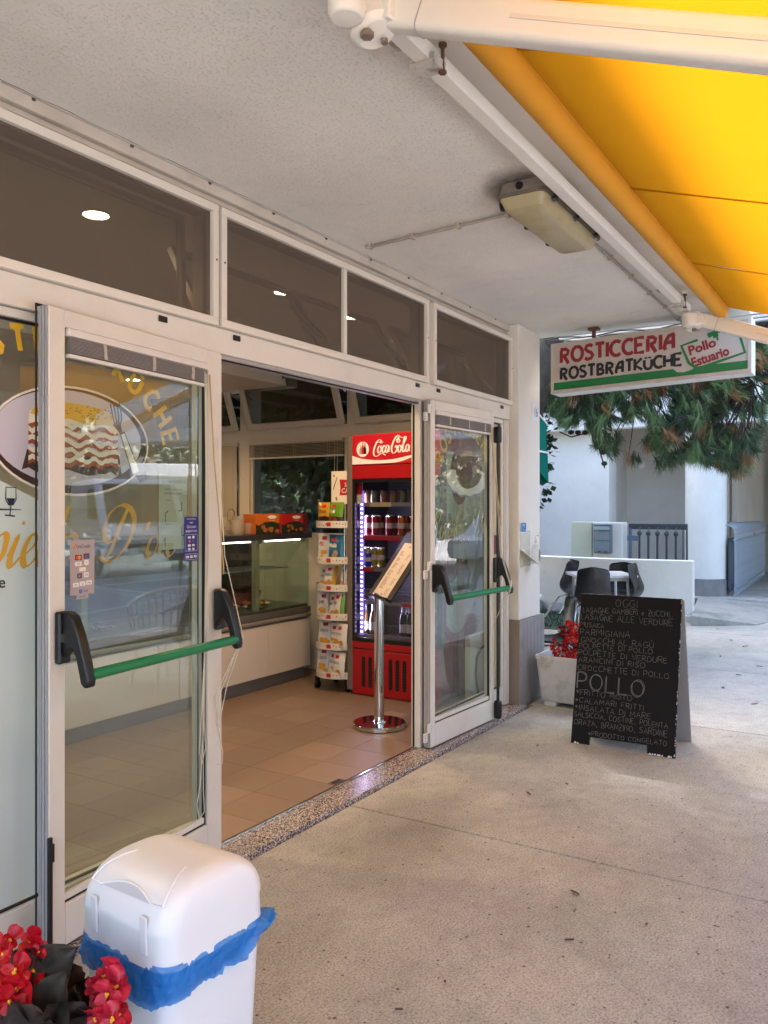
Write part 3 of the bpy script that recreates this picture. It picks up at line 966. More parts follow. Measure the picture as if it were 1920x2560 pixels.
# fork
fk = MB()
hx = lambda k: (2.128 + k * (2.20 - 2.128), 1.80 + k * (1.64 - 1.80))
fk.m(0)
for k in range(4):
    xx = 2.078 + k * .014
    fk.ribbon([(xx, 1.893 + .004 * k), (xx + .012, 1.845), (xx + .022 - k * .006, 1.815)], .006, FG, .0031 + k * .0001)
fk.ribbon([(2.103, 1.826), (2.118, 1.806), (2.128, 1.79)], lambda t, d: .036 - .022 * t, FG, .0036)
fk.m(0).ribbon([hx(.06), hx(.5), hx(1.03)], lambda t, d: .025 + .018 * t, FG, .0037)
fk.m(1).ribbon([hx(.1), hx(.5), hx(1.)], lambda t, d: .016 + .016 * t, FG, .0040)
fk.build('fork', [STEELV, CREAMV], st)
# arched lettering, yellow
mb = MB()
word = 'ROSTBRATKÜCHE'
path = smooth2([(1.40, 1.90), (1.46, 1.955), (1.535, 2.005), (1.615, 2.04), (1.70, 2.062), (1.85, 2.082), (2.0, 2.066), (2.13, 2.02), (2.235, 1.955), (2.305, 1.895), (2.355, 1.825), (2.39, 1.73)], 8)
cum = [0]
for a_, b_ in zip(path[:-1], path[1:]): cum.append(cum[-1] + math.hypot(b_[0] - a_[0], b_[1] - a_[1]))
s3 = min(range(len(path)), key=lambda q: abs(path[q][0] - 1.70) + abs(path[q][1] - 2.062))
for i, ch in enumerate(word):
    s_ = cum[s3] + (i - 3) * .0875
    k_ = min(range(len(path) - 1), key=lambda q: abs(cum[q] - s_)); k_ = min(max(k_, 1), len(path) - 2)
    x, z = path[k_]
    a = math.atan2(path[k_ + 1][1] - path[k_ - 1][1], path[k_ + 1][0] - path[k_ - 1][0]) + PI / 2
    fr = (lambda x_, z_, a_: (lambda p, q, c: FG(x_ + p * math.cos(a_ - PI / 2) - q * math.sin(a_ - PI / 2), z_ + p * math.sin(a_ - PI / 2) + q * math.cos(a_ - PI / 2), c)))(x, z, a)
    wd = GL[ch][0]
    put_strokes(mb, ch, -wd * .082 / 2, -.03, .082, fr, .0005, .0195, gl=GL)
mb.build('lettering', GOLDY, st)

# ---- gold script: strokes in em units
SCR = {
 'S': (.95, [[(.72, 1.32), (.66, 1.5), (.45, 1.58), (.25, 1.42), (.28, 1.1), (.5, .8), (.58, .42), (.4, .08), (.1, .0), (-.12, .15), (-.08, .35)], [(.3, 1.3), (.6, 1.62), (.85, 1.5), (.8, 1.1), (.6, .85)]]),
 'p': (.62, [[(-.1, .3), (.12, .78), (.05, .3), (-.12, -.7)], [(.02, .3), (.28, .78), (.45, .72), (.42, .3), (.25, .02), (.05, .12)]]),
 'i': (.34, [[(-.05, .25), (.12, .75), (.02, .2), (.1, .0), (.28, .22)], [(.2, 1.02), (.22, 1.1)]]),
 'e': (.46, [[(-.05, .2), (.25, .45), (.32, .7), (.16, .76), (.02, .4), (.08, .05), (.25, .02), (.42, .25)]]),
 'd': (.6, [[(.36, .7), (.18, .74), (.0, .35), (.06, .02), (.24, .1), (.42, .6), (.62, 1.5), (.42, .4), (.4, .05), (.58, .2)]]),
 'o': (.5, [[(.3, .76), (.08, .66), (-.02, .25), (.1, .0), (.3, .1), (.42, .5), (.32, .76), (.46, .62)]]),
 'D': (1.05, [[(.62, 1.5), (.42, .9), (.2, .1), (.0, -.15)], [(-.2, .9), (-.08, 1.35), (.3, 1.62), (.75, 1.5), (1., 1.), (.85, .3), (.4, -.15), (.05, -.2), (-.2, -.02)], [(-.2, .9), (-.12, .6), (.1, .42), (.4, .5)]]),
 "'": (.25, [[(.12, 1.25), (.06, .95)]]),
 'r': (.44, [[(-.02, .2), (.14, .8), (.06, .1)], [(.1, .4), (.26, .72), (.42, .62)]]),
 ' ': (.3, []),
 'C': (1., [[(.75, 1.2), (.86, 1.42), (.7, 1.52), (.4, 1.2), (.18, .6), (.25, .12), (.55, .05), (.85, .3)]]),
}
def script(mb, s, x, z, size, fr, c, w0, w1, shear=.22):
    k = 0
    for ch in s:
        wd, sts = SCR[ch]
        for pl in sts:
            pts = smooth2([(x + (a + b_ * shear) * size, z + b_ * size) for a, b_ in pl], 5)
            mb.ribbon(pts, lambda t, d: w0 + w1 * max(0., abs(d[0] * .5 - d[1] * .87) * (1 if d[1] < 0 else .45)) , fr, c + k * .00015)
            k = (k + 1) % 5
        x += wd * size
    return x
gs = thing('window_lettering', 'gold script Spiedo D\'oro lettering across the left shop window', 'lettering', (1.9, 2.5, 1.35))
mb = MB(); script(mb, "Spiedo", 1.44, 1.305, .137, FG, .0042, .004, .021); mb.build('lettering', GOLD, gs)
mb = MB(); script(mb, "D", 2.05, 1.325, .115, FG, .0052, .005, .02); mb.build('lettering', GOLD, gs)
mb = MB(); script(mb, "'oro", 2.225, 1.308, .112, FG, .0042, .004, .017); mb.build('lettering', GOLD, gs)

ff = thing('frosted_film', 'pale blue frosted film with curved top on the far left window', 'window film', (1.2, 2.5, .9))
mb = MB()
tp = smooth2([(.66, 1.66), (1.1, 1.70), (1.45, 1.66), (1.63, 1.592), (1.70, 1.562), (1.775, 1.528)], 5)
flat(mb, [(1.775, .176)] + tp[::-1] + [(.66, .176)], .00015)
mb.build('film', FROST, ff)
mb = MB(); put_text(mb, 'e', 1.648, 1.238, .056, FG, .0045, .006, 'r'); mb.build('lettering', NAVY, ff)
mb2 = MB()
gx, gz = 1.668, 1.50
mb2.ribbon([(gx - .018, gz + .07), (gx - .019, gz + .03), (gx - .008, gz + .012), (gx + .008, gz + .012), (gx + .019, gz + .03), (gx + .018, gz + .07)], .004, FG, .0046, closed=True)
flat(mb2, [(gx - .016, gz + .034), (gx + .016, gz + .034), (gx + .007, gz + .013), (gx - .007, gz + .013)], .0048)
mb2.ribbon([(gx, gz + .012), (gx - .004, gz - .022)], .004, FG, .005)
mb2.ribbon([(gx - .022, gz - .022), (gx + .014, gz - .026)], .005, FG, .0052)
mb2.ribbon([(gx - .2, gz - .002), (gx + .038, gz - .004)], lambda t, d: .012 * (1 - t) + .002, FG, .0054)
mb2.build('wine_glass', NAVY, ff)

# ---- right shop window
rw = thing('window_decal', 'brown roast decal on a white plate over a red oval, on the right shop window', 'window decal', (5.1, 2.5, 1.75))
mb = MB(); flat(mb, ell(5.01, 1.722, .135, .197), .0004); mb.build('red_oval', M('oval_vinyl', '5e1f1c', .5), rw)
mb = MB()
scal = [(5.135 + .315 * math.cos(a), 1.708 + (.118 + .006 * math.cos(a * 13)) * math.sin(a)) for a in [PI + PI * i / 40 for i in range(41)]]
sc2 = [(5.135 + .25 * math.cos(a), 1.735 + .075 * math.sin(a)) for a in [2 * PI - PI * i / 20 for i in range(21)]]
scal2 = [(p[0], p[1] - .014) for p in scal]
flat(mb, scal2 + [(5.42, 1.73), (4.85, 1.73)], .0008); mb.build('plate_rim', M('lilac_vinyl', '8e82a0', .5), rw)
mb = MB(); flat(mb, scal + [(5.44, 1.755), (5.39, 1.76), (4.88, 1.76), (4.83, 1.755)], .0012); mb.build('plate', CREAMV, rw)
mb = MB()
rt = smooth2([(4.95, 1.75), (4.98, 1.84), (5.06, 1.915), (5.18, 1.932), (5.25, 1.90), (5.26, 1.865), (5.31, 1.85), (5.33, 1.81), (5.37, 1.79), (5.36, 1.73), (5.28, 1.665), (5.12, 1.635), (5.0, 1.67), (4.95, 1.75)], 4)
flat(mb, rt[:-1], .0017); mb.build('roast', M('roast_vinyl', '6d4526', .35, var=.15, vscale=9), rw)
mb = MB()
flat(mb, smooth2([(5.04, 1.85), (5.08, 1.895), (5.17, 1.905), (5.20, 1.88), (5.12, 1.87), (5.09, 1.82), (5.04, 1.85)], 3)[:-1], .0021)
flat(mb, smooth2([(5.2, 1.78), (5.24, 1.805), (5.29, 1.785), (5.27, 1.75), (5.22, 1.755), (5.2, 1.78)], 3)[:-1], .0021)
mb.build('roast_gloss', M('roast_light_vinyl', '9a7148', .4), rw)
mb = MB()
for i, ch in enumerate('ROSTICCERIA'):
    a = math.radians(158 - i * 14.5)
    x, z = 5.10 + .36 * math.cos(a), 1.69 + .33 * math.sin(a)
    if z > 2.10: continue
    fr = (lambda x_, z_, a_: (lambda p, q, c: FG(x_ + p * math.cos(a_ - PI / 2) - q * math.sin(a_ - PI / 2), z_ + p * math.sin(a_ - PI / 2) + q * math.cos(a_ - PI / 2), c)))(x, z, a)
    put_strokes(mb, ch, -.03, 0, .1, fr, .0006, .021)
mb.build('lettering', GOLDY, rw)
g2 = thing('window_lettering', 'gold script and dark words about taste and ice on the right shop window', 'lettering', (5.1, 2.5, 1.35))
mb = MB(); script(mb, 'Spiedo', 4.60, 1.30, .118, FG, .003, .004, .013); script(mb, "D'oro", 5.22, 1.32, .12, FG, .003, .004, .013); mb.build('lettering', M('pale_gold_vinyl', 'b9a878', .5), g2)
mb = MB(); put_text(mb, 'gusto', 4.74, 1.372, .095, FG, .0052, .002); put_text(mb, 'ghiaccio', 4.83, 1.262, .105, FG, .0052, .002); mb.build('dark_lettering', MAROON, g2)
# small decal with a red top at the far edge
rd = thing('window_sticker', 'small dark red label at the right edge of the right window', 'sticker', (5.6, 2.5, 1.2))
mb = MB(); flat(mb, rrect(5.50, 5.64, 1.16, 1.30, .03), .0006); mb.m(1); flat(mb, rrect(5.50, 5.64, 1.05, 1.12, .01), .0006)
mb.build('label', [M('dark_red_vinyl', '6a1c2c', .5), M('pale_vinyl', 'b7b4ac', .5)], rd)

# ================================================================== stickers on the left door leaf
def door_frame(t, off):
    RM = ROOTM[t]
    return lambda a, b_, c=0.: RM @ V((a, off - c, b_))
FD = door_frame(dl, .0258)
FDI = door_frame(dl, .0258)
us = thing('payment_sticker', 'tall grey UniCredit card payment sticker on the left door', 'sticker', tuple(FD(.17, 1.19)))
STG = M('sticker_grey', 'a79a98', .5)
o = MB().prism(rrect(.113, .224, 1.20, 1.39, .004), FD, 0, .0006).prism([(.142, 1.186), (.196, 1.186), (.196, 1.2), (.142, 1.2)], FD, 0, .0006).build('sheet', STG, us)
mb = MB(); put_text(mb, 'UniCredit', .205, 1.362, .0175, FD, .0010, .006, 'r', sx=.9); put_text(mb, 'BANCOMAT', .168, 1.1915, .006, FD, .001, .0, 'c')
mb.build('lettering', NAVY, us)
mb = MB().prism([(.125, 1.360), (.131, 1.360), (.141, 1.377), (.135, 1.377)], FD, .0006, .0009).build('bank_mark', M('orange_print', 'd0622a', .5), us)
def cards(par, rows, FRm):
    """rows of small payment-card emblems: (x, z, w, h, base, extra)"""
    for x, z, w_, h_, mbase, mark in rows:
        MB().prism(rrect(x - w_ / 2, x + w_ / 2, z - h_ / 2, z + h_ / 2, .002, 2), FRm, .0006, .0009).build('card_mark', mbase, par)
        m2 = MB()
        if mark == 'mc' or mark == 'mae':
            for k, sgn in enumerate((-1, 1)):
                m2.m(k).poly([FRm(x + sgn * w_ * .15 + w_ * .24 * math.cos(2 * PI * i / 14), z + w_ * .24 * math.sin(2 * PI * i / 14), .0011 + k * .0002) for i in range(14)])
            m2.build('card_emblem', [M('mc_red', 'c8301c', .5), M('mc_yellow', 'e0912a', .5)] if mark == 'mc' else [M('mae_red', 'b0283c', .5), M('mae_blue', '2a62b0', .5)], par)
        else:
            put_text(m2, mark, x, z - h_ * .2, h_ * .62, FRm, .0011, .004, 'c', sx=.9)
            m2.build('card_emblem', NAVY if mbase in (WHITE, CREAMV) else WHITE, par)
cards(us, [(.150, 1.330, .030, .018, BLK, 'mc'), (.187, 1.333, .027, .018, NAVY, 'mae'), (.150, 1.308, .030, .014, WHITE, 'VISA'), (.187, 1.311, .02, .018, WHITE, 'V'),
           (.169, 1.288, .03, .014, CREAMV, '...'), (.155, 1.266, .02, .017, NAVY, 'JD'), (.186, 1.268, .022, .017, WHITE, 'JCB'),
           (.139, 1.236, .026, .015, WHITE, 'Pay'), (.169, 1.238, .026, .015, WHITE, 'pay'), (.199, 1.240, .026, .015, WHITE, 'GPay'), (.160, 1.212, .014, .013, M('pos_blue', '2b6cc4', .5), 'i')], FD)
mb = MB(); put_text(mb, 'POS', .172, 1.208, .0125, FD, .001, .004); mb.build('lettering', NAVY, us)

ps = thing('payment_sticker', 'narrow blue card payment sticker at the edge of the left door glass', 'sticker', tuple(FD(.76, 1.28)))
BLUEV = M('blue_vinyl', '1d1f78', .45)
MB().prism(rrect(.716, .806, 1.283, 1.465, .003), FD, 0, .0006).build('sheet', BLUEV, ps)
mb = MB()
put_text(mb, 'INTESA SANPAOLO', .761, 1.454, .0068, FD, .001, 0, 'c'); put_text(mb, 'nexi', .761, 1.438, .013, FD, .001, .004, 'c')
put_text(mb, 'Qui puoi', .761, 1.420, .0165, FD, .001, 0, 'c'); put_text(mb, 'pagare con', .761, 1.403, .0165, FD, .001, 0, 'c')
for z0_, z1_ in ((1.324, 1.392), (1.289, 1.312)):
    mb.ribbon(rrect(.722, .800, z0_, z1_, .002, 1), .0012, FD, .001, closed=True)
mb.build('lettering', WHITE, ps)
cards(ps, [(.748, 1.380, .018, .009, WHITE, 'PB'), (.774, 1.381, .014, .011, WHITE, 'V'), (.748, 1.364, .018, .010, BLUEV, 'mc'), (.774, 1.365, .016, .010, BLUEV, 'mae'),
           (.748, 1.347, .018, .009, CREAMV, '..'), (.774, 1.348, .016, .009, WHITE, 'JCB'), (.748, 1.332, .016, .009, WHITE, 'CB'), (.774, 1.332, .014, .009, WHITE, 'UP'),
           (.736, 1.300, .018, .010, WHITE, 'Pay'), (.761, 1.300, .018, .010, WHITE, 'pay'), (.786, 1.301, .018, .010, WHITE, 'GPay')], FD)

# opening-hours sheet, seen from behind
hs = thing('notice_sheet', 'pale opening hours sheet with clock dials on the far side of the left door glass', 'notice', tuple(FD(.7, 1.34)))
SHEET = film_mat('thin_paper', 'bfc9b4', .85, .7, .3)
FB = door_frame(dl, .0352)
mirror = lambda a, b_, c=0.: FB(a, b_, -c)
MB().prism([(.575, 1.335), (.745, 1.335), (.745, 1.635), (.575, 1.635)], FB, -.0006, 0).build('sheet', SHEET, hs)
FM = lambda a, b_, c=0.: FB(1.32 - a, b_, .0012)       # print faces away from the walkway: seen reversed
mb = MB()
put_text(mb, 'CONFCOMMERCIO', .66, 1.602, .017, FM, 0, .003, 'c'); put_text(mb, 'orario di apertura al pubblico', .66, 1.574, .009, FM, 0, 0, 'c'); put_text(mb, 'ORARIO DI APERTURA', .66, 1.556, .0105, FM, 0, .004, 'c')
put_text(mb, 'mattino', .69, 1.53, .008, FM, 0, 0, 'c'); put_text(mb, 'pomeriggio', .69, 1.435, .008, FM, 0, 0, 'c')
for cx_, cz_, h1, h2 in ((.61, 1.49, 90, 0), (.71, 1.48, 265, 150), (.61, 1.39, 90, 180), (.71, 1.385, 270, 300)):
    for a, l in ((h1, .036), (h2, .022)):
        mb.ribbon([(cx_, cz_), (cx_ + l * math.cos(math.radians(a)), cz_ + l * math.sin(math.radians(a)))], .0035, FM, 0)
    for i in range(12):
        a = PI * i / 6
        mb.ribbon([(cx_ + .034 * math.cos(a), cz_ + .034 * math.sin(a)), (cx_ + .038 * math.cos(a), cz_ + .038 * math.sin(a))], .0012, FM, 0)
mb.build('print', NAVY, hs)
# ================================================================== awning
aw = thing('awning', 'yellow folding-arm awning on a cream bar, rolled out over the walkway', 'awning', (3.6, 1.0, 2.8))
SL = .30
def fz(y): return 2.802 - SL * (.90 - y)
panels = [(-.6, .98), (.98, 2.17), (2.17, 3.36), (3.36, 4.55), (4.55, 5.70)]
def fab(x0, x1):
    def fn(u, v):
        x = x0 + (x1 - x0) * u; y = .905 - v * 2.05
        return (x, y, fz(y) - .012 * math.sin(PI * v) + .003 * math.sin(x * 9 + v * 5) * v)
    return fn
SEAM = fabric_mat('awning_seam_cloth', 'b87a18', 'a86a08')
for x0, x1 in panels:
    MB().grid(fab(x0 + .001, x1 - .001), 6, 10).build('fabric_panel', FABR, aw, smooth=80)
for x in (.98, 2.17, 3.36, 4.55):
    def fn(u, v, x=x):
        y = .905 - v * 2.05
        return (x - .011 + .022 * u, y, fz(y) - .012 * math.sin(PI * v) + .003 * math.sin(x * 9 + v * 5) * v - .003)
    MB().grid(fn, 1, 10).build('fabric_seam', SEAM, aw)
MB().tube([(-.6, .948, 2.785), (5.70, .948, 2.785)], .047, 20).build('roller_tube', M('roller_cloth', 'd99a1c', .75, var=.05), aw, smooth=50)
MB().tube([(5.701, .948, 2.785), (5.76, .948, 2.785)], .02, 10).build('roller_axle', STEEL, aw, smooth=50)
MB().box(1.70, 5.62, 1.122, 1.172, 2.785, 2.835).build('torsion_bar', CREAM, aw, bevel=.004)
# front bar with a short valance, above and behind the camera
MB().box(-.6, 5.70, -1.20, -1.14, 2.13, 2.19).build('front_bar', CREAM, aw, bevel=.006)
def val(u, v): return (-.6 + 6.3 * u, -1.17 + .006 * math.sin(u * 60), 2.13 - .2 * v)
MB().grid(val, 60, 2).build('valance', FABR, aw)

def bracket(x):
    b = MB()
    b.box(x - .035, x + .035, 1.105, 1.19, 2.770, 2.7845).box(x - .035, x + .035, 1.1735, 1.19, 2.785, 2.888).box(x - .035, x + .035, 1.105, 1.121, 2.785, 2.80)
    b.box(x - .035, x + .035, 1.19, 1.27, 2.876, 2.888)
    bo = b.build('bracket', M('bracket_paint', 'c2bbb0', .5, dirt='5f4a36', dscale=22, damt=.9), aw, bevel=.002, seg=1)
    q = MB().tube([(x + .02, 1.108, 2.766), (x + .02, 1.108, 2.862)], .006, 8)
    q.lathe((x + .02, 1.108, 0), [(.012, 2.76), (.012, 2.768)], 6).lathe((x + .02, 1.108, 0), [(.012, 2.838), (.012, 2.848)], 6)
    q.build('bolt', RUST, bo)
    MB().box(x + .002, x + .04, 1.098, 1.12, 2.8485, 2.862).build('washer', CREAM, bo)
bracket(2.09)
bracket(5.36)

def arm(x, name, yy, far):
    a = MB()
    p0, p1 = V((x, 1.06, 2.740)), V((x + .02, -.42, 2.158))
    # oval extrusion
    d = (p1 - p0).normalized(); r = d.cross(V((0, 0, 1))).normalized(); u = r.cross(d)
    prof = rrect(-.032, .032, -.046, .046, .018, 4)
    n = len(prof)
    A = [p0 + r * q[0] + u * q[1] for q in prof]; B = [p1 + r * q[0] + u * q[1] for q in prof]
    a.add(A + B, [tuple(range(n)), tuple(range(n, 2 * n))[::-1]] + [(i, n + i, n + (i + 1) % n, (i + 1) % n) for i in range(n)])
    ao = a.build('arm', CREAM, aw, smooth=35)
    cp_ = [p0 + d * .10 + r * q[0] * 1.03 + u * q[1] * 1.03 for q in prof]
    MB().tube(cp_, .0016, 4, closed=True).build('cap_seam', ALUG, ao)
    g = MB().bar(p0 + d * .35 - r * .034, p1 - r * .034, .0025, .010); g.bar(p0 + d * .35 + r * .034, p1 + r * .034, .0025, .010)
    g.build('arm_groove', ALUW, ao)
    # shoulder casting
    s = MB()
    c = V((x - .02, 1.115, 2.735))
    s.lathe(c, [(.0, -.058), (.05, -.056), (.062, -.04), (.062, .03), (.05, .046), (.0, .05)], 20, (V((1, 0, 0)), V((0, 1, -.38)).normalized(), V((0, .38, 1)).normalized()))
    s.bar((x - .01, 1.14, 2.75), (x - .02, 1.03, 2.732), .07, .075)
    s.box(x - .10, x + .03, 1.115, 1.195, 2.775, 2.7845).box(x - .10, x + .03, 1.1735, 1.195, 2.785, 2.86)
    so = s.build('shoulder', CREAM, aw, smooth=35, bevel=.006)
    BH = M('bolt_head', '9b8f80', .4, metal=.7, var=.3, vscale=60)
    MB().lathe((x - .055, 1.10, 2.668), [(.017, -.008), (.017, .006), (.012, .010)], 6).build('bolt', BH, so)
    MB().lathe((x + .002, 1.085, 2.674), [(.009, -.006), (.009, .006)], 8).build('bolt', BH, so)
    f = MB()
    f.bar((x - .13, 1.10, 2.735), (x - .03, 1.12, 2.735), .05, .05)
    f.lathe((x - .115, 1.12, 2.73), [(.0, -.05), (.04, -.048), (.046, -.035), (.046, .03), (.0, .035)], 16)
    f.build('elbow_cap', CREAM, so, smooth=40, bevel=.004)
    # fore-arm that folds back to the front bar
    q0, q1 = p1, V((x + .05, -1.15, 2.16))
    MB().bar(q0 + V((0, 0, -.0)), q1, .045, .06).build('forearm', CREAM, aw, bevel=.006)
    MB().ball(q0, .055, 14, 8).build('elbow', CREAM, aw, smooth=60)
    return ao
arm(1.75, 'arm', 0, False)
arm(5.68, 'arm', 0, True)

# ================================================================== bulkhead lamp under the canopy
lm = thing('ceiling_lamp', 'dirty yellowed bulkhead lamp with black clips under the canopy, beside the awning bar', 'lamp', (3.6, 1.33, 2.89))
HOUS = M('lamp_housing', '8d8377', .7, var=.2, vscale=8, dirt='3d342c', dscale=9, damt=.8)
DIFF = M('lamp_diffuser', 'b3a781', .35, var=.14, vscale=5, dirt='8a7340', dscale=5, damt=.7)
def loft(mb, rings):
    n = len(rings[0]); vs = [p for g in rings for p in g]
    fs = [(i * n + k, i * n + (k + 1) % n, (i + 1) * n + (k + 1) % n, (i + 1) * n + k) for i in range(len(rings) - 1) for k in range(n)]
    fs += [tuple(range(n))[::-1], tuple((len(rings) - 1) * n + k for k in range(n))]
    return mb.add(vs, fs)
def lring(x0, x1, y0, y1, z, r): return [V((x, y, z)) for x, y in rrect(x0, x1, y0, y1, r, 4)]
loft(MB(), [lring(3.25, 4.0, 1.235, 1.435, 2.888, .03), lring(3.245, 4.005, 1.23, 1.44, 2.84, .03)]).build('housing', HOUS, lm, smooth=40)
loft(MB(), [lring(3.235, 4.015, 1.222, 1.448, 2.8395, .03), lring(3.235, 4.015, 1.222, 1.448, 2.825, .03)]).build('rim', M('lamp_rim', '6e6557', .7, var=.25, vscale=14), lm, smooth=40)
loft(MB(), [lring(3.245, 4.005, 1.232, 1.438, 2.8245, .03), lring(3.27, 3.98, 1.25, 1.42, 2.78, .025), lring(3.30, 3.95, 1.272, 1.398, 2.768, .02)]).build('diffuser', DIFF, lm, smooth=30)
for x in (3.34, 3.62, 3.90):
    for y, s in ((1.222, -1), (1.448, 1)):
        MB().tube([(x, y - s * .004, 2.87), (x, y + s * .012, 2.868), (x + .004, y + s * .016, 2.845), (x, y + s * .010, 2.815), (x - .004, y - s * .006, 2.812)], .011, 6).build('clip', BLK, lm, smooth=50)
MB().lathe((3.2455, 1.34, 2.865), [(.0, .006), (.016, .006), (.018, 0)], 10, (V((0, 1, 0)), V((0, 0, 1)), V((-1, 0, 0)))).build('cable_plug', BLK, lm)
# soot on the plaster round the lamp
SOOT = film_mat('soot', '453c33', .55, .95)
def soot_mat(name='soot_stain', col='3c332b', gain=2.2, nsc=9):
    m, t, out = nm(name)
    tc = t.nodes.new('ShaderNodeTexCoord')
    mp = t.nodes.new('ShaderNodeMapping'); mp.inputs['Location'].default_value = (-1, -1, -.0); mp.inputs['Scale'].default_value = (2, 2, 0)
    t.links.new(tc.outputs['Generated'], mp.inputs[0])
    g = t.nodes.new('ShaderNodeTexGradient'); g.gradient_type = 'SPHERICAL'; t.links.new(mp.outputs[0], g.inputs[0])
    n = noise_node(t, nsc, 6, .65)
    mu = t.nodes.new('ShaderNodeMath'); mu.operation = 'MULTIPLY'; t.links.new(g.outputs[1], mu.inputs[0]); t.links.new(n.outputs[0], mu.inputs[1])
    m2 = t.nodes.new('ShaderNodeMath'); m2.operation = 'MULTIPLY'; m2.inputs[1].default_value = gain; m2.use_clamp = True; t.links.new(mu.outputs[0], m2.inputs[0])
    tr = t.nodes.new('ShaderNodeBsdfTransparent'); d = t.nodes.new('ShaderNodeBsdfDiffuse'); d.inputs[0].default_value = lin(col)
    mx = t.nodes.new('ShaderNodeMixShader'); t.links.new(m2.outputs[0], mx.inputs[0]); t.links.new(tr.outputs[0], mx.inputs[1]); t.links.new(d.outputs[0], mx.inputs[2])
    t.links.new(mx.outputs[0], out.inputs[0])
    return m
SM = soot_mat()
MB().add([(3.08, 1.14, 2.8885), (3.72, 1.14, 2.8885), (3.72, 1.55, 2.8885), (3.08, 1.55, 2.8885)], [(0, 3, 2, 1)]).build('soot_patch', SM, lm)

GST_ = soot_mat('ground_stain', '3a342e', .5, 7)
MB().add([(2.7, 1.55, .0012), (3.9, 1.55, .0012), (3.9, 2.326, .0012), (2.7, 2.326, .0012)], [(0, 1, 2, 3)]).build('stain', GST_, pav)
def conduit(label, pts, nclip):
    t = thing('cable_conduit', label, 'conduit', pts[0])
    MB().tube(pts, .0085, 8).build('tube', M('conduit_paint', 'a79c90', .55, var=.1, vscale=15, dirt='6a5c4e', damt=.5), t, smooth=50)
    a, b_ = V(pts[0]), V(pts[-1])
    for i in range(nclip):
        p = a + (b_ - a) * ((i + .1) / (nclip - .6))
        d = (b_ - a).normalized()
        MB().bar(p - d * .009, p + d * .009, .03, .026).build('clip', M('conduit_clip', 'b5aa9d', .5), t)
conduit('thin painted cable conduit on the canopy from the bulkhead lamp towards the shop front', [(3.63, 2.36, 2.877), (3.60, 1.95, 2.877), (3.565, 1.45, 2.877)], 4)
conduit('thin painted cable conduit along the canopy from the bulkhead lamp to the hanging sign', [(4.01, 1.315, 2.877), (5.0, 1.318, 2.877), (6.34, 1.322, 2.877)], 6)
gr_ = thing('cable_bundle', 'dark loose cables where the canopy ends above the hanging sign', 'cable', (6.45, 1.9, 2.87))
for k in range(3):
    MB().tube([(6.40 + .02 * k, 2.40 - .1 * i, 2.875 - .02 * k + .012 * math.sin(i * 1.3 + k)) for i in range(15)], .006, 6).build('cable', BLK, gr_, smooth=50)
for k in range(3):
    MB().tube([(6.41, 2.42, 2.87), (6.43, 2.40 - .02 * k, 2.84 - .03 * k), (6.45, 2.33, 2.80 - .02 * k), (6.5, 2.28, 2.80)], .004, 6).build('cable', BLK, gr_, smooth=50)
ml = thing('metal_louvre', 'pair of pale metal strips at the end edge of the canopy above the sign', 'trim', (6.6, 1.6, 2.9))
for k in range(3):
    MB().box(6.55 + .13 * k, 6.60 + .13 * k, -.5, 2.4, 2.93, 2.96).build('strip', M('pale_strip', 'b9bcc0', .4, metal=.4), ml)

# ================================================================== hanging sign
sg = thing('hanging_sign', 'white light-box sign reading ROSTICCERIA ROSTBRATKÜCHE, hung under the canopy end', 'sign', (6.2, 1.52, 2.6))
y0, y1, za, zb_ = 2.255, .822, 2.388, 2.802      # left edge (camera side), right edge
tilt = .033
FSg = lambda a, b_, c=0.: V((6.10 - c, y0 - a, za + b_ + a * tilt))
W_, H_ = y0 - y1, .388
MB().prism([(0, 0), (W_, 0), (W_, H_), (0, H_)], FSg, -.2, -.012).build('case', M('sign_case', 'dcdad6', .4, var=.03), sg, bevel=.003)
k = MB(); e = .022
for q in ((0, W_, 0, e), (0, W_, H_ - e, H_), (0, e, e, H_ - e), (W_ - e, W_, e, H_ - e)):
    k.prism([(q[0], q[2]), (q[1], q[2]), (q[1], q[3]), (q[0], q[3])], FSg, -.0115, .004)
k.build('sign_frame', M('sign_frame_paint', 'b5aa9e', .5, var=.08, vscale=20), sg)
MB().prism([(e, e), (W_ - e, e), (W_ - e, H_ - e), (e, H_ - e)], FSg, -.0118, -.006).build('face', M('sign_face', 'b3aaa2', .35), sg)
SGR = M('sign_green', '0d6a35', .4); SRD = M('sign_red', '861a22', .4); SBK = M('sign_black', '141214', .4)
k = MB()
k.prism([(e, e + .005), (W_ - e, e + .005), (W_ - e, e + .062), (1.13, e + .062), (1.08, e + .058), (1.03, e + .038), (.985, e + .03), (.945, e + .034), (.915, e + .062), (e, e + .062)], FSg, -.0058, -.0035)
k.build('green_band', SGR, sg)
k = MB(); put_strokes(k, 'ROSTICCERIA', .075, .234, .108, FSg, -.003, .027, gl=GS, gap=.17, sx=1.03, step=.0003); k.build('lettering', SRD, sg)
k = MB(); put_strokes(k, 'ROSTBRATKÜCHE', .075, .106, .084, FSg, -.003, .0215, gl=GS, gap=.17, sx=1.05, step=.0003); k.build('lettering', SBK, sg)
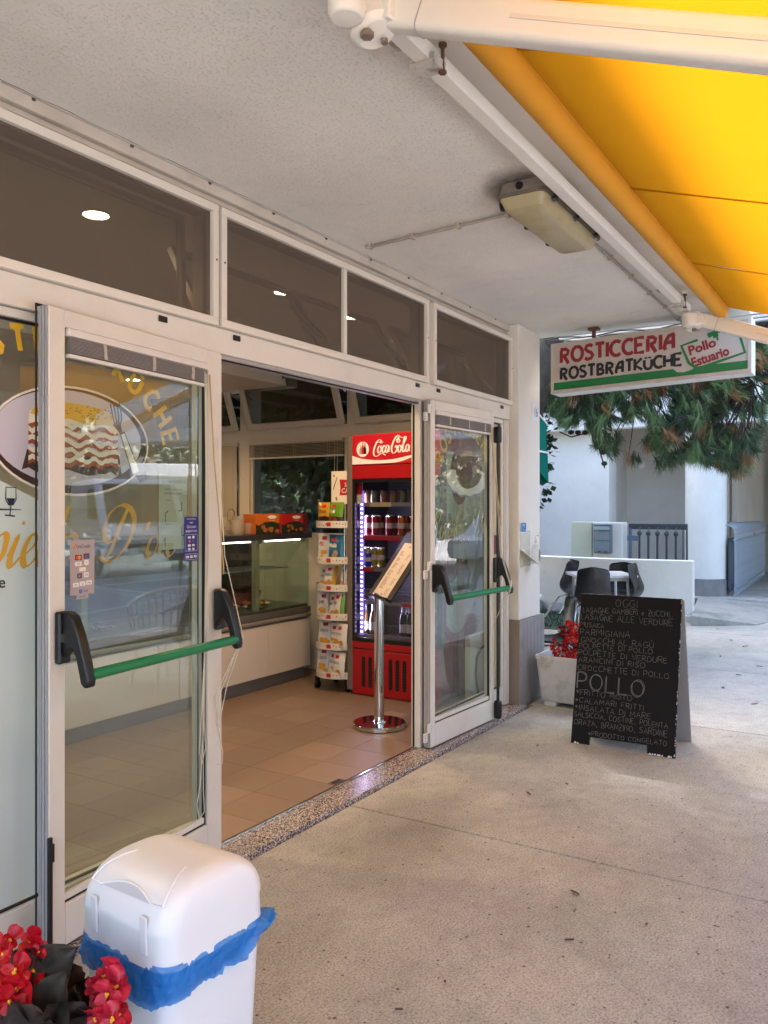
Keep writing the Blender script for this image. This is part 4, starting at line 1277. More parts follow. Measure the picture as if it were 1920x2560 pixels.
# green tilted badge
bx_, bz_, ba = 1.175, .190, math.radians(13.5)
FBd = lambda a, b_, c=0.: FSg(bx_ + a * math.cos(ba) - b_ * math.sin(ba), bz_ + a * math.sin(ba) + b_ * math.cos(ba), c)
k = MB()
k.ribbon([(-.07, .098), (-.185, .098), (-.165, -.04), (-.13, -.088), (-.09, -.1), (.03, -.1), (.20, -.1), (.195, .098), (.13, .098)], .019, FBd, -.0028)
k.ribbon([(.045, .105), (.05, .07)], .035, FBd, -.0026); k.ribbon([(.0, .10), (.06, .108), (.11, .10), (.12, .085)], lambda t, d: .03 * (1 - t) + .006, FBd, -.0024)
k.ribbon([(.055, .08), (.055, .045)], .012, FBd, -.0024)
k.build('badge', SGR, sg)
k = MB(); put_text(k, 'Pollo', -.15, .012, .092, FBd, -.0028, .034); put_text(k, 'Estuario', -.15, -.078, .092, FBd, -.0028, .034, sx=.84); k.build('badge_lettering', SRD, sg)
for yy in (1.95, 1.15):
    MB().box(6.18, 6.24, yy - .04, yy + .04, 2.868, 2.887).box(6.20, 6.212, yy - .014, yy + .014, 2.80, 2.868).build('hanger', RUST, sg)

# ================================================================== things on the pillar
hn = thing('house_number', 'white number plate reading 16 high on the pillar', 'number plate', (6.12, 2.387, 2.25))
FP = frame((0, 2.3895, 0), (1, 0, 0), (0, 0, 1))
MB().prism(rrect(6.035, 6.195, 2.195, 2.325, .006), FP, .0, .004).build('plate', M('enamel_plate', 'dedde0', .3), hn)
k = MB(); put_text(k, '16', 6.115, 2.222, .105, FP, .0046, .0, 'c', sx=.8); k.build('numerals', M('numeral_blue', '1c2550', .4), hn)
sn = thing('sanitiser_stand', 'clear plastic hand sanitiser holder with drip tray and bottle on the pillar', 'dispenser', (5.95, 2.34, 1.1))
ACRY = film_mat('clear_acrylic', 'e6e6da', .35, .2)
MB().prism([(5.80, 1.055), (6.0, 1.055), (6.0, 1.33), (5.80, 1.33)], FP, .001, .004).build('back_plate', ACRY, sn)
k = MB()
k.prism([(5.80, 1.055), (5.84, 1.06), (6.06, 1.06), (6.06, 1.075), (5.80, 1.185)], FP, .004, .0065)
k.build('side_plate', ACRY, sn)
k = MB()
ty = lambda a, b_: V((5.80 + a, 2.385 - b_, 1.19 - .42 * a - .55 * b_))
k.add([ty(0, 0), ty(.22, 0), ty(.22, .11), ty(0, .05), ty(0, 0) - V((0, 0, .004)), ty(.22, 0) - V((0, 0, .004)), ty(.22, .11) - V((0, 0, .004)), ty(0, .05) - V((0, 0, .004))],
      [(0, 1, 2, 3), (7, 6, 5, 4), (0, 4, 5, 1), (1, 5, 6, 2), (2, 6, 7, 3), (3, 7, 4, 0)])
k.build('drip_tray', M('cream_plastic', 'd9d5bd', .3), sn)
FQ = FP
ss = thing('sanitiser_notice', 'small blue and white hand washing sticker above the sanitiser holder', 'sticker', (5.86, 2.385, 1.32))
MB().prism(rrect(5.808, 5.915, 1.315, 1.395, .004), FP, .0045, .0055).build('sheet', WHITE, ss)
k = MB().prism(rrect(5.813, 5.910, 1.322, 1.390, .003), FP, .0056, .006); k.build('blue_field', M('notice_blue', '1f6fb4', .4), ss)
k = MB(); k.ribbon([(5.84, 1.372), (5.868, 1.376), (5.872, 1.356)], .008, FP, .0064); put_text(k, 'lavarsi le mani', 5.861, 1.334, .014, FP, .0064, 0, 'c'); k.build('pictogram', WHITE, ss)
bt = thing('sanitiser_bottle', 'clear pump bottle with dark label standing in the sanitiser holder', 'bottle', (5.99, 2.335, 1.075))
BOT = film_mat('clear_bottle', 'dcdde0', .4, .1)
MB().lathe((5.99, 2.335, 0), [(.0, 1.075), (.032, 1.076), (.033, 1.19), (.026, 1.215), (.012, 1.23), (.012, 1.25)], 14).build('body', BOT, bt, smooth=40)
MB().lathe((5.99, 2.335, 0), [(.014, 1.2505), (.014, 1.268), (.005, 1.27), (.005, 1.29)], 10).tube([(5.99, 2.335, 1.29), (5.985, 2.31, 1.292), (5.98, 2.296, 1.285)], .005, 6).build('pump', WHITE, bt)
MB().box(5.972, 5.988, 2.300, 2.3018, 1.10, 1.18).build('label', M('label_black', '26242a', .5), bt)

# ================================================================== A-board
ab = thing('chalkboard', 'black A-frame chalkboard listing the dishes of the day on the walkway', 'chalkboard', (5.3, 1.43, 0))
BOARD = M('chalkboard_black', '100f10', .8, var=.18, vscale=5, spec=.25)
EDGE = M('board_edge', '19181b', .6, dirt='c8c6c2', dscale=30, damt=.8)
fy0, fy1 = 1.750, 1.106
def board(xb, xt, zt, yb0, yb1, yt0, yt1, notch, mats, name, thick, sgn):
    uu = V((0, -1, 0)); vv = V((xt - xb, 0, zt)).normalized(); H = V((xt - xb, 0, zt)).length
    W = yb0 - yb1
    fr = frame((xb, yb0, 0), uu, vv)
    pts = [(0, 0), (notch[0], 0.004), (notch[0] + .003, notch[2]), (notch[1], notch[2] + .002), (notch[1] + .004, .006), (W, 0), (W - (W - (yt0 - yt1)) / 2, H), ((W - (yt0 - yt1)) / 2, H)]
    a = MB().m(0)
    o = a.prism(pts, fr, -thick, 0)
    o.mi = [1, 0] + [2] * (len(o.mi) - 2)
    bo = o.build(name, mats, ab, bevel=.0015, seg=1)
    return fr, H, W, bo
BW = M('board_back_white', '8c8a8a', .6, var=.06)
fr1, H1, W1, bo1 = board(5.09, 5.298, .938, fy0, fy1, 1.752, 1.112, (.118, .475, .052), [BOARD, BW, EDGE], 'front_board', .018, 1)
fr2, H2, W2, _b = board(5.525, 5.325, .930, 1.745, 1.098, 1.745, 1.104, (.14, .5, .05), [BOARD, BW, EDGE], 'rear_board', -.014, -1)
MB().tube([(5.308, 1.70, .925), (5.322, 1.70, .925)], .012, 8).tube([(5.308, 1.16, .925), (5.322, 1.16, .925)], .012, 8).build('hinge', STEEL, ab)
k = MB()
z = lambda px, py: None
# paint chips along the edges
chips = MB()
for i in range(26):
    t_ = rnd.random()
    x = W1 - .002 - rnd.uniform(0, .004); h_ = rnd.uniform(.004, .016)
    chips.prism([(x - .002, t_ * H1), (x + .002, t_ * H1 + .002), (x + .0015, t_ * H1 + h_), (x - .0015, t_ * H1 + h_ * .7)], fr1, .0003, .0008)
for x0_, n_ in ((.49, 9), (.02, 4), (.60, 3)):
    for i in range(n_):
        x = x0_ + i * .009 + rnd.uniform(-.003, .003); chips.prism([(x, .0035), (x + .008, .003), (x + .006, .009 + rnd.random() * .007), (x + .001, .008)], fr1, .0003, .0008)
chips.build('paint_chips', WHITE, bo1)
ch = MB()
rows = [('OGGI', 0.232, 0.888, 0.045, 0.011),
        ('LASAGNE GAMBERI e ZUCCHI..', 0.02, 0.838, 0.032, 0.011),
        ('LASAGNE ALLE VERDURE', 0.012, 0.793, 0.037, -0.007),
        ('MUSAKA', 0.012, 0.745, 0.03, -0.006),
        ('PARMIGIANA', 0.014, 0.692, 0.036, 0.009),
        ('GNOCCHI.AL RAGÙ', 0.022, 0.643, 0.034, 0.007),
        ('POLPETTE DI POLLO', 0.012, 0.606, 0.031, 0.005),
        ('POLPETTE DI VERDURE', 0.012, 0.56, 0.033, -0.002),
        ('ARANCINI DI RISO', 0.014, 0.517, 0.033, 0.004),
        ('CROCCHETTE DI POLLO', 0.012, 0.464, 0.033, 0.004),
        ('*FRITTO MISTO', 0.012, 0.306, 0.032, 0.004),
        ('*CALAMARI FRITTI', 0.012, 0.259, 0.032, -0.005),
        ('*INSALATA DI MARE', 0.012, 0.212, 0.032, 0.001),
        ('SALSICCIA, COSTINE, POLENTA', 0.012, 0.169, 0.031, -0.000),
        ('ORATA, BRANZINO, SARDINE', 0.014, 0.12, 0.034, 0.006),
        ('*PRODOTTO CONGELATO', 0.11, 0.06, 0.027, 0.012)]
for s_, x, z_, h_, sl in rows:
    total = sum(GL.get(c, GL[' '])[0] + .24 for c in s_) * h_
    sx_ = min(1.15, (.60 - x) / total) if total > .1 else 1
    sx_ = {'OGGI': 1.05, 'MUSAKA': 1.0}.get(s_, sx_)
    put_strokes(ch, s_, x, z_ + rnd.uniform(-.002, .002), h_, fr1, .0006, lambda t, d: .0019 + rnd.uniform(-.0005, .0005), jit=.095, slope=sl, sx=sx_)
ch.build('chalk_writing', CHALK, bo1)
ch = MB()
for dx in (-.0035, 0, .0035):
    put_strokes(ch, 'POLLO', .016 + dx, .348 + dx * .8, .10, fr1, .0012 + dx * .05, lambda t, d: .0022 + rnd.uniform(-.0008, .0008), jit=.03, slope=-.03, sx=1.05)
ch.build('chalk_writing', CHALK, bo1)
# ================================================================== begonias and planters
BLEAF = leaf_mat('begonia_leaf', '201714', '42302a', .5, .08, 34)
BLEAFG = leaf_mat('begonia_leaf_green', '232319', '3c352b', .5, .1, 34)
PETAL = leaf_mat('begonia_petal', 'a80c1e', 'd01f2c', .4, .25, 42)
PETALP = leaf_mat('begonia_petal_pink', 'b0182e', 'd6344a', .4, .25, 42)
STAMEN = M('stamen_yellow', 'e0a010', .5)
STEM = leaf_mat('begonia_stem', '5a2a24', '6e3a2c', .5, .1)

def leaf_mesh(mb, base, dirn, up, L, Wd, cup=.25, droop=.3):
    d = V(dirn).normalized(); s = d.cross(V(up)).normalized(); u = s.cross(d)
    def fn(a, b_):
        t = b_; x = (a - .5) * 2
        wd = Wd * (math.sin(PI * min(1, t * .93 + .07)) ** .7) * (1 - .42 * t) * .72 * (1 + .05 * math.sin(t * 34))
        asym = 1.15 if x > 0 else .9
        return V(base) + d * (L * t) + s * (x * wd * asym) + u * (cup * 1.5 * abs(x) ** .8 * wd - droop * L * t * t + .045 * L * math.sin(t * 11 + x * 4) * abs(x) - .02 * L * abs(math.sin(t * 14 + abs(x) * 3)) * (1 - abs(x)))
    mb.grid(fn, 8, 12)
def flower(mb, c, n, r, petals=4):
    n = V(n).normalized(); a = n.orthogonal().normalized(); b_ = n.cross(a)
    for k in range(petals):
        th = 2 * PI * k / petals + rnd.uniform(-.2, .2)
        d = a * math.cos(th) + b_ * math.sin(th)
        R_ = r * (1.15 if k % 2 == 0 else .75) * rnd.uniform(.85, 1.1)
        s = n.cross(d)
        lift = rnd.uniform(-.1, .9)
        def fn(p, q):
            x = (p - .5) * 2
            wd = R_ * (.60 if k % 2 == 0 else .42) * math.sin(PI * (.06 + .82 * q)) ** .8 * (1 + .10 * math.sin(q * 7 + k))
            return V(c) + d * (R_ * q) + s * (x * wd) + n * (lift * R_ * q * q + .30 * wd * abs(x) * (1 if k % 2 else -1) - .02 * R_ + .05 * R_ * math.sin(6 * x + k))
        mb.m(0).grid(fn, 6, 5)
    mb.m(1)
    for k in range(4):
        mb.ball(V(c) + n * r * .16 + a * rnd.uniform(-.1, .1) * r + b_ * rnd.uniform(-.1, .1) * r, r * .11, 6, 4)
    mb.m(0)

# ---- foreground begonia at the lower left
fb = thing('begonia_plant', 'large dark-leaved begonia with red flowers in the lower left corner, beside the white bin', 'plant', (1.0, 1.52, .3))
CP = V((0, 0, 1.5))
FW, RT = V((math.cos(YAW), math.sin(YAW), 0)), V((math.sin(YAW), -math.cos(YAW), 0))
def at(px, py, d): return CP + FW * d + RT * ((px - 960) / 2050 * d) + V((0, 0, (1271 - py) / 2050 * d))
st = MB()
rootp = V((1.0, 1.50, .27))
leaves = [((20, 2560), (150, 2392), 1.66, .2), ((62, 2440), (88, 2368), 1.70, .5), ((150, 2420), (190, 2520), 1.70, .3), ((100, 2600), (140, 2455), 1.60, .1), ((160, 2560), (205, 2480), 1.66, .4), ((150, 2640), (225, 2530), 1.62, .2),
          ((10, 2400), (-30, 2470), 1.72, .3), ((60, 2530), (-20, 2560), 1.6, .2), ((205, 2560), (225, 2440), 1.72, .4), ((140, 2650), (20, 2620), 1.55, .2), ((5, 2620), (120, 2540), 1.55, .2), ((230, 2600), (180, 2545), 1.6, .3), ((40, 2450), (12, 2395), 1.74, .4),
          ((70, 2600), (55, 2500), 1.58, .0), ((120, 2520), (60, 2462), 1.68, .5), ((190, 2640), (170, 2500), 1.64, .1), ((215, 2530), (245, 2490), 1.70, .3), ((110, 2680), (80, 2560), 1.52, .1), ((160, 2470), (140, 2400), 1.72, -.2), ((180, 2600), (120, 2510), 1.6, .4)]
for i, (a, b_, d, tw) in enumerate(leaves):
    p, q = at(*a, d), at(*b_, d - .03)
    mb = MB()
    L = (q - p).length
    upv = -FW * .75 + V((0, 0, .55)) + RT * (tw - .3)
    leaf_mesh(mb, p, q - p, upv, L * 1.1, L * rnd.uniform(.56, .74) + .022, .22, -.1 if i % 3 else .15)
    mb.build('leaf', BLEAF if i % 3 else BLEAFG, fb, smooth=70)
    st.tube([p, (p + rootp) / 2 + V((0, 0, -.04)), rootp], .0035, 6)
fl_ = [(10, 2385, 1.62, .022), (24, 2350, 1.66, .024), (75, 2352, 1.68, .026), (93, 2362, 1.67, .022), (98, 2378, 1.66, .016), (84, 2425, 1.66, .030), (40, 2430, 1.60, .034), (44, 2470, 1.58, .030), (26, 2506, 1.56, .034), (12, 2530, 1.57, .03), (-5, 2378, 1.62, .03),
       (260, 2440, 1.66, .027), (285, 2425, 1.64, .028), (300, 2440, 1.66, .022), (295, 2465, 1.62, .030), (245, 2460, 1.65, .024), (232, 2470, 1.66, .02), (270, 2482, 1.60, .030), (252, 2492, 1.63, .022), (302, 2475, 1.63, .02), (298, 2515, 1.64, .020), (238, 2545, 1.58, .026), (284, 2548, 1.57, .030), (300, 2535, 1.6, .02), (268, 2530, 1.62, .02), (222, 2565, 1.6, .02)]
for i, (x, y, d, r) in enumerate(fl_):
    mb = MB()
    c = at(x, y, d)
    flower(mb, c, -FW * 1 + V((rnd.uniform(-.5, .5), rnd.uniform(-.5, .5), rnd.uniform(-.1, .6))), r, 4 if i % 3 else 5)
    mb.build('flower', [PETAL if x < 200 else PETALP, STAMEN], fb, smooth=70)
    hub = at(272, 2520, 1.64) if x > 200 else at(50, 2480, 1.64)
    st.tube([c + FW * .004, (c + hub) / 2 + V((0, 0, .0)), hub], .0018, 5)
for hub in (at(272, 2520, 1.64), at(50, 2480, 1.64)):
    st.tube([hub, (hub + rootp) / 2, rootp], .004, 6)
st.build('stem', STEM, fb, smooth=60)
PLW = M('planter_plastic', 'd4d0cb', .5, var=.05, dirt='8a6f4e', dscale=7, damt=.65)
def planter(name, label, x0, x1, y0, y1, h, inset=.03):
    t = thing(name, label, 'planter', ((x0 + x1) / 2, (y0 + y1) / 2, 0))
    def rg(k, z, off=0): return [V((x, y, z)) for x, y in rrect(x0 + k, x1 - k, y0 + k, y1 - k, max(.012, .03 - off), 3)]
    o = MB(); rings = [rg(inset + .02, .035), rg(inset + .004, .06), rg(.006, h - .03), rg(.0, h - .028), rg(.0, h), rg(.016, h), rg(.022, h - .09)]
    loft(o, rings).build('tub', PLW, t, smooth=35)
    f = MB()
    for a, b_ in ((x0 + inset + .025, y0 + inset + .025), (x0 + inset + .025, y1 - inset - .125), (x1 - inset - .125, y0 + inset + .025), (x1 - inset - .125, y1 - inset - .125)):
        f.box(a, a + .10, b_, b_ + .10, .0, .05)
    f.build('foot', PLW, t, bevel=.006)
    so = MB()
    def fn(u, v): 
        x, y = x0 + .024 + (x1 - x0 - .048) * u, y0 + .024 + (y1 - y0 - .048) * v
        return (x, y, h - .055 + .02 * noise.noise(V((x * 18, y * 18, 0))))
    so.grid(fn, 14, 24).build('soil', M('potting_soil', '241c17', .95, var=.4, vscale=50, bump=.6), t, smooth=60)
    return t
planter('planter', 'white plastic planter box at the pillar foot, behind the chalkboard', 5.90, 6.27, 1.55, 2.315, .385)
planter('planter', 'white plastic planter box under the foreground begonia', .72, 1.12, 1.22, 1.86, .32)

# ---- begonia in the planter by the pillar
pb = thing('begonia_plant', 'red flowering begonia in the planter at the pillar', 'plant', (6.08, 2.0, .33))
st = MB()
r2 = random.Random(5)
cc = V((6.05, 2.02, .36))
for i in range(30):
    a = r2.uniform(0, 2 * PI); h_ = r2.uniform(-.02, .25); rr = r2.uniform(.02, .13) * (1 - h_ * 1.2)
    p = cc + V((rr * math.cos(a), rr * 1.2 * math.sin(a), h_))
    mb = MB(); leaf_mesh(mb, p, V((math.cos(a), math.sin(a), r2.uniform(-.1, .7))), (0, 0, 1), r2.uniform(.05, .085), r2.uniform(.05, .07), .2, .2)
    mb.build('leaf', BLEAF if i % 2 else BLEAFG, pb, smooth=70)
    st.tube([cc - V((0, 0, .03)), cc + V((rr * .4 * math.cos(a), rr * .4 * math.sin(a), h_ * .6)), p], .003, 5)
for i in range(95):
    a = r2.uniform(PI * .5, PI * 1.75); h_ = r2.choice((r2.uniform(.0, .08), r2.uniform(.05, .2), r2.uniform(.12, .27)))
    w_ = (.17 - .42 * h_) * r2.uniform(.35, 1)
    p = cc + V((w_ * .9 * math.cos(a), w_ * 1.35 * math.sin(a) + .02, h_))
    mb = MB(); flower(mb, p, V((math.cos(a) - .6, math.sin(a) - .3, r2.uniform(-.2, .8))), r2.uniform(.02, .032), 4)
    mb.build('flower', [PETAL, STAMEN], pb, smooth=70)
    st.tube([p, (p + cc) / 2 + V((0, 0, .03)), cc], .0015, 4)
st.build('stem', STEM, pb)

# ================================================================== waste bin
bn = thing('waste_bin', 'white swing-lid waste bin in front of the left door leaf', 'bin', (1.36, 1.46, 0))
BINM = M('bin_plastic', 'd9dbdf', .38, var=.015, bump=.08, bscale=220)
zl = .55
B1, B2, B3 = V((1.212, 1.549, 0)), V((1.198, 1.282, 0)), V((1.449, 1.231, 0))   # left, near, right corners of the lid base
e1, e2 = (B1 - B2), (B3 - B2)
e1u, e2u = e1.normalized(), e2.normalized()
e2u = (e2u - e1u * e2u.dot(e1u)).normalized()
Wl, Dl = .300, .292            # swing axis along e2 (depth), arch across e1
cen = B2 + e1u * .134 + e2u * .134 + RT * .011
cen.z = 0
BP = lambda a, b_, z_: cen + e1u * a + e2u * b_ + V((0, 0, z_))
hw, hd = .152, .152
def bring(kx, ky, z_, r): return [BP(x, y, z_) for x, y in rrect(-kx, kx, -ky, ky, r, 5)]
loft(MB(), [bring(.122, .122, .0, .03), bring(.125, .125, .02, .035), bring(.145, .145, .50, .04), bring(.146, .146, .545, .04)]).build('body', BINM, bn, smooth=40)
# lid: skirt then an arch running from the -e2 face over to +e2
lid = MB()
N = 18
rings = [bring(hw, hd, zl - .008, .045), bring(hw, hd, zl + .0, .045), bring(hw - .002, hd - .002, zl + .055, .045)]
for i in range(1, N + 1):
    t = i / N
    a = t * PI / 2
    kx = (hw - .002) * (1 - (1 - math.cos(a * .98)) * .55 * t)     # along e1
    kx = (hw - .002) - .040 * t ** 3
    ky = (hd - .002) * math.cos(a * .97) ** .72 + .004
    z_ = zl + .055 + .106 * math.sin(a)
    rings.append(bring(kx, ky, z_, min(.045, ky * .95)))
loft(lid, rings).build('lid', BINM, bn, smooth=50)
# swing flap line, painted shade of the finger recess and hinge slots on the near face
FL = M('bin_flap', 'cfd1d6', .4)
# face frame on the -e1 ... choose the face whose outward normal points to -e2? (door of the bin looks along -X+)
fl2 = MB()
def face(a, z_, off): return BP(-0 + a, 0, z_)
for s in (-1, 1):
    slot = MB()
    q = [BP(s * .083 + w_, -hd - .0065 + dz, z0) for w_, dz, z0 in ((-.011, .003, zl + .02), (.011, .003, zl + .02), (.011, .001, zl + .10), (-.011, .001, zl + .10))]
    slot.add(q + [p - e2u * -.004 for p in q], [(0, 1, 2, 3), (0, 4, 5, 1), (1, 5, 6, 2), (2, 6, 7, 3), (3, 7, 4, 0)])
    slot.build('hinge_slot', FL, bn, bevel=.003)
g = MB()
def lidpt(a, t_):
    """point on the arch surface, a along e1, t_ 0..1 from the near face up"""
    an = t_ * PI / 2
    ky = (hd - .002) * math.cos(an * .97) ** .72 + .004
    return BP(a, -ky - .0008, zl + .055 + .106 * math.sin(an) + .0008)
kxs = lambda t_: (hw - .002) - .040 * t_ ** 3 - .024 - .012 * t_
for s in (-1, 1):
    g.tube([lidpt(s * kxs(.42 + .58 * i / 12), .42 + .58 * i / 12) for i in range(12)], .0022, 6)
g.tube([lidpt(-kxs(.42), .42), lidpt(-.085, .40)], .002, 6).tube([lidpt(kxs(.42), .42), lidpt(.085, .40)], .002, 6)
g.tube([lidpt(-.085 + .17 * i / 12, .40 + .14 * math.sin(PI * i / 12)) for i in range(13)], .0026, 6)
g.build('flap_seam', M('bin_seam', 'e6e8ec', .4), bn, smooth=60)
rec = MB()
def fn(u, v):
    a = -.083 + .166 * u
    t_ = .40 + .135 * math.sin(PI * u) * v
    p = lidpt(a, t_)
    return p + e2u * (.016 * math.sin(PI * u) * (v) ) * .0 - V((0, 0, 0))
rec.grid(fn, 14, 4).build('recess_shade', M('bin_recess_shade', 'b9bcc3', .45), bn, smooth=60)  # no real depth: the shade of the recess is a greyer patch

bag = thing('bin_bag', 'crumpled translucent blue plastic bag hanging out under the bin lid', 'bag', tuple(BP(0, 0, .5)))
BAG = film_mat('blue_polythene', '2595e4', .64, .12, .45, 1.)
r3 = random.Random(3)
nb = 176
outl = rrect(-.150, .150, -.150, .150, .04, 5)
# resample outline
per = []; tot = 0
for i in range(len(outl)):
    a, b_ = outl[i], outl[(i + 1) % len(outl)]
    l = math.hypot(b_[0] - a[0], b_[1] - a[1]); per.append((tot, l, a, b_)); tot += l
def op(s):
    s = (s % 1) * tot
    for st_, l, a, b_ in per:
        if s <= st_ + l + 1e-9:
            t = (s - st_) / max(l, 1e-9); return (a[0] + (b_[0] - a[0]) * t, a[1] + (b_[1] - a[1]) * t)
    return outl[0]
def bagfn(u, v):
    x, y = op(u)
    r_ = math.hypot(x, y)
    far = max(0., (y / .139 + .2))                   # +e2 side is bunched and frilled
    nz = noise.noise(V((x * 22, y * 22, v * 2.2))) ; nz2 = noise.noise(V((x * 60, y * 60, v * 4)))
    length = .062 + .04 * noise.noise(V((x * 9 + 3, y * 9, 1.7))) + (.018 if x < 0 and y < 0 else 0)
    flare = 1.01 + .10 * v * (.5 + .5 * far) + (.05 + .13 * far) * v * nz + .05 * v * nz2 + .055 * v * abs(noise.noise(V((x * 95, y * 95, v * 1.2 + 7)))) - .02 * v
    z_ = zl + .006 - length * v + .012 * v * nz
    if far > .7 and x < .02:
        z_ += .05 * v * (far - .6)
        flare += .10 * v * (far - .7)
    return BP(x * flare, y * flare, z_)
MB().grid(bagfn, nb, 14).build('film', BAG, bag, smooth=80)
MB().grid(lambda u, v: bagfn(u, 1 - v) * 1 + (BP(0, 0, zl - .05) - bagfn(u, 1 - v)) * (.012 + .05 * v) + V((0, 0, .012 * v)), nb, 4).build('folded_hem', BAG, bag, smooth=80)
# ================================================================== downlights
DOWN = emit_mat('downlight_glow', 'ffe2b0', 16)
RIM = M('downlight_rim', 'd9d5cc', .4)
for x, y, zc, lab in ((2.48, 3.08, 2.84, 'round warm downlight in the shop ceiling behind the far left high window'), (3.98, 3.20, 2.84, 'round warm downlight behind the middle high window, left of its mullion'), (4.75, 3.21, 2.84, 'round warm downlight behind the middle high window, right of its mullion'),
               (1.2, 3.2, 2.84, 'round warm downlight in the shop ceiling near the left wall'), (3.2, 5.6, 2.62, 'round warm downlight in the bulkhead behind the counter, to the left'), (4.9, 5.6, 2.62, 'round warm downlight in the bulkhead behind the counter, to the right')):
    t = thing('downlight', lab, 'ceiling light', (x, y, zc), group='downlights in the shop')
    MB().lathe((x, y, 0), [(.072, zc - .001), (.072, zc - .006), (.058, zc - .008), (.056, zc - .002)], 24).build('trim_ring', RIM, t, smooth=40)
    MB().lathe((x, y, 0), [(.0, zc - .0045), (.055, zc - .0045)], 24).build('lens', DOWN, t)
    ld = bpy.data.lights.new('downlight_lamp', 'SPOT'); ld.energy = 8.5; ld.color = (1, .68, .38); ld.shadow_soft_size = .05; ld.spot_size = math.radians(150); ld.spot_blend = .8
    lo = bpy.data.objects.new('downlight_lamp', ld); COL.objects.link(lo); lo.parent = t; lo.location = (0, 0, -.03)

# ================================================================== windows in the far wall
WF = M('window_frame_paint', 'c4bbac', .45, var=.03)
ww = thing('side_window_row', 'row of cream framed shop windows with raised and lowered blinds behind the counter', 'window row', (6.05, 4.6, 1.25))
VB = M('venetian_slat', 'b5aa98', .55, var=.04)
for i, (a, b_) in enumerate(((2.96, 4.04), (4.14, 5.28), (5.40, 6.55))):
    f = MB()
    f.box(6.06, 6.11, a, b_, 1.242, 1.275).box(6.06, 6.11, a, b_, 2.105, 2.139).box(6.06, 6.11, a, a + .035, 1.2755, 2.1045).box(6.06, 6.11, b_ - .035, b_, 1.2755, 2.1045)
    fo = f.build('window', WF, ww, bevel=.002, seg=1)
    MB().box(6.08, 6.086, a + .036, b_ - .036, 1.276, 2.104).build('pane', DGLASS, fo)
    # tilted hopper above, leaning into the room
    h_ = MB()
    mt = Matrix.Translation((6.045, 0, 2.262)) @ Matrix.Rotation(math.radians(-20), 4, 'Y')
    HH = .52
    for q in ((-.035, 0, a + .01, b_ - .01, 0, .055), (-.035, 0, a + .01, b_ - .01, HH - .055, HH), (-.035, 0, a + .01, a + .07, .0555, HH - .0555), (-.035, 0, b_ - .07, b_ - .01, .0555, HH - .0555)):
        k = MB().box(*q); h_.add([mt @ V(p) for p in k.v], k.f)
    ho = h_.build('hopper_sash', WF, ww, bevel=.002, seg=1)
    k = MB().box(-.022, -.016, a + .071, b_ - .071, .056, HH - .056)
    MB().add([mt @ V(p) for p in k.v], k.f).build('hopper_glass', DGLASS, ho)
    k = MB()
    for yy in (a + .22, b_ - .22):
        q = MB().box(-.040, -.03, yy - .03, yy + .03, -.012, .012); k.add([mt @ V(p) for p in q.v], q.f)
    k.build('hinge', WF, ho)
    q = MB().box(-.06, -.034, (a + b_) / 2 - .02, (a + b_) / 2 + .02, HH - .06, HH + .015); MB().add([mt @ V(p) for p in q.v], q.f).build('catch', BLK, ho)
    MB().bar((6.06, a + .02, 2.55), mt @ V((-.03, a + .02, .4)), .008, .014).bar((6.06, b_ - .02, 2.55), mt @ V((-.03, b_ - .02, .4)), .008, .014).build('stay', STEEL, ho)
def blind(a, b_, zend, nsl, gap, tilt, lab):
    t = thing('venetian_blind', lab, 'blind', (6.03, (a + b_) / 2, 2.11), group='venetian blinds on the side windows')
    MB().box(6.012, 6.045, a, b_, 2.108, 2.135).build('head_rail', WF, t, bevel=.002, seg=1)
    s0 = None
    for i in range(nsl):
        z_ = 2.098 - i * gap
        if s0 is None:
            mb = MB(); c = math.cos(tilt) * .0125; s_ = math.sin(tilt) * .0125
            mb.add([(6.028 - c, a + .004, z_ - s_), (6.028 + c, a + .004, z_ + s_), (6.028 + c, b_ - .004, z_ + s_), (6.028 - c, b_ - .004, z_ - s_), (6.028 - c, a + .004, z_ - s_ - .001), (6.028 + c, a + .004, z_ + s_ - .001), (6.028 + c, b_ - .004, z_ + s_ - .001), (6.028 - c, b_ - .004, z_ - s_ - .001)], [(0, 1, 2, 3), (4, 7, 6, 5), (0, 4, 5, 1), (2, 6, 7, 3), (1, 5, 6, 2), (3, 7, 4, 0)])
            s0 = mb.build('slat', VB, t); base = s0.location.copy()
        else:
            c = share(s0, 'slat', t, (0, 0, 0)); c.location = base + V((0, 0, -i * gap)); c.rotation_euler = (rnd.uniform(-.002, .002), 0, 0)
    zb2 = 2.098 - nsl * gap
    MB().box(6.018, 6.038, a, b_, zb2 - .016, zb2).build('bottom_rail', WF, t)
    k = MB()
    for u in (.15, .5, .85):
        y = a + (b_ - a) * u
        k.tube([(6.013, y, 2.11), (6.013, y, zb2)], .0018, 4).tube([(6.042, y, 2.11), (6.042, y, zb2)], .0018, 4)
    for dy in (.05, .08):
        k.tube([(6.005, a + dy, 2.11), (6.0, a + dy + .005, 1.7), (5.995, a + dy - .01, 1.45)], .0022, 4)
    k.build('ladder_cord', CORD, t)
blind(5.42, 6.53, 1.28, 37, .0215, 1.15, 'lowered cream blind at the left window behind the counter')
blind(4.16, 5.27, 1.9, 9, .0125, .35, 'raised cream blind over the dark middle window behind the counter')
blind(2.98, 4.03, 1.28, 37, .0215, 1.15, 'lowered cream blind behind the red drinks fridge')

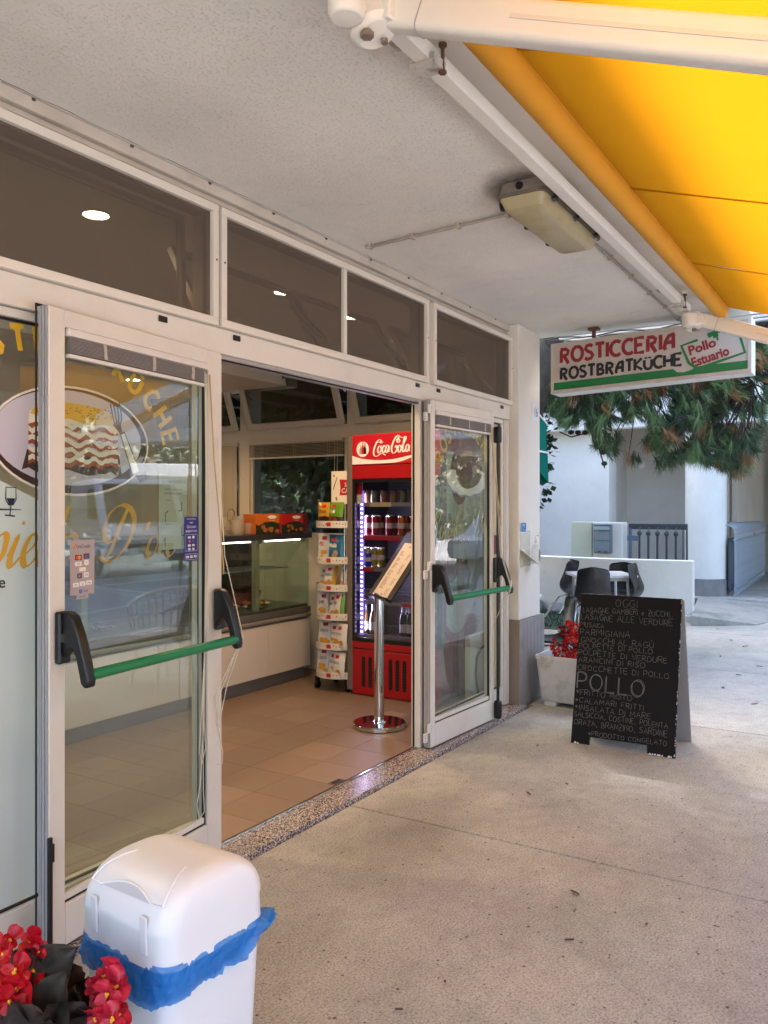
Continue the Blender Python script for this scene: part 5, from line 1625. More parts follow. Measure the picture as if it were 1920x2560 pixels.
# ================================================================== drinks fridge
fr_ = thing('drinks_fridge', 'tall red Coca-Cola drinks fridge with glass door and purple LED strip', 'fridge', (5.72, 3.26, .03))
fr_['label'] = 'tall red glass-door drinks fridge with white script header and purple LED strip'
FXF, fya, fyb = 5.385, 3.690, 2.845        # front plane, left and right edges as seen
SIDE = M('fridge_side_grey', '5f5650', .45)
FRB = M('fridge_interior', '4a4648', .5)
cab = MB()
cab.box(FXF + .02, 5.99, fya - .03, fya, .06, 2.08).box(FXF + .02, 5.99, fyb, fyb + .03, .06, 2.08).box(5.96, 5.99, fyb + .0305, fya - .0305, .06, 2.08)
cab.box(FXF + .02, 5.959, fyb + .0305, fya - .0305, 1.80, 2.079).box(FXF + .05, 5.959, fyb + .0305, fya - .0305, .06, .42)
cab.build('cabinet', SIDE, fr_, bevel=.004)
MB().box(FXF + .08, 5.95, fyb + .04, fya - .04, .03, .0595).build('plinth', BLK, fr_)
MB().box(FXF + .06, 5.955, fya - .045, fya - .031, .43, 1.79).box(FXF + .06, 5.955, fyb + .031, fyb + .045, .43, 1.79).box(5.94, 5.955, fyb + .046, fya - .046, .43, 1.79).box(FXF + .06, 5.939, fyb + .046, fya - .046, .421, .44).build('liner', FRB, fr_)
FF = frame((FXF, fya, 0), (0, -1, 0), (0, 0, 1))
WW = fya - fyb
hd_ = MB().prism([(.06, 1.842), (WW, 1.842), (WW, 2.088), (.06, 2.075)], FF, -.10, .012)
ho = hd_.build('header', M('header_red', '96121a', .3, emit=('a3161e', .05)), fr_, bevel=.008)
MB().prism([(.0, .06), (.059, .06), (.059, 2.07), (.0, 2.07)], FF, -.02, .0).build('front_frame', M('fridge_frame_grey', '6a6058', .4), fr_, bevel=.01)
# wave and script on the header
HDW = M('header_white', 'd9ccc4', .4, emit=('d9ccc4', .02))
k = MB()
up = smooth2([(.064, 1.915), (.16, 1.888), (.30, 1.874), (.44, 1.878), (.58, 1.90), (.72, 1.93), (.82, 1.95)], 4)
lo = smooth2([(.82, 1.943), (.70, 1.913), (.60, 1.885), (.5, 1.857), (.40, 1.850), (.2, 1.847), (.064, 1.847)], 4)
k.poly([FF(x, z_, .0128) for x, z_ in (lo[::-1] + up[::-1])][::-1])
k.build('wave', HDW, ho)
k = MB(); k.poly([FF(.163 + .058 * math.cos(2 * PI * i / 28), 1.963 + .060 * math.sin(2 * PI * i / 28), .0134) for i in range(28)]); k.build('roundel', HDW, ho)
k = MB()
for j, (x, m_, hh) in enumerate(((.145, 0, .075), (.165, 1, .10), (.185, 2, .085))):
    b0_ = 1.925
    pts = [(x - .012, b0_), (x + .012, b0_), (x + .012, b0_ + hh * .45), (x + .008, b0_ + hh * .62), (x + .004, b0_ + hh * .75), (x + .004, b0_ + hh), (x - .004, b0_ + hh), (x - .004, b0_ + hh * .75), (x - .008, b0_ + hh * .62), (x - .012, b0_ + hh * .45)]
    k.m(m_).poly([FF(a, c, .0140 + .0003 * j) for a, c in pts])
k.build('bottle_mark', [M('mark_grey', '9d948c', .5), RED, BLK], ho)
# hand-drawn script
def cc_script(mb, x, z_, s, FRm, c):
    P = [[(.62, .72), (.66, .9), (.5, .98), (.28, .8), (.1, .42), (.02, .1), (.08, -.12), (.24, -.2), (.45, -.12), (.62, -.02), (.8, -.02), (.95, -.1), (1.02, -.14)],
         [(.3, .78), (.55, .82), (.85, .80)],
         [(.62, .5), (.5, .52), (.38, .28), (.42, .06), (.55, .06), (.68, .3), (.64, .5), (.8, .52)],
         [(1.0, .48), (.92, .56), (.78, .34), (.8, .08), (.92, .08), (1.06, .26)],
         [(1.3, .5), (1.18, .56), (1.04, .32), (1.08, .08), (1.2, .1), (1.34, .5), (1.3, .16), (1.42, .12)],
         [(1.44, .5), (1.56, .52)],
         [(2.1, 1.02), (2.2, .82), (2.06, .72), (1.98, .9), (2.16, 1.16), (2.0, 1.2), (1.72, .86), (1.54, .34), (1.62, .02), (1.8, .0), (1.96, .2), (2.0, .44), (1.9, .5), (1.86, .36)],
         [(2.1, 1.16), (2.3, 1.1), (2.5, 1.04), (2.62, 1.1)],
         [(2.28, .5), (2.16, .52), (2.06, .28), (2.1, .06), (2.22, .06), (2.34, .3), (2.30, .5), (2.42, .5)],
         [(2.40, .4), (2.62, .8), (2.72, 1.06), (2.62, 1.08), (2.5, .6), (2.44, .16), (2.52, .04), (2.66, .2)],
         [(2.96, .5), (2.84, .56), (2.7, .32), (2.74, .08), (2.86, .1), (3.0, .5), (2.96, .14), (3.1, .1)]]
    for i, pl in enumerate(P):
        pts = smooth2([(x + a * s, z_ + b_ * s) for a, b_ in pl], 5)
        mb.ribbon(pts, lambda t, d: s * (.035 + .105 * (abs(d[1]) ** 1.2 if d[1] < 0 or True else 0) * (.9 if abs(d[1]) > .5 else .5)), FRm, c + .0002 * (i % 4))
k = MB(); cc_script(k, .262, 1.925, .108, FF, .0136); k.build('lettering', HDW, ho)
# door: frame, pane, red bands, handle
MB().prism([(.06, 1.732), (WW, 1.732), (WW, 1.834), (.06, 1.834)], FF, -.012, .010).build('door_band', REDP, fr_, bevel=.003)
dd = MB()
dd.prism([(.06, .405), (WW, .405), (WW, .452), (.06, .452)], FF, -.012, .010)
do = dd.build('door_band', REDP, fr_, bevel=.003)
k = MB()
for q in ((.06, .085, .453, 1.731), (WW - .025, WW, .453, 1.731), (.0855, WW - .0255, .453, .485), (.0855, WW - .0255, 1.705, 1.731)):
    k.prism([(q[0], q[2]), (q[1], q[2]), (q[1], q[3]), (q[0], q[3])], FF, -.02, .006)
k.build('door_frame', BLK, fr_)
MB().prism([(.086, .486), (WW - .026, .486), (WW - .026, 1.704), (.086, 1.704)], FF, -.006, -.002).build('door_glass', glass_mat('fridge_glass', (.82, .82, .86), 1.55, .8), fr_)
k = MB().prism([(.055, .035), (WW, .035), (WW, .398), (.055, .398)], FF, -.04, .004); bo_ = k.build('grille_panel', REDP, fr_, bevel=.012)
for i in range(7):
    x = .165 + .062 * i
    if i == 3: continue
    MB().prism(rrect(x - .017, x + .017, .10, .34, .016), FF, .0042, .0055).build('vent_slot', BLK, bo_)
    k = MB()
    for j in range(9):
        k.prism([(x - .014, .118 + .023 * j), (x + .014, .118 + .023 * j), (x + .014, .124 + .023 * j), (x - .014, .124 + .023 * j)], FF, .0056, .0062)
    k.build('vent_louvre', M('vent_grey', '2c2624', .5), bo_)
MB().prism(rrect(.60, .70, .225, .265, .006), FF, .0042, .0055).build('recess_handle', BLK, bo_)
# LED strip
LEDM = emit_mat('led_glow', 'cfc4ff', 4)
ls = MB().prism([(.098, .50), (.135, .50), (.135, 1.64), (.098, 1.64)], FF, -.05, -.046).build('led_strip', M('led_strip_body', '5a4f86', .4, emit=('6a58c8', .25)), fr_)
k = MB()
for i in range(31):
    z_ = .52 + i * .036
    k.prism([(.109, z_), (.123, z_), (.123, z_ + .011), (.109, z_ + .011)], FF, -.0455, -.043)
k.build('led_diode', LEDM, fr_)
ld = bpy.data.lights.new('led_lamp', 'AREA'); ld.shape = 'RECTANGLE'; ld.size = .02; ld.size_y = 1.1; ld.energy = 1.1; ld.color = (.72, .66, 1)
lo = bpy.data.objects.new('led_lamp', ld); COL.objects.link(lo); lo.parent = fr_
lo.location = ROOTM[fr_].inverted() @ V((5.47, fya - .12, 1.07)); lo.rotation_euler = V((-.35, .9, 0)).to_track_quat('Z', 'Y').to_euler()
# wire shelves with price strips
SHZ = [1.545, 1.285, 1.035, .775, .505]
SHM = M('shelf_wire', '8e8c90', .35, metal=.6)
for i, z_ in enumerate(SHZ):
    s = MB()
    for j in range(14):
        s.bar((5.44, fya - .06 - j * .056, z_), (5.93, fya - .06 - j * .056, z_), .004, .004)
    s.bar((5.445, fya - .05, z_), (5.445, fyb + .05, z_), .006, .006).bar((5.92, fya - .05, z_), (5.92, fyb + .05, z_), .006, .006)
    s.bar((5.436, fya - .05, z_ + .085), (5.436, fyb + .05, z_ + .085), .003, .003)
    so = s.build('shelf', SHM, fr_)
    MB().box(5.432, 5.437, fyb + .05, fya - .07, z_ - .03, z_ - .004).build('price_rail', M('price_rail_grey', '77757a', .4), so)
k = MB().box(5.4285, 5.4315, 3.22, 3.56, 1.252, 1.282).box(5.4285, 5.4315, 3.46, 3.585, 1.003, 1.032).box(5.4285, 5.4315, 3.0, 3.20, .742, .770)
k.build('shelf_talker', RED, fr_)
k = MB().box(5.4285, 5.4315, 3.30, 3.50, 1.513, 1.548); k.build('price_card', M('price_card_yellow', 'b5a878', .5), fr_)
# side panel: white picture with red wave
FSd = frame((FXF + .06, fyb, 0), (1, 0, 0), (0, 0, 1))
sp = MB().prism([(.0, .10), (.53, .10), (.53, 2.06), (.0, 2.06)], FSd, .0005, .0015).build('side_graphic', M('side_red', '8e1418', .4), fr_)
k = MB(); wv = smooth2([(.03, .62), (.12, .56), (.25, .55), (.38, .63), (.53, .78)], 5)
k.poly([FSd(a, c, .002) for a, c in [(.03, 1.93)] + wv + [(.53, 1.93)]]); k.build('white_field', M('side_white', 'b9c0b8', .4), sp)
k = MB()
bt_ = [(.04, 1.12), (.10, 1.10), (.105, 1.28), (.13, 1.34), (.13, 1.4), (.06, 1.42), (.055, 1.34), (.05, 1.25)]
k.m(0).poly([FSd(a, c, .0025) for a, c in [(.03, .95), (.12, .93), (.24, 1.0), (.30, 1.10), (.22, 1.12), (.14, 1.06), (.13, 1.32), (.10, 1.46), (.06, 1.46), (.04, 1.30)]])
k.m(1).poly([FSd(a, c, .0028) for a, c in [(.045, 1.30), (.125, 1.30), (.118, 1.40), (.06, 1.42)]])
k.m(2).poly([FSd(a, c, .0026) for a, c in [(.22, .84), (.40, .84), (.44, .98), (.38, 1.10), (.26, 1.08), (.2, .95)]])
k.build('bottle_picture', [M('drink_brown', '6a3a1c', .3), M('label_pale', '8f8478', .4), M('drink_dark', '4a3a30', .4)], sp)
# plug and cord on the low wall
cdt = thing('power_cord', 'dark power cord with plug beside the fridge, seen through the right door', 'cord', (5.98, 2.69, .45))
k = MB(); k.tube([(5.60, 2.655, .03), (5.62, 2.65, .12), (5.58, 2.65, .25), (5.60, 2.652, .38), (5.68, 2.65, .44), (5.76, 2.652, .455), (5.82, 2.655, .455)], .007, 7)
k.build('cable', BLK, cdt, smooth=60); MB().lathe((5.84, 2.658, .455), [(.0, -.02), (.018, -.018), (.022, .012), (.0, .014)], 12, (V((1, 0, 0)), V((0, 0, 1)), V((0, -1, 0)))).build('plug', BLK, cdt, smooth=50)

# ---- drinks
CANR = M('can_red', '7c0c18', .25, metal=.5); CANO = M('can_orange', 'b0541c', .25, metal=.5); CANY = M('can_yellow', '8f8524', .3, metal=.4); CANB = M('can_blue', '1f2f9a', .3, metal=.4)
CANT = M('can_lid', 'b5b5b8', .25, metal=1.)
def can(x, y, z_, r, h_, m_, lab, grp):
    mb = MB().m(0).lathe((x, y, 0), [(r * .82, z_), (r, z_ + .008), (r, z_ + h_ - .012)], 14); mb.m(1).lathe((x, y, 0), [(r, z_ + h_ - .0119), (r * .84, z_ + h_), (r * .78, z_ + h_ - .003), (0, z_ + h_ - .003)], 14)
    mb.m(2).lathe((x, y, 0), [(r + .0004, z_ + h_ * .35), (r + .0004, z_ + h_ * .62)], 14)
    return tag(mb.build('drinks_can', [m_, CANT, M('can_band', 'b9a9a4', .35)], loc=(x, y, z_), smooth=40), lab, 'can', grp)
ys = [3.555, 3.49, 3.36, 3.25, 3.14, 3.04]
for i, y in enumerate(ys):
    m_ = CANR if i < 3 else CANO
    for j in range(2):
        can(5.50 + j * .072, y, 1.289, .031, .155, m_, ('slim red drinks can' if i < 3 else 'slim orange drinks can') + ' standing on the second shelf of the red fridge', 'red cans on the second fridge shelf' if i < 3 else 'orange cans on the second fridge shelf')
for i, y in enumerate((3.56, 3.495, 3.43)):
    can(5.49, y, 1.04, .031, .15, CANY, 'yellow drinks can on the middle shelf of the red fridge', 'yellow cans on the middle fridge shelf')
can(5.49, 3.525 - .0, 1.04, .0285, .118, CANB, 'short blue drinks can in front among the yellow cans in the fridge', None).location = (5.452, 3.527, 1.04)
JG = M('jar_contents_green', '5c5e3c', .3); JO = M('jar_contents_orange', '7c4a28', .3); JL = M('jar_lid', '3a332c', .4)
for i, (y, m_) in enumerate(((3.575, JO), (3.50, JG), (3.41, JO), (3.32, JO), (3.23, JG), (3.14, JO), (3.05, JO))):
    mb = MB().m(0).lathe((5.50, y, 0), [(.026, 1.549), (.03, 1.556), (.03, 1.615), (.024, 1.628)], 14); mb.m(1).lathe((5.50, y, 0), [(.026, 1.6281), (.026, 1.645), (0, 1.645)], 14)
    tag(mb.build('snack_jar', [m_, JL], loc=(5.5, y, 1.549), smooth=40), ('small green jar' if m_ is JG else 'small orange-brown jar') + ' on the top shelf of the red fridge', 'jar', 'green jars on the top fridge shelf' if m_ is JG else 'brown jars on the top fridge shelf')
BG = M('bottle_dark_glass', '16181c', .08, coat=.5); BL_ = M('bottle_label', 'a9adb2', .4); BN = M('bottle_neck_foil', 'b9bcc6', .3, metal=.7); BA = M('bottle_amber', '4a3a18', .1, coat=.5)
for i, y in enumerate((3.585, 3.51, 3.235, 3.175, 3.11, 3.05, 2.985)):
    m_ = BA if i < 2 else BG
    for j in range(2 if i > 1 else 1):
        x = 5.50 + .07 * j
        mb = MB().m(0).lathe((x, y, 0), [(.027, .509), (.03, .515), (.03, .62), (.024, .655), (.013, .69)], 14)
        mb.m(2).lathe((x, y, 0), [(.0135, .6901), (.0125, .745), (.0145, .748), (.0145, .762), (0, .762)], 12); mb.m(1).lathe((x, y, 0), [(.0304, .535), (.0304, .60)], 14)
        tag(mb.build('beer_bottle', [m_, BL_, BN], loc=(x, y, .509), smooth=40), ('amber bottle on the bottom shelf of the red fridge, behind the menu stand pole' if i < 2 else 'dark glass bottle with silver neck on the bottom shelf of the red fridge'), 'bottle', 'amber bottles on the bottom fridge shelf' if i < 2 else 'dark bottles on the bottom fridge shelf')

# ================================================================== menu stand
ms = thing('menu_stand', 'chrome menu stand with round base and tilted dark menu board inside the doorway', 'menu stand', (4.68, 2.94, .03))
MB().lathe((4.68, 2.94, 0), [(.0, .0305), (.172, .0305), (.18, .036), (.18, .058), (.174, .064), (.05, .068), (.0, .068)], 48).build('base', CHROME, ms, smooth=40)
MB().lathe((4.68, 2.94, 0), [(.052, .0685), (.05, .075), (.034, .078)], 24).lathe((4.68, 2.94, 0), [(.033, .07), (.033, .93)], 24).build('pole', CHROME, ms, smooth=40)
eu = V((-.1875, -.248, 0)).normalized(); hv = V((.8, -.6, 0)); vv = (hv * .2337 + V((0, 0, .335))).normalized()
pc = onp = V((4.68, 2.94, .93))
bl0 = V((4.772, 3.055, .92)) if False else None
# left end of the ledge is up-left in the picture
left = V((4.68, 2.94, .905)) - eu * .155 - hv * .0
FMn = frame(left, eu, vv)
brd = MB().prism(rrect(-.06, .37, -.006, .52, .012), FMn, -.014, 0).build('board', M('menu_board_brown', '1f1715', .45), ms, bevel=.003)
MB().prism([(-.06, -.02), (.36, -.02), (.36, -.006), (-.06, -.006)], FMn, -.016, .035).build('ledge', M('ledge_dark', '16161a', .2, metal=.6), ms, bevel=.002)
MB().prism([(.02, .006), (.29, .006), (.29, .43), (.02, .43)], FMn, .0005, .0015).build('sheet', M('menu_paper', 'cdbfb2', .6), ms)
k = MB()
for i in range(32):
    z_ = .36 - i * .0095
    if i in (4, 9, 15, 21): continue
    l = rnd.uniform(.03, .085)
    k.ribbon([(.055, z_), (.055 + l, z_)], .0035, FMn, .002)
for a, b_ in ((.30, .355), (.19, .27), (.10, .16), (.02, .08)):
    for q in range(int((b_ - a) / .008)):
        k.ribbon([(.20, a + q * .008), (.20 + rnd.uniform(.03, .06), a + q * .008)], .0026, FMn, .002)
k.ribbon([(.13, .40), (.17, .40)], .006, FMn, .002)
k.build('menu_print', M('print_grey', '5a504a', .6), ms)

# ================================================================== counter
ct = thing('display_counter', 'white refrigerated display counter with glass front along the shop', 'display counter', (3.6, 4.7, .03))
CW = M('counter_white', 'c9beb6', .3, var=.02); CG = M('counter_grey', '8d8682', .35, metal=.3, var=.04); CD = M('counter_dark', '3a3633', .4)
MB().box(-1.2, 5.72, 4.36, 4.9, .03, .135).build('kick_plate', M('kick_grey', '7d7a79', .4, metal=.2), ct)
MB().box(-1.2, 5.72, 4.352, 4.3595, .12, .14).build('kick_trim', CG, ct)
xs_ = [-1.2, .25, 1.6, 2.9, 4.186, 5.16, 5.72]
for a, b_ in zip(xs_[:-1], xs_[1:]):
    MB().box(a + .0015, b_ - .0015, 4.30, 4.33, .142, .556).build('front_panel', CW, ct, bevel=.002, seg=1)
MB().box(-1.2, 5.72, 4.331, 4.95, .142, .66).build('carcass', CD, ct)
MB().box(-1.2, 5.72, 4.285, 4.33, .566, .60).build('bumper_rail', CG, ct, bevel=.01)
MB().box(-1.2, 5.72, 4.295, 4.33, .604, .655).build('sill_rail', M('counter_rail', '6b6563', .35, metal=.4), ct, bevel=.004)
MB().box(-1.2, 5.72, 4.331, 4.95, .6605, .675).build('display_deck', M('deck_steel', '6a665e', .35, metal=.5), ct)
for a, b_ in ((-1.2, 1.6), (1.604, 3.4), (3.404, 5.112), (5.116, 5.70)):
    MB().box(a, b_, 4.300, 4.306, .657, 1.245).build('front_glass', CGLASS, ct)
MB().box(5.70, 5.706, 4.307, 4.93, .676, 1.245).build('end_glass', CGLASS, ct)
for x in (1.6, 3.4, 5.06):
    MB().box(x - .022, x + .022, 4.33, 4.375, .676, 1.2455).build('upright', M('upright_cream', '8f8a70', .4, metal=.2), ct)
MB().box(-1.2, 5.72, 4.28, 4.92, 1.246, 1.29).build('top_slab', M('counter_top_dark', '2a2a30', .25), ct, bevel=.004)
MB().box(-1.2, 5.69, 4.932, 4.948, .676, 1.245).build('dark_backing', M('case_backing_dark', '4a443c', .5), ct)  # added dark so the bright far wall does not show through the case
MB().box(-1.2, 5.66, 4.50, 4.90, .98, .988).build('glass_shelf', M('shelf_grey', '8c887f', .4), ct)
lt = emit_mat('counter_tube', 'fff0dc', 2.5)
for a, b_ in ((4.3, 4.98), (5.16, 5.62)):
    MB().box(a, b_, 4.335, 4.343, 1.229, 1.237).build('tube_light', lt, ct)
MB().box(5.03, 5.09, 4.309, 4.325, 1.215, 1.2455).build('glass_clamp', CG, ct)
CREAMP = M('food_plate', 'c9c0a2', .3)
rp_ = random.Random(9)
def food(x, y, rx, ry, cols, n, lab):
    t = thing('food_plate', lab, 'plate of food', (x, y, .676))
    MB().grid(lambda u, v: (x + rx * (.3 + .7 * v) * math.cos(2 * PI * u), y + ry * (.3 + .7 * v) * math.sin(2 * PI * u), .678 + .018 * v ** 3), 24, 4).add([(x + rx * .3 * math.cos(2 * PI * i / 24), y + ry * .3 * math.sin(2 * PI * i / 24), .6782) for i in range(24)], [tuple(range(24))]).build('plate', CREAMP, t, smooth=60)
    for ci, c_ in enumerate(cols):
        mb = MB()
        for i in range(n):
            a, r_ = rp_.uniform(0, 2 * PI), math.sqrt(rp_.random()) * .72
            p = (x + rx * r_ * math.cos(a), y + ry * r_ * math.sin(a), .688 + rp_.uniform(0, .02))
            mb.ball(p, rp_.uniform(.012, .024), 6, 4, (rp_.uniform(.8, 1.6), rp_.uniform(.8, 1.5), .55))
        mb.build('food', c_, t, smooth=60)
FB_, FY_, FR_, FG_ = M('food_brown', '3a2418', .5), M('food_yellow', '9a7a2c', .5), M('food_red', '8a2a1c', .45), M('food_green', '3f4a20', .5)
food(4.72, 4.52, .16, .12, (FB_, FY_), 22, 'oval dish of dark grilled vegetables inside the counter, left of the glass upright')
food(5.00, 4.62, .14, .10, (FB_, CREAMP), 14, 'flat dish of stuffed rolls inside the counter near the upright')
food(5.33, 4.60, .17, .12, (FR_, FY_), 20, 'dish of red tomato slices inside the counter, right of the glass upright')
food(5.18, 4.47, .11, .08, (FG_, FB_), 10, 'small dish of green antipasti inside the counter beside the seam of the glass')
for i, x in enumerate((2.05, 2.45, 2.85, 3.25, 3.65)):
    food(x, 4.58, .17, .15, ((FY_, FB_), (FB_, FR_), (FY_, FR_), (FR_, FY_), (FB_, FG_))[i], 22, ('dish of golden baked pasta', 'tray of browned meat', 'dish of orange gratin', 'tray of red roasted food', 'dish of dark meatballs')[i] + ' inside the counter, seen through the left door')
tb_ = thing('red_tub', 'faded red plastic tub inside the glass counter behind the tomato dish', 'tub', (5.25, 4.76, .676))
loft(MB(), [[V((x, y, .677)) for x, y in rrect(5.06, 5.48, 4.66, 4.84, .04)], [V((x, y, .79)) for x, y in rrect(5.04, 5.50, 4.645, 4.855, .04)]]).build('tub', M('faded_red', '7c2b2a', .5), tb_, smooth=40)
pos = thing('long_tray', 'long tray of pale orange pastries inside the counter behind the left door', 'tray', (2.6, 4.7, .99))
MB().box(1.7, 3.3, 4.52, 4.87, .9885, 1.0).build('tray', CG, pos)
mb = MB()
for i in range(60): mb.ball((rp_.uniform(1.75, 3.25), rp_.uniform(4.54, 4.85), 1.01), .03, 6, 4, (1.4, 1, .6))
mb.build('pastries', M('pastry', 'a0623a', .55, var=.3, vscale=30), pos, smooth=60)

# counter-top goods
def carton(label, x, y, w_, d_, h_, rz, mats, art):
    t = thing('snack_carton', label, 'carton', (x, y, 1.2905), rz)
    MB().box(-w_ / 2, w_ / 2, -d_ / 2, d_ / 2, 0, h_).build('box', mats[0], t, bevel=.002, seg=1, local=True)
    RM = ROOTM[t]
    Fb = lambda a, b_, c=0.: V((a - w_ / 2, -d_ / 2 - c, b_))
    art(t, Fb, w_, h_, mats)
def art_box(word):
    def f(t, Fb, w_, h_, mats):
        k = MB(); k.poly([Fb(a, b_, .0008) for a, b_ in [(0, 0), (w_, 0), (w_, h_ * .5), (w_ * .7, h_ * .62), (w_ * .35, h_ * .58), (w_ * .12, h_ * .42), (0, h_ * .5)]]); k.build('dark_field', mats[1], t, local=True)
        k = MB(); k.poly([Fb(w_ * .68 + w_ * .2 * math.cos(2 * PI * i / 16), h_ * .84 + h_ * .085 * math.sin(2 * PI * i / 16), .0012) for i in range(16)]); k.build('emblem', CREAMV, t, local=True)
        k = MB(); put_text(k, word, w_ * .68, h_ * .65, h_ * .1, Fb, .0014, .006, 'c', sx=.9); k.build('lettering', CREAMV, t, local=True)
        k = MB(); r_ = random.Random(len(word))
        for i in range(7):
            a = r_.uniform(.15, .9) * w_
            k.ball(Fb(a, h_ * r_.uniform(.12, .4), .001), w_ * r_.uniform(.05, .1), 8, 5, (1, .08, .7))
        k.build('food_picture', M('snack_picture', '9a5a2c', .5), t, local=True)
    return f
DGR = M('carton_dark_green', '1f2a1a', .45); 
carton('orange and dark green snack carton on the counter top, left of the red one', 5.21, 4.42, .30, .14, .165, 0, [M('carton_orange', 'c0601c', .45), DGR], art_box('Mortadella'))
carton('red snack carton on the counter top between the orange carton and the sticks box', 5.56, 4.44, .30, .14, .16, 0, [M('carton_red', 'b01c20', .45), DGR], art_box('Bresaola'))
def art_sticks(t, Fb, w_, h_, mats):
    k = MB(); put_text(k, 'STICKS', w_ * .42, h_ * .28, .036, Fb, .001, .002); put_text(k, 'snack', w_ * .2, h_ * .72, .024, Fb, .001, .002)
    k.ribbon([(w_ * .32 + .022 * math.cos(2 * PI * i / 14), h_ * .42 + .022 * math.sin(2 * PI * i / 14)) for i in range(14)], .006, Fb, .001, closed=True)
    k.build('lettering', M('sticks_print', 'b98a78', .5), t, local=True)
carton('dark red sticks carton on the counter top next to the snack rack', 5.80, 4.62, .40, .16, .165, 0, [M('carton_dark_red', '6a181a', .5)], art_sticks)
for i, (x, y, h_) in enumerate(((4.78, 4.46, .14), (4.90, 4.42, .12), (5.0, 4.48, .145), (4.70, 4.52, .13), (5.06, 4.44, .09))):
    t = tag(MB().lathe((x, y, 0), [(.03, 1.2915), (.042, 1.2925), (.05, 1.2915 + h_), (.046, 1.2915 + h_), (.039, 1.296)], 16).build('cup_stack', film_mat('clear_plastic_cup', 'b3a490', .3, .25) if 'clear_plastic_cup' not in MATS else MATS['clear_plastic_cup'], loc=(x, y, 1.2915), smooth=40), None, 'cups', 'clear plastic cups on the counter top')
    t['label'] = 'clear plastic cup standing on the counter top near the left door leaf'
rt_ = thing('wire_caddy', 'small wire caddy with ring handle on the counter top behind the plastic cups', 'caddy', (5.0, 4.5, 1.2905))
MB().tube([(5.0 + .045 * math.cos(2 * PI * i / 18), 4.56, 1.44 + .055 * math.sin(2 * PI * i / 18)) for i in range(18)], .003, 5, closed=True).tube([(5.0, 4.56, 1.2905), (5.0, 4.56, 1.386)], .003, 5).build('ring', STEEL, rt_)
rb_ = tag(MB().lathe((4.59, 4.42, 0), [(.03, 1.2915), (.035, 1.30), (.035, 1.36), (.0, 1.37)], 14).build('red_tin', RED, loc=(4.59, 4.42, 1.2915), smooth=40), 'small red tin on the counter top at the edge of the left door', 'tin')

# ================================================================== snack rack
rk = thing('snack_rack', 'white wheeled snack rack with six curved shelves beside the fridge', 'snack rack', (5.50, 3.83, .03))
RW = M('rack_white', 'cfc7bd', .45)
rc = V((5.52, 3.835, 0)); RR = .205
def rarc(r, z_, n=16): return [V((rc.x - r * math.sin(PI * i / n), rc.y + r * math.cos(PI * i / n), z_)) for i in range(n + 1)]
RZ = [1.345, 1.058, .838, .608, .372, .142]
for i, z_ in enumerate(RZ):
    a, b_ = rarc(RR, z_), rarc(RR - .003, z_ + .055)
    mb = MB(); n = len(a)
    lip = rarc(RR, z_ + .055)
    mb.add(a + lip, [(k, k + 1, n + k + 1, n + k) for k in range(n - 1)])
    mb.add(rarc(RR - .004, z_ + .002), [tuple(range(n))])
    so = mb.build('shelf', RW, rk, smooth=50)
    k = MB(); r_ = random.Random(i)
    def pt(t_, zz): 
        a_ = PI * t_; return V((rc.x - (RR + .0012) * math.sin(a_), rc.y + (RR + .0012) * math.cos(a_), zz))
    for j in range(26):
        t_ = .04 + .92 * j / 25; w_ = r_.uniform(.006, .018); zz = z_ + r_.uniform(.014, .03); h_ = r_.uniform(.006, .016)
        k.m(0 if r_.random() < .7 else 1).add([pt(t_, zz), pt(t_ + w_, zz + r_.uniform(-.004, .004)), pt(t_ + w_, zz + h_), pt(t_, zz + h_ * .6)], [(0, 1, 2, 3)])
    k.m(1).add([pt(.50, z_ + .012), pt(.56, z_ + .012), pt(.56, z_ + .044), pt(.50, z_ + .044)], [(0, 1, 2, 3)])
    k.build('shelf_print', [M('rack_print_grey', '6a5e58', .5), RED], so)
MB().tube([(5.66, 3.835, .1), (5.66, 3.835, 1.56)], .018, 10).tube([(5.40, 3.72, .62), (5.385, 3.715, .8), (5.39, 3.71, 1.36)], .009, 8).build('post', STEEL, rk, smooth=50)
MB().box(5.5, 5.7, 3.68, 4.0, .10, .125).build('base', BLK, rk)
for x, y in ((5.42, 4.0), (5.68, 4.0), (5.42, 3.70), (5.68, 3.70)):
    w_ = MB().lathe((x, y, .062), [(.0, -.012), (.03, -.012), (.031, 0), (.03, .012), (.0, .012)], 14, (V((1, 0, 0)), V((0, 0, 1)), V((0, 1, 0)))).build('caster', BLK, rk, smooth=40)
    MB().box(x - .012, x + .012, y - .016, y + .016, .085, .13).build('caster_fork', BLK, w_)
hcx = thing('rack_sign', 'white card with a red flag reading SA CA on top of the snack rack', 'sign', (5.42, 3.76, 1.53))
FC = frame((5.42, 3.862, 1.535), (0, -1, 0), (0, 0, 1))
MB().prism([(0, 0), (.30, 0), (.30, .265), (0, .265)], FC, -.006, 0).build('card', CREAMV, hcx)
MB().prism([(.082, .07), (.30, .075), (.30, .185), (.08, .198), (.09, .13)], FC, .0004, .001).build('red_flag', RED, hcx)
k = MB(); put_text(k, 'SA', .13, .14, .045, FC, .0014, .012); put_text(k, 'CA', .10, .09, .052, FC, .0014, .014); k.build('lettering', CREAMV, hcx)
k = MB().ribbon([(.02, .115), (.035, .16), (.058, .215)], .008, FC, .0012); k.ribbon([(.045, .055), (.055, .03)], .016, FC, .0012); k.ribbon([(.02, .225), (.032, .232)], .016, FC, .0012); k.build('stick_pictures', M('stick_brown', '8a5a34', .5), hcx)
MB().tube([(5.43, 3.72, 1.40), (5.43, 3.72, 1.54)], .006, 6).build('stem', STEEL, hcx)

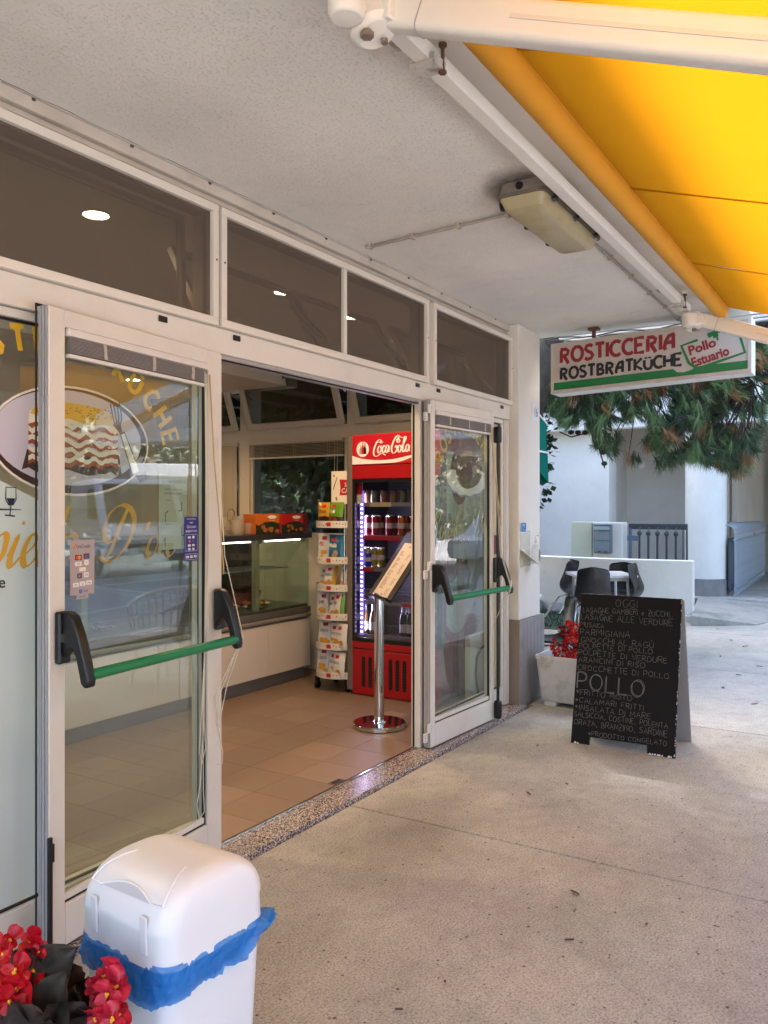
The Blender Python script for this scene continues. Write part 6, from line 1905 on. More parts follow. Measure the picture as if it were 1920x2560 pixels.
BAGW = M('bag_white', 'd0ccc8', .3, var=.05, vscale=14); BAGY = M('bag_yellow', 'b98a1c', .3); BAGB = M('bag_blue', '1c5a80', .28); BAGG = M('bag_green', '5a8a1c', .3); BAGDK = M('bag_dark', '2a1a16', .35); BAGS = M('bag_silver', '8d8c96', .3, metal=.5); BAGP = M('bag_pink', 'b59a98', .35)
CHIP = M('chip_print', 'c08a2c', .45); BAGR = M('bag_red_corner', '8a1a20', .35)
def chipbag(cx_, cy_, z_, w_, h_, yaw, lean, cols, word, pic, lab, grp=None):
    """pillow bag facing local -x"""
    t = thing('snack_bag', lab, 'snack bag', (cx_, cy_, z_), 0, grp, rot=(0, lean, yaw))
    th = w_ * .19
    def surf(s):
        def fn(u, v):
            e_ = (max(0, 1 - abs(2 * u - 1) ** 3.2)) ** .6 * (max(0, math.sin(PI * min(1, max(0, v)))) ** .45)
            wr = .004 * noise.noise(V((u * 5, v * 7, z_ * 9 + cy_ * 5)))
            return (-s * (th * e_ + wr * (1 if e_ > .1 else 0)), (.5 - u) * w_ * (1 - .06 * math.sin(PI * v)), v * h_)
        return fn
    def strip(v): return 0
    mb = MB(); nu, nv = 8, 10
    for s in (1, -1):
        mb.m(0)
        b0 = len(mb.f)
        mb.grid(surf(s), nu, nv, flip=(s < 0))
        if cols.get('low') and s > 0:
            for q in range(nu * nv):
                if q // nu < 4: mb.mi[b0 + q] = 1
        if cols.get('side') and s > 0:
            for q in range(nu * nv):
                if q % nu > 5: mb.mi[b0 + q] = 1
    mb.build('body', [cols['main'], cols.get('low') or cols.get('side') or cols['main']], t, smooth=80, local=True)
    f = surf(1)
    Fr = lambda a, b_, c=0.: V(f(a, b_)) + V((-.0012 - c, 0, 0))
    k = MB().grid(lambda u, v: Fr(.30 + .3 * u, .76 + .13 * v), 3, 2); k.build('brand_mark', RED, t, local=True)
    k = MB()
    for i in range(5 if pic else 3):
        cxx, czz = rnd.uniform(.25, .68), rnd.uniform(.13, .36)
        r_ = .15
        k.grid(lambda u, v: Fr(cxx + r_ * v * math.cos(2 * PI * u), czz + r_ * .85 * v * math.sin(2 * PI * u) * w_ / h_, .0003 * i), 8, 1)
    k.build('food_picture', CHIP if pic else cols.get('pic', BAGDK), t, local=True)
    if word:
        k = MB(); put_text(k, word, 0, 0, 1., lambda a, b_, c: Fr(.14 + a * .17, .55 + b_ * .20, .0006), 0, .03 if not pic else .0); k.build('lettering', cols.get('ink', NAVY), t, local=True)
TW = {'main': BAGW, 'ink': NAVY}
def row(z_, items, grp=None):
    for (dx, dy, w_, h_, yaw, lean, cols, word, pic, lab) in items:
        chipbag(rc.x + dx, rc.y + dy, z_ + .006, w_, h_, yaw, lean, cols, word, pic, lab)
YEL = {'main': BAGY, 'low': BAGDK, 'ink': M('word_brown', '5a3018', .5)}
GRN = {'main': BAGG, 'low': BAGDK, 'ink': CREAMV, 'pic': FR_}
BLU = {'main': BAGB, 'ink': CREAMV, 'pic': M('wafer_print', 'a98a62', .5)}
RDW = {'main': BAGW, 'ink': RED, 'pic': M('puff_print', 'c9962c', .5)}
YST = {'main': BAGW, 'side': BAGY, 'ink': NAVY}
GST = {'main': BAGW, 'side': BAGG, 'ink': NAVY}
PST = {'main': BAGW, 'side': BAGP, 'ink': NAVY}
SST = {'main': BAGW, 'side': BAGS, 'ink': NAVY}
row(RZ[0], [(-.10, .09, .15, .20, .10, .12, YEL, 'Wacko', 0, 'yellow snack bag with brown sticks on the top shelf of the snack rack'), (-.15, -.045, .16, .20, -.15, .12, GRN, 'Wacki', 0, 'green snack bag on the top shelf of the snack rack')])
row(RZ[1], [(-.10, .085, .15, .235, .15, .1, RDW, 'PIXI', 0, 'white and red snack bag on the second shelf of the snack rack'), (-.14, -.045, .17, .225, -.1, .1, BLU, 'Wackis', 0, 'blue snack bag on the second shelf of the snack rack')])
row(RZ[2], [(-.08, .115, .10, .175, .3, .28, YST, 'rustica', 1, 'leftmost white and yellow crisps bag on the third shelf of the snack rack'), (-.135, .03, .125, .20, .1, .3, YST, 'rustica', 1, 'middle white and yellow crisps bag on the third shelf of the snack rack'), (-.12, -.11, .11, .20, -.2, .15, PST, '', 1, 'white and pink crisps bag on the third shelf of the snack rack, nearest the fridge')])
row(RZ[3], [(-.09, .105, .13, .205, .45, .2, PST, 'gusto', 1, 'white and pink crisps bag standing at the left of the fourth rack shelf'), (-.13, -.005, .09, .195, 0, .15, PST, 'gusto', 1, 'narrow white crisps bag in the middle of the fourth rack shelf'), (-.15, -.075, .12, .215, -.1, .12, GST, 'lime', 1, 'white and green crisps bag on the fourth rack shelf')])
row(RZ[4], [(-.10, .08, .15, .215, .3, .2, SST, 'classica', 1, 'silver-edged white crisps bag at the left of the fifth rack shelf'), (-.14, -.035, .11, .20, 0, .12, SST, 'classica', 1, 'white crisps bag with name half hidden on the fifth rack shelf'), (-.165, -.11, .12, .205, -.15, .1, TW, 'classica', 1, 'crumpled white crisps bag on the fifth rack shelf, next to the fridge')])
row(RZ[5], [(-.10, .095, .14, .225, .35, .18, SST, 'classica', 1, 'large white crisps bag at the left of the lowest rack shelf'), (-.13, -.01, .10, .20, .1, .15, SST, 'classica', 1, 'white crisps bag in the middle of the lowest rack shelf'), (-.165, -.085, .125, .205, -.1, .1, TW, 'classica', 1, 'white crisps bag on the lowest rack shelf beside the fridge')])
# ================================================================== patio chairs and tables
SHELL = M('black_shell', '0d0c0e', .4, var=.12, vscale=6, coat=.1, dirt='3a3532', dscale=7, damt=.2)
LEG = M('chair_chrome', 'c4c4c6', .2, metal=1.)
def chair_shell(mat):
    prof = [(.22, .43), (.20, .445), (.10, .44), (-.02, .425), (-.12, .425), (-.19, .455), (-.225, .52), (-.235, .60), (-.245, .70), (-.265, .79), (-.275, .83)]
    prof = smooth2(prof, 3)
    n = len(prof)
    def fn(u, v):
        t = v * (n - 1); i = min(int(t), n - 2); f = t - i
        x = prof[i][0] + (prof[i + 1][0] - prof[i][0]) * f; z_ = prof[i][1] + (prof[i + 1][1] - prof[i][1]) * f
        s = (u - .5) * 2
        back = max(0., (v - .45) / .55)
        wd = .215 if v < .4 else .215 - .035 * back
        if v < .08: wd *= .75 + .25 * math.sqrt(v / .08)
        if v > .86: wd *= math.sqrt(max(.12, 1 - ((v - .86) / .155) ** 2))
        cup = abs(s) ** 2.4
        return (x + cup * .055 * back, s * wd, z_ + cup * (.035 * (1 - back) + .0))
    mb = MB().grid(fn, 14, 30)
    off = MB().grid(lambda u, v: (lambda p, k: (p[0] - k * .008, p[1], p[2] - (1 - k) * .008))(fn(u, v), 1 if v > .5 else 0), 14, 30, flip=True)
    mb.add(off.v, off.f)
    return mb
def make_chair(label, cat='chair', grp=None):
    t = thing('shell_chair', label, cat, (0, 0, 0), 0, grp)
    chair_shell(SHELL).build('shell', SHELL, t, smooth=60, local=True)
    for s in (-1, 1):
        k = MB().tube([(.24, s * .22, .01), (.19, s * .19, .36), (.15, s * .15, .415), (-.10, s * .15, .41), (-.16, s * .19, .36), (-.24, s * .22, .01)], .011, 8)
        k.build('leg', LEG, t, smooth=50, local=True)
        q = MB()
        for x in (.24, -.24):
            q.lathe((x, s * .22, 0), [(.014, .0), (.015, .018), (.012, .022)], 8)
        q.build('rubber_foot', BLK, t, local=True)
    MB().tube([(.13, -.15, .413), (.13, .15, .413)], .009, 6).tube([(-.08, -.15, .409), (-.08, .15, .409)], .009, 6).build('crossbar', LEG, t, local=True)
    return t
TC = V((9.50, 2.93, -.012))
c0 = make_chair('black shell chair seen from behind, tipped against the square white patio table')
def tip(o, pos, yaw, lean):
    """lean forward about the front feet"""
    R_ = Matrix.Rotation(yaw, 4, 'Z') @ Matrix.Translation((.24, 0, 0)) @ Matrix.Rotation(lean, 4, 'Y') @ Matrix.Translation((-.24, 0, 0))
    Mx = Matrix.Translation(pos) @ R_
    o.location = Mx.to_translation(); o.rotation_euler = Mx.to_euler()
G5 = 'black shell chairs on the patio'
c0['group'] = G5
c0.scale = (.92, .92, .92)
tip(c0, V((8.76, 2.76, -.012)), math.radians(12), math.radians(17))
for pos, yaw, ln, lab in ((V((9.70, 3.40, -.012)), -97, 22, 'black shell chair tipped against the left side of the square patio table'),
                          (V((9.42, 2.42, -.012)), 88, 22, 'black shell chair tipped against the right side of the square patio table'),
                          (V((10.42, 2.93, -.012)), 180, 8, 'black shell chair facing the viewer behind the square white patio table'),
                          (V((6.58, 2.48, -.012)), 122, 0, 'worn black shell chair directly behind the begonia planter')):
    c = copy_tree(c0, label=lab)
    tip(c, pos, math.radians(yaw), math.radians(ln))
TBW = M('table_white', 'd9dadb', .4, dirt='a09f9b', dscale=9, damt=.4)
def table(lab, cx_, cy_, sx_, sy_, rz=0):
    t = thing('patio_table', lab, 'table', (cx_, cy_, -.012), rz)
    loft(MB(), [[V((x, y, z_)) for x, y in rrect(-sx_ / 2, sx_ / 2, -sy_ / 2, sy_ / 2, .03)] for z_ in (.722, .75)]).build('tabletop', TBW, t, local=True, bevel=.004)
    for s in (-1, 1):
        for q in (-1, 1):
            MB().tube([(s * (sx_ / 2 - .07), q * (sy_ / 2 - .07), 0), (s * (sx_ / 2 - .10), q * (sy_ / 2 - .10), .722)], .016, 8).build('leg', TBW, t, local=True)
    k = MB().box(-sx_ / 2 + .09, sx_ / 2 - .09, -sy_ / 2 + .09, sy_ / 2 - .09, .68, .7215); k.build('apron', TBW, t, local=True)
table('square white patio table with four black chairs leaning against it', 9.52, 2.92, .70, .70, .555)
table('white patio table mostly hidden by the pillar', 6.66, 3.05, .60, .8)

# ================================================================== low wall, gate, mail box and house opposite
def wallseg(name, pts, th, h, mat, parent=None, bev=.01):
    """thick wall following a plan polyline"""
    L = []; R = []
    n = len(pts)
    for i, p in enumerate(pts):
        a = V(pts[max(i - 1, 0)]); b_ = V(pts[min(i + 1, n - 1)])
        d = (b_ - a).normalized(); nn = V((-d.y, d.x)) * th / 2
        L.append(V(p) + nn); R.append(V(p) - nn)
    out = L + R[::-1]
    N = len(out)
    vs = [(p.x, p.y, h[0]) for p in out] + [(p.x, p.y, h[1]) for p in out]
    fs = [tuple(range(N, 2 * N))] + [(i, (i + 1) % N, N + (i + 1) % N, N + i) for i in range(N)]
    return MB().add(vs, fs).build(name, mat, parent, bevel=bev, smooth=30)
lw = thing('low_wall', 'low white garden wall curving behind the patio chairs', 'wall', (11.45, 3.3, 0))
wallseg('wall_run', [(11.52, 2.26), (11.46, 2.9), (11.43, 3.5), (11.50, 4.1), (11.75, 4.9), (12.3, 5.9)], .20, (-.05, .80), EXTW, lw)
MB().box(11.36, 11.60, 2.195, 2.50, -.05, .075).build('plinth', WHITE, lw, bevel=.006)
gp = thing('mailbox_pillar', 'square white gate pillar with green moss stains behind the low wall', 'pillar', (12.95, 3.9, .1))
MOSS = plaster_mat('mossy_plaster', 'c5c7b4', bump=.3, stain='7c8450', samt=.85)
MB().box(12.72, 13.0, 3.55, 4.02, .1, 1.28).build('shaft', EXTW, gp, bevel=.008)
MB().box(12.70, 12.98, 4.023, 4.36, .1, 1.285).build('mossy_side', MOSS, gp, bevel=.008)
mx_ = thing('mailbox', 'double grey metal mailbox on the white gate pillar', 'mailbox', (12.68, 3.82, .8))
MBX = M('mailbox_grey', '7f8c94', .4, metal=.3, var=.08, vscale=15)
MB().box(12.60, 12.715, 3.70, 3.96, .80, 1.245).build('box', M('mailbox_case', '6a747b', .4, metal=.3), mx_, bevel=.004)
for a, b_ in ((.815, .995), (1.005, 1.16)):
    MB().box(12.59, 12.599, 3.715, 3.945, a, b_).build('door', MBX, mx_, bevel=.003)
MB().box(12.57, 12.599, 3.715, 3.945, 1.17, 1.225).box(12.565, 12.715, 3.69, 3.97, 1.2455, 1.255).build('flap', M('mailbox_flap', 'a3b4bd', .35, metal=.3), mx_)
k = MB()
for y in (3.77, 3.87): k.box(12.586, 12.5895, y - .025, y + .025, .822, .836)
for z_ in (.98, 1.145): k.ball((12.588, 3.83, z_), .007, 6, 4)
k.build('slot', BLK, mx_)

IRON = M('gate_iron', '41464d', .5, metal=.4, var=.15, vscale=18)
IRONL = M('gate_iron_light', '66788a', .5, metal=.4, var=.12, vscale=18)
gt = thing('iron_gate', 'grey iron gate with ball-topped bars beside the mailbox pillar', 'gate', (12.75, 2.95, .1))
gx, ga, gb = 12.80, 3.47, 2.60
MB().box(gx - .02, gx + .02, gb, ga, 1.18, 1.265).build('top_rail', IRON, gt, bevel=.004)
MB().box(gx - .022, gx + .022, ga - .045, ga - .0, .1, 1.2).build('gate_post', IRONL, gt)
MB().box(gx - .02, gx + .02, gb, gb + .02, .1, 1.179).box(gx - .012, gx + .012, gb + .06, gb + .072, .1, 1.179).build('gate_post', IRON, gt)
MB().box(gx - .02, gx + .02, gb + .021, ga - .046, .14, .18).build('bottom_rail', IRON, gt)
for i in range(5):
    y = ga - .16 - i * .135
    b_ = MB().box(gx - .014, gx + .014, y - .014, y + .014, .181, 1.10).build('bar', IRON, gt)
    MB().ball((gx, y, 1.115), .038, 12, 8).build('ball', IRON, b_, smooth=60)
    MB().tube([(gx, y, 1.145), (gx - .01, y - .012, 1.165), (gx - .025, y + .0, 1.18), (gx - .03, y - .016, 1.20), (gx - .03, y - .02, 1.215)], .007, 6).build('scroll', IRONL, b_)
MB().box(gx - .03, gx - .023, ga - .16, ga + .02, 1.0, 1.08).build('lock_plate', IRONL, gt, bevel=.004)

hs_ = thing('white_house', 'white rendered house opposite with round columns and a shaded porch', 'house', (16, 3, .1))
MB().box(14.15, 14.6, 4.18, 9.0, .0, 2.998).build('wall', EXTW, hs_, bevel=.01)
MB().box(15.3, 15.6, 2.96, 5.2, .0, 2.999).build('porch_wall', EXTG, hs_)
MB().box(15.29, 15.55, 2.45, 2.955, .0, 2.999).build('porch_wall', M('porch_door_paint', 'b3b0aa', .6), hs_)
MB().box(15.275, 15.289, 2.93, 2.955, .1, 3.0).build('door_gap', BLK, hs_)
MB().ball((15.285, 2.84, 1.15), .03, 8, 6).build('door_knob', STEEL, hs_)
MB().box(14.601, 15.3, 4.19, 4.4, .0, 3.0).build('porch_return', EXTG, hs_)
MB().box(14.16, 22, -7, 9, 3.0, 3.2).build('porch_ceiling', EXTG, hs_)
MB().box(13.9, 14.149, -7, 9.0, 2.86, 3.62).build('beam', EXTW, hs_, bevel=.01)
MB().box(14.8, 22, -7, 9, 3.201, 14).build('sun_block_storey', EXTW, hs_)  # mostly unseen; height raised to block the sun from the walkway
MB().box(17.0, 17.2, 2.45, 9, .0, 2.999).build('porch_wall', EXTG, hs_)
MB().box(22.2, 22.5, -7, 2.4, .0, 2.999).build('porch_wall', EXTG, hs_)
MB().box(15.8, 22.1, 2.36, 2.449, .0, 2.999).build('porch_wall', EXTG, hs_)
def column(x, y, r, zb, zt):
    c = MB().cyl((x, y), r, zb + .27, zt, 40).build('column', EXTW, hs_, smooth=40)
    for i in range(10):
        a0 = 2 * PI * i / 10; 
        pts = [(x + (r + .022) * math.cos(a0 + 2 * PI / 10 * j / 5), y + (r + .022) * math.sin(a0 + 2 * PI / 10 * j / 5)) for j in range(6)]
        q = [(x + (r - .02) * math.cos(a0 + 2 * PI / 10 * j / 5), y + (r - .02) * math.sin(a0 + 2 * PI / 10 * j / 5)) for j in range(6)][::-1]
        pts[-1] = tuple(V(pts[-1]) * .999 + V(pts[-2]) * .001)
        MB().prism(pts + q, lambda a, b_, c_: V((a, b_, c_)), zb - .05, zb + .265).build('skirting_stone', M('column_stone', '7e7d7b', .6, var=.25, vscale=4, dirt='57524c', damt=.5), c)
column(14.10, 2.58, .315, .1, 2.858)
column(20.6, 1.0, 1.15, .1, 2.998)
lp = thing('wall_lamp', 'round white lamp on the porch wall under the pine foliage', 'lamp', (15.27, 3.93, 2.31))
MB().lathe((15.298, 3.93, 2.31), [(.10, 0), (.10, .02), (.085, .045), (.05, .06), (0, .064)], 20, (V((0, 1, 0)), V((0, 0, 1)), V((-1, 0, 0)))).build('globe', M('lamp_globe', 'c8c6bf', .3), lp, smooth=50)
for k_ in range(6):
    MB().box(14.79, 14.799, -6 + k_ * 2.2, -4.6 + k_ * 2.2, 4.3, 6.2).build('window', M('far_window_dark', '2a2f33', .15), hs_)

fn_ = thing('railing_fence', 'blue-grey metal railing fence running back past the round column', 'fence', (15.5, 2.15, .05))
FEN = M('fence_metal', 'a9b2ba', .5, metal=.35, var=.1, vscale=12)
fx0, fx1, fy_ = 14.0, 18.7, 2.13
def fy(x): return fy_ + (x - fx0) * .028
nbar = 30
MB().add([(fx0, fy(fx0) + .09, .15), (fx1, fy(fx1) + .09, .15), (fx1, fy(fx1) + .09, 1.02), (fx0, fy(fx0) + .09, 1.02), (fx0, fy(fx0) + .093, .15), (fx1, fy(fx1) + .093, .15), (fx1, fy(fx1) + .093, 1.02), (fx0, fy(fx0) + .093, 1.02)],
         [(0, 1, 2, 3), (7, 6, 5, 4), (0, 4, 5, 1), (2, 6, 7, 3)]).build('back_sheet', M('fence_sheet', '4d5a66', .5, metal=.3), fn_)
for z_, r_ in ((.12, .02), (.22, .014), (1.0, .02), (1.10, .014)):
    MB().tube([(fx0, fy(fx0), z_), (fx1, fy(fx1), z_)], r_, 8).build('rail', FEN, fn_)
b0_ = None
for i in range(nbar):
    x = fx0 + .05 + i * (fx1 - fx0 - .1) / (nbar - 1)
    if b0_ is None:
        b0_ = MB().tube([(x, fy(x), .06), (x, fy(x), 1.12), (x, fy(x) + .03, 1.19), (x, fy(x) + .10, 1.235), (x, fy(x) + .2, 1.25)], .009, 6).build('bar', FEN, fn_, smooth=50)
        bl0_ = b0_.location.copy()
    else:
        c = share(b0_, 'bar', fn_, (0, 0, 0)); c.location = bl0_ + V((x - fx0 - .05, fy(x) - fy(fx0 + .05), 0))
MB().box(fx0, fx1, 2.45, 2.52, 1.21, 1.26).build('top_sheet', FEN, fn_)
tg_ = thing('fence_tag', 'small red and white tag on the railing fence', 'tag', (16.6, 2.1, .95))
k = MB().box(16.58, 16.70, 2.185, 2.195, .98, 1.14); k.m(1).box(16.59, 16.69, 2.18, 2.1849, 1.0, 1.05); k.build('tag_plate', [M('tag_pink', 'c9a0a4', .5), RED], tg_)

# ---- rocks, grass bed and fallen bits on the patio
gb_ = MB()
r_ = random.Random(4)
GRS = leaf_mat('ground_cover', '22392a', '3a5a3a', .7, .2)
for i in range(2600):
    x, y = r_.uniform(9.9, 11.6), r_.uniform(3.3, 6.2)
    a = r_.uniform(0, 6.28); l = r_.uniform(.03, .08)
    gb_.add([(x, y, -.012), (x + .012 * math.cos(a), y + .012 * math.sin(a), -.012), (x + l * .5 * math.sin(a), y - l * .5 * math.cos(a), l)], [(0, 1, 2)])
tag(gb_.build('ground_cover', GRS), kind='stuff')
tag(MB().box(9.8, 11.7, 3.25, 6.3, -.25, -.0095).build('planting_bed', M('bed_soil', '2b3a2c', .95, var=.3, vscale=25)), kind='structure')
STN = M('garden_stone', '8f8d88', .8, var=.3, vscale=8, bump=.5, bscale=20)
def rock(x, y, r0, lab):
    mb = MB().ball((0, 0, 0), 1, 9, 6)
    vs = [tuple(V(p) * r0 * (1 + .35 * noise.noise(V(p) * 1.6 + V((x, y, 0))))) for p in mb.v]
    mb.v = [(p[0] * 1.2 + x, p[1] + y, p[2] * .8 + r0 * .35) for p in vs]
    return tag(mb.build('garden_rock', STN, loc=(x, y, 0), smooth=30), lab, 'rock', 'pale garden rocks along the low wall')
for i in range(7):
    rock(11.25 + .10 * i, 3.75 + .36 * i, .11 + .02 * (i % 3), 'pale rock at the foot of the low wall beside the ground cover')
LFB = M('dry_leaf', '5a4030', .8); LFR = M('dry_leaf_red', '6e3a24', .8)
r_ = random.Random(21)
for i in range(34):
    if i < 8: x, y = ((4.05, 1.62), (4.3, 1.5), (3.1, 1.05), (2.75, .95), (3.0, .75), (4.9, 1.9), (2.3, 1.2), (2.1, 1.25))[i]
    else: x, y = r_.uniform(6.2, 11.2), r_.uniform(-.2, 2.1)
    a = r_.uniform(0, 6.28); l = r_.uniform(.010, .022) * (1 + (x > 6) * .9)
    mb = MB(); F_ = frame((x, y, .001), (math.cos(a), math.sin(a), 0), (-math.sin(a), math.cos(a), 0))
    mb.grid(lambda u, v: F_((u - .5) * 2 * l, (v - .5) * l * .8 * math.sin(PI * (.08 + .84 * u)), .003 + .004 * (2 * v - 1) ** 2 + .004 * u * u), 5, 2)
    tag(mb.build('fallen_leaf', LFR if i % 4 == 0 else LFB, loc=(x, y, .001)), 'small brown fallen leaf on the walkway concrete' if x < 6 else 'small brown fallen leaf on the open ground beyond the chalkboard', 'leaf', 'fallen leaves under the canopy' if x < 6 else 'fallen leaves on the open ground')

# ================================================================== trees
BARK = M('pine_bark', '3a322c', .95, var=.4, vscale=14, bump=.9, bscale=24)
NEED = [leaf_mat('pine_needles_dark', '32462e', '4a6040', .6, .25, 3), leaf_mat('pine_needles_green', '506c42', '6c8454', .6, .3, 3), leaf_mat('pine_needles_dry', '7a5c40', '9a7246', .7, .2, 3)]
def tuft(mb, p, d, L, n, mi, rr):
    d = V(d).normalized(); a = d.orthogonal().normalized(); b_ = d.cross(a)
    mb.m(mi)
    p = V(p)
    for k in range(n):
        th = rr.uniform(0, 6.283); sp_ = rr.uniform(.15, 1.0)
        q = (d + (a * math.cos(th) + b_ * math.sin(th)) * sp_).normalized()
        l = L * rr.uniform(.6, 1.1)
        s0 = p - d * (rr.random() * L * .8)
        sd_ = q.cross(d); 
        sd_ = sd_.normalized() * .0023 if sd_.length > 1e-4 else a * .0023
        bend = V((0, 0, -.14 * l))
        m_ = s0 + q * l * .55 + bend * .3
        mb.add([s0 - sd_, s0 + sd_, m_ + sd_, m_ - sd_, s0 + q * l + bend], [(0, 1, 2, 3), (3, 2, 4)])
pt_ = thing('pine_tree', 'pine tree with drooping needle boughs behind the hanging sign', 'tree', (8.6, 4.3, 0))
rr = random.Random(77)
tk = MB().tube([(8.6, 4.35, -.1), (8.45, 3.9, 1.2), (8.22, 3.30, 2.4), (8.15, 3.04, 3.1), (8.3, 2.85, 3.9), (8.7, 2.6, 5.2)], lambda t: .17 - .09 * t, 12)
tk.build('trunk', BARK, pt_, smooth=60)
br = MB(); cr = MB()
def inside(px, py):
    """hanging mass under the sign, in the plan of the bough curtain"""
    return True
def w2(px, py, X): # point on the vertical plane X=const for boughs
    r0 = FW + RT * ((px - 960) / 2050) + V((0, 0, (1271 - py) / 2050)); s = X / r0.x
    return V((0, 0, 1.5)) + r0 * s
prof_top = 900
def low_edge(px):
    pts = [(1350, 1010), (1385, 1035), (1420, 1075), (1460, 1040), (1490, 1120), (1530, 1145), (1570, 1150), (1620, 1155), (1660, 1165), (1700, 1150), (1740, 1150), (1790, 1165), (1830, 1190), (1870, 1180), (1890, 1120), (1905, 1060), (1930, 1000), (1990, 940), (2100, 900)]
    for a, b_ in zip(pts[:-1], pts[1:]):
        if a[0] <= px <= b_[0]:
            return a[1] + (b_[1] - a[1]) * (px - a[0]) / (b_[0] - a[0])
    return 900
mains = [V((8.3, 2.9, 3.9)), V((8.5, 2.7, 4.4)), V((8.2, 3.0, 3.3))]
hubs = []
for i in range(26):
    px = 1370 + i * 24 + rr.uniform(-10, 10); X = 9.3 + rr.uniform(-.9, .9)
    q = w2(px, rr.uniform(860, 960), X)
    m0 = mains[i % 3]
    mid = (m0 + q) / 2 + V((0, 0, .35))
    br.tube([m0, mid, q], lambda t: .035 - .022 * t, 6)
    hubs.append(q)
cnt = 0
gaps = [(1600, 1065, 26, 34), (1660, 1010, 20, 30), (1545, 1030, 14, 16), (1690, 1120, 16, 14)]
while cnt < 4300:
    px = rr.uniform(1352, 2060)
    le = low_edge(px)
    py = rr.uniform(600, le)
    if py < 780 and rr.random() < .55: continue
    if any(abs((px - g[0]) / g[2]) ** 2 + abs((py - g[1]) / g[3]) ** 2 < 1 for g in gaps) and rr.random() < .93: continue
    if px > 1900 and py > 870 and rr.random() < .5: continue
    nz = noise.noise(V((px / 55, py / 45, 3.3)))
    if nz < -.36: continue
    X = 9.2 + rr.uniform(-.85, .95) + .4 * noise.noise(V((px / 80, py / 70, 9)))
    p = w2(px, py, X)
    mi = 1 if nz > .02 + rr.uniform(-.25, .25) else 0
    if noise.noise(V((px / 40, py / 34, 12.5))) > .36: mi = 2
    d = V((rr.uniform(-.6, .6), rr.uniform(-.8, .8), rr.uniform(-.75, .35))) + (p - V((8.6, 2.7, 3.6))).normalized() * .7
    tuft(cr, p, d, rr.uniform(.10, .17), 38, mi, rr)
    if cnt % 6 == 0:
        h_ = min(hubs, key=lambda q: (q - p).length + (3 if q.z < p.z else 0))
        br.tube([h_, (h_ + p) / 2 + V((rr.uniform(-.05, .05), rr.uniform(-.05, .05), rr.uniform(-.02, .08))), p], lambda t: .009 - .006 * t, 4)
    cnt += 1
cr.build('crown', NEED, pt_)
br.build('limb', BARK, pt_, smooth=60)
# thin bare twigs with cones at the left
for a, b_ in (((1385, 1000), (1448, 1060)), ((1400, 1080), (1470, 1082)), ((1500, 1060), (1512, 1170)), ((1700, 985), (1712, 1060))):
    p, q = w2(*a, 9.0), w2(*b_, 8.9)
    k = MB().tube([p, (p + q) / 2 + V((0, .03, -.05)), q], .008, 5)
    for j in range(3):
        c_ = p + (q - p) * (.4 + .25 * j); k.ball(c_, .035, 6, 5, (1, 1, .8))
    k.build('twig', BARK, pt_)

def broad_tree(name, lab, x, y, h_, cr_c, cr_r, n, ls, mats, seed, trunk_r=.12, grp=None, squash=1.):
    t = thing(name, lab, 'tree', (x, y, 0), 0, grp)
    q = random.Random(seed)
    cx_, cy_, cz_ = cr_c
    MB().tube([(x, y, -.1), (x + q.uniform(-.1, .1), y + q.uniform(-.1, .1), h_ * .35), ((x + cx_) / 2, (y + cy_) / 2, h_ * .6), (cx_, cy_, cz_ + cr_r * .3)], lambda s: trunk_r * (1 - .75 * s), 9).build('trunk', BARK, t, smooth=60)
    l = MB()
    for i in range(7):
        a = q.uniform(0, 6.28); b_ = q.uniform(-.3, .8)
        l.tube([((x + cx_) / 2, (y + cy_) / 2, h_ * .5), (cx_ + cr_r * .4 * math.cos(a), cy_ + cr_r * .4 * math.sin(a), cz_ + cr_r * b_ * .4), (cx_ + cr_r * .85 * math.cos(a), cy_ + cr_r * .85 * math.sin(a), cz_ + cr_r * b_)], lambda s: trunk_r * .4 * (1 - .85 * s), 6)
    l.build('limb', BARK, t, smooth=60)
    c = MB()
    for i in range(n):
        u = V((q.gauss(0, 1), q.gauss(0, 1), q.gauss(0, 1))).normalized()
        nz = noise.noise(u * 2.3 + V((seed, 0, 0)))
        r0 = cr_r * (1 + .3 * nz) * (q.random() ** .33)
        p = V((cx_, cy_, cz_)) + V((u.x * r0, u.y * r0, u.z * r0 * squash))
        if noise.noise(p * (1.6 / cr_r) + V((0, seed, 0))) < -.22: continue
        c.m(0 if noise.noise(p * (2.2 / cr_r)) < 0 else 1)
        d = (u + V((q.uniform(-.9, .9), q.uniform(-.9, .9), q.uniform(-.9, .9)))).normalized()
        s = d.orthogonal().normalized(); s = (s * math.cos(q.random() * 6) + d.cross(s) * math.sin(q.random() * 6))
        w_ = ls * q.uniform(.25, .4)
        c.add([p, p + d * ls * .5 + s * w_, p + d * ls, p + d * ls * .5 - s * w_], [(0, 1, 2, 3)])
    c.build('crown', mats, t)
    return t
LFA = leaf_mat('shrub_leaf_dark', '18261a', '2a3c24', .45, .25, 4); LFC = leaf_mat('shrub_leaf_mid', '31482a', '466038', .45, .3, 4)
LFD = leaf_mat('tree_leaf_light', '5a7a3a', '78954a', .5, .35, 2)
broad_tree('oleander_bush', 'dark narrow-leaved bush beside the pillar behind the green awning', 8.75, 4.2, 3.2, (8.8, 4.02, 2.25), .78, 4200, .085, [LFA, LFC], 3, .06, squash=1.5)
broad_tree('street_tree', 'light green leafy tree beyond the right end of the hanging sign', 26, 3.0, 8, (26, 2.0, 6.2), 3.2, 5200, .34, [LFC, LFD], 8, .2)
broad_tree('street_tree', 'tall leafy tree seen in the gap between canopy and sign', 24, 12.0, 9, (23, 10.5, 7.2), 4.2, 5200, .4, [LFC, LFD], 12, .25)

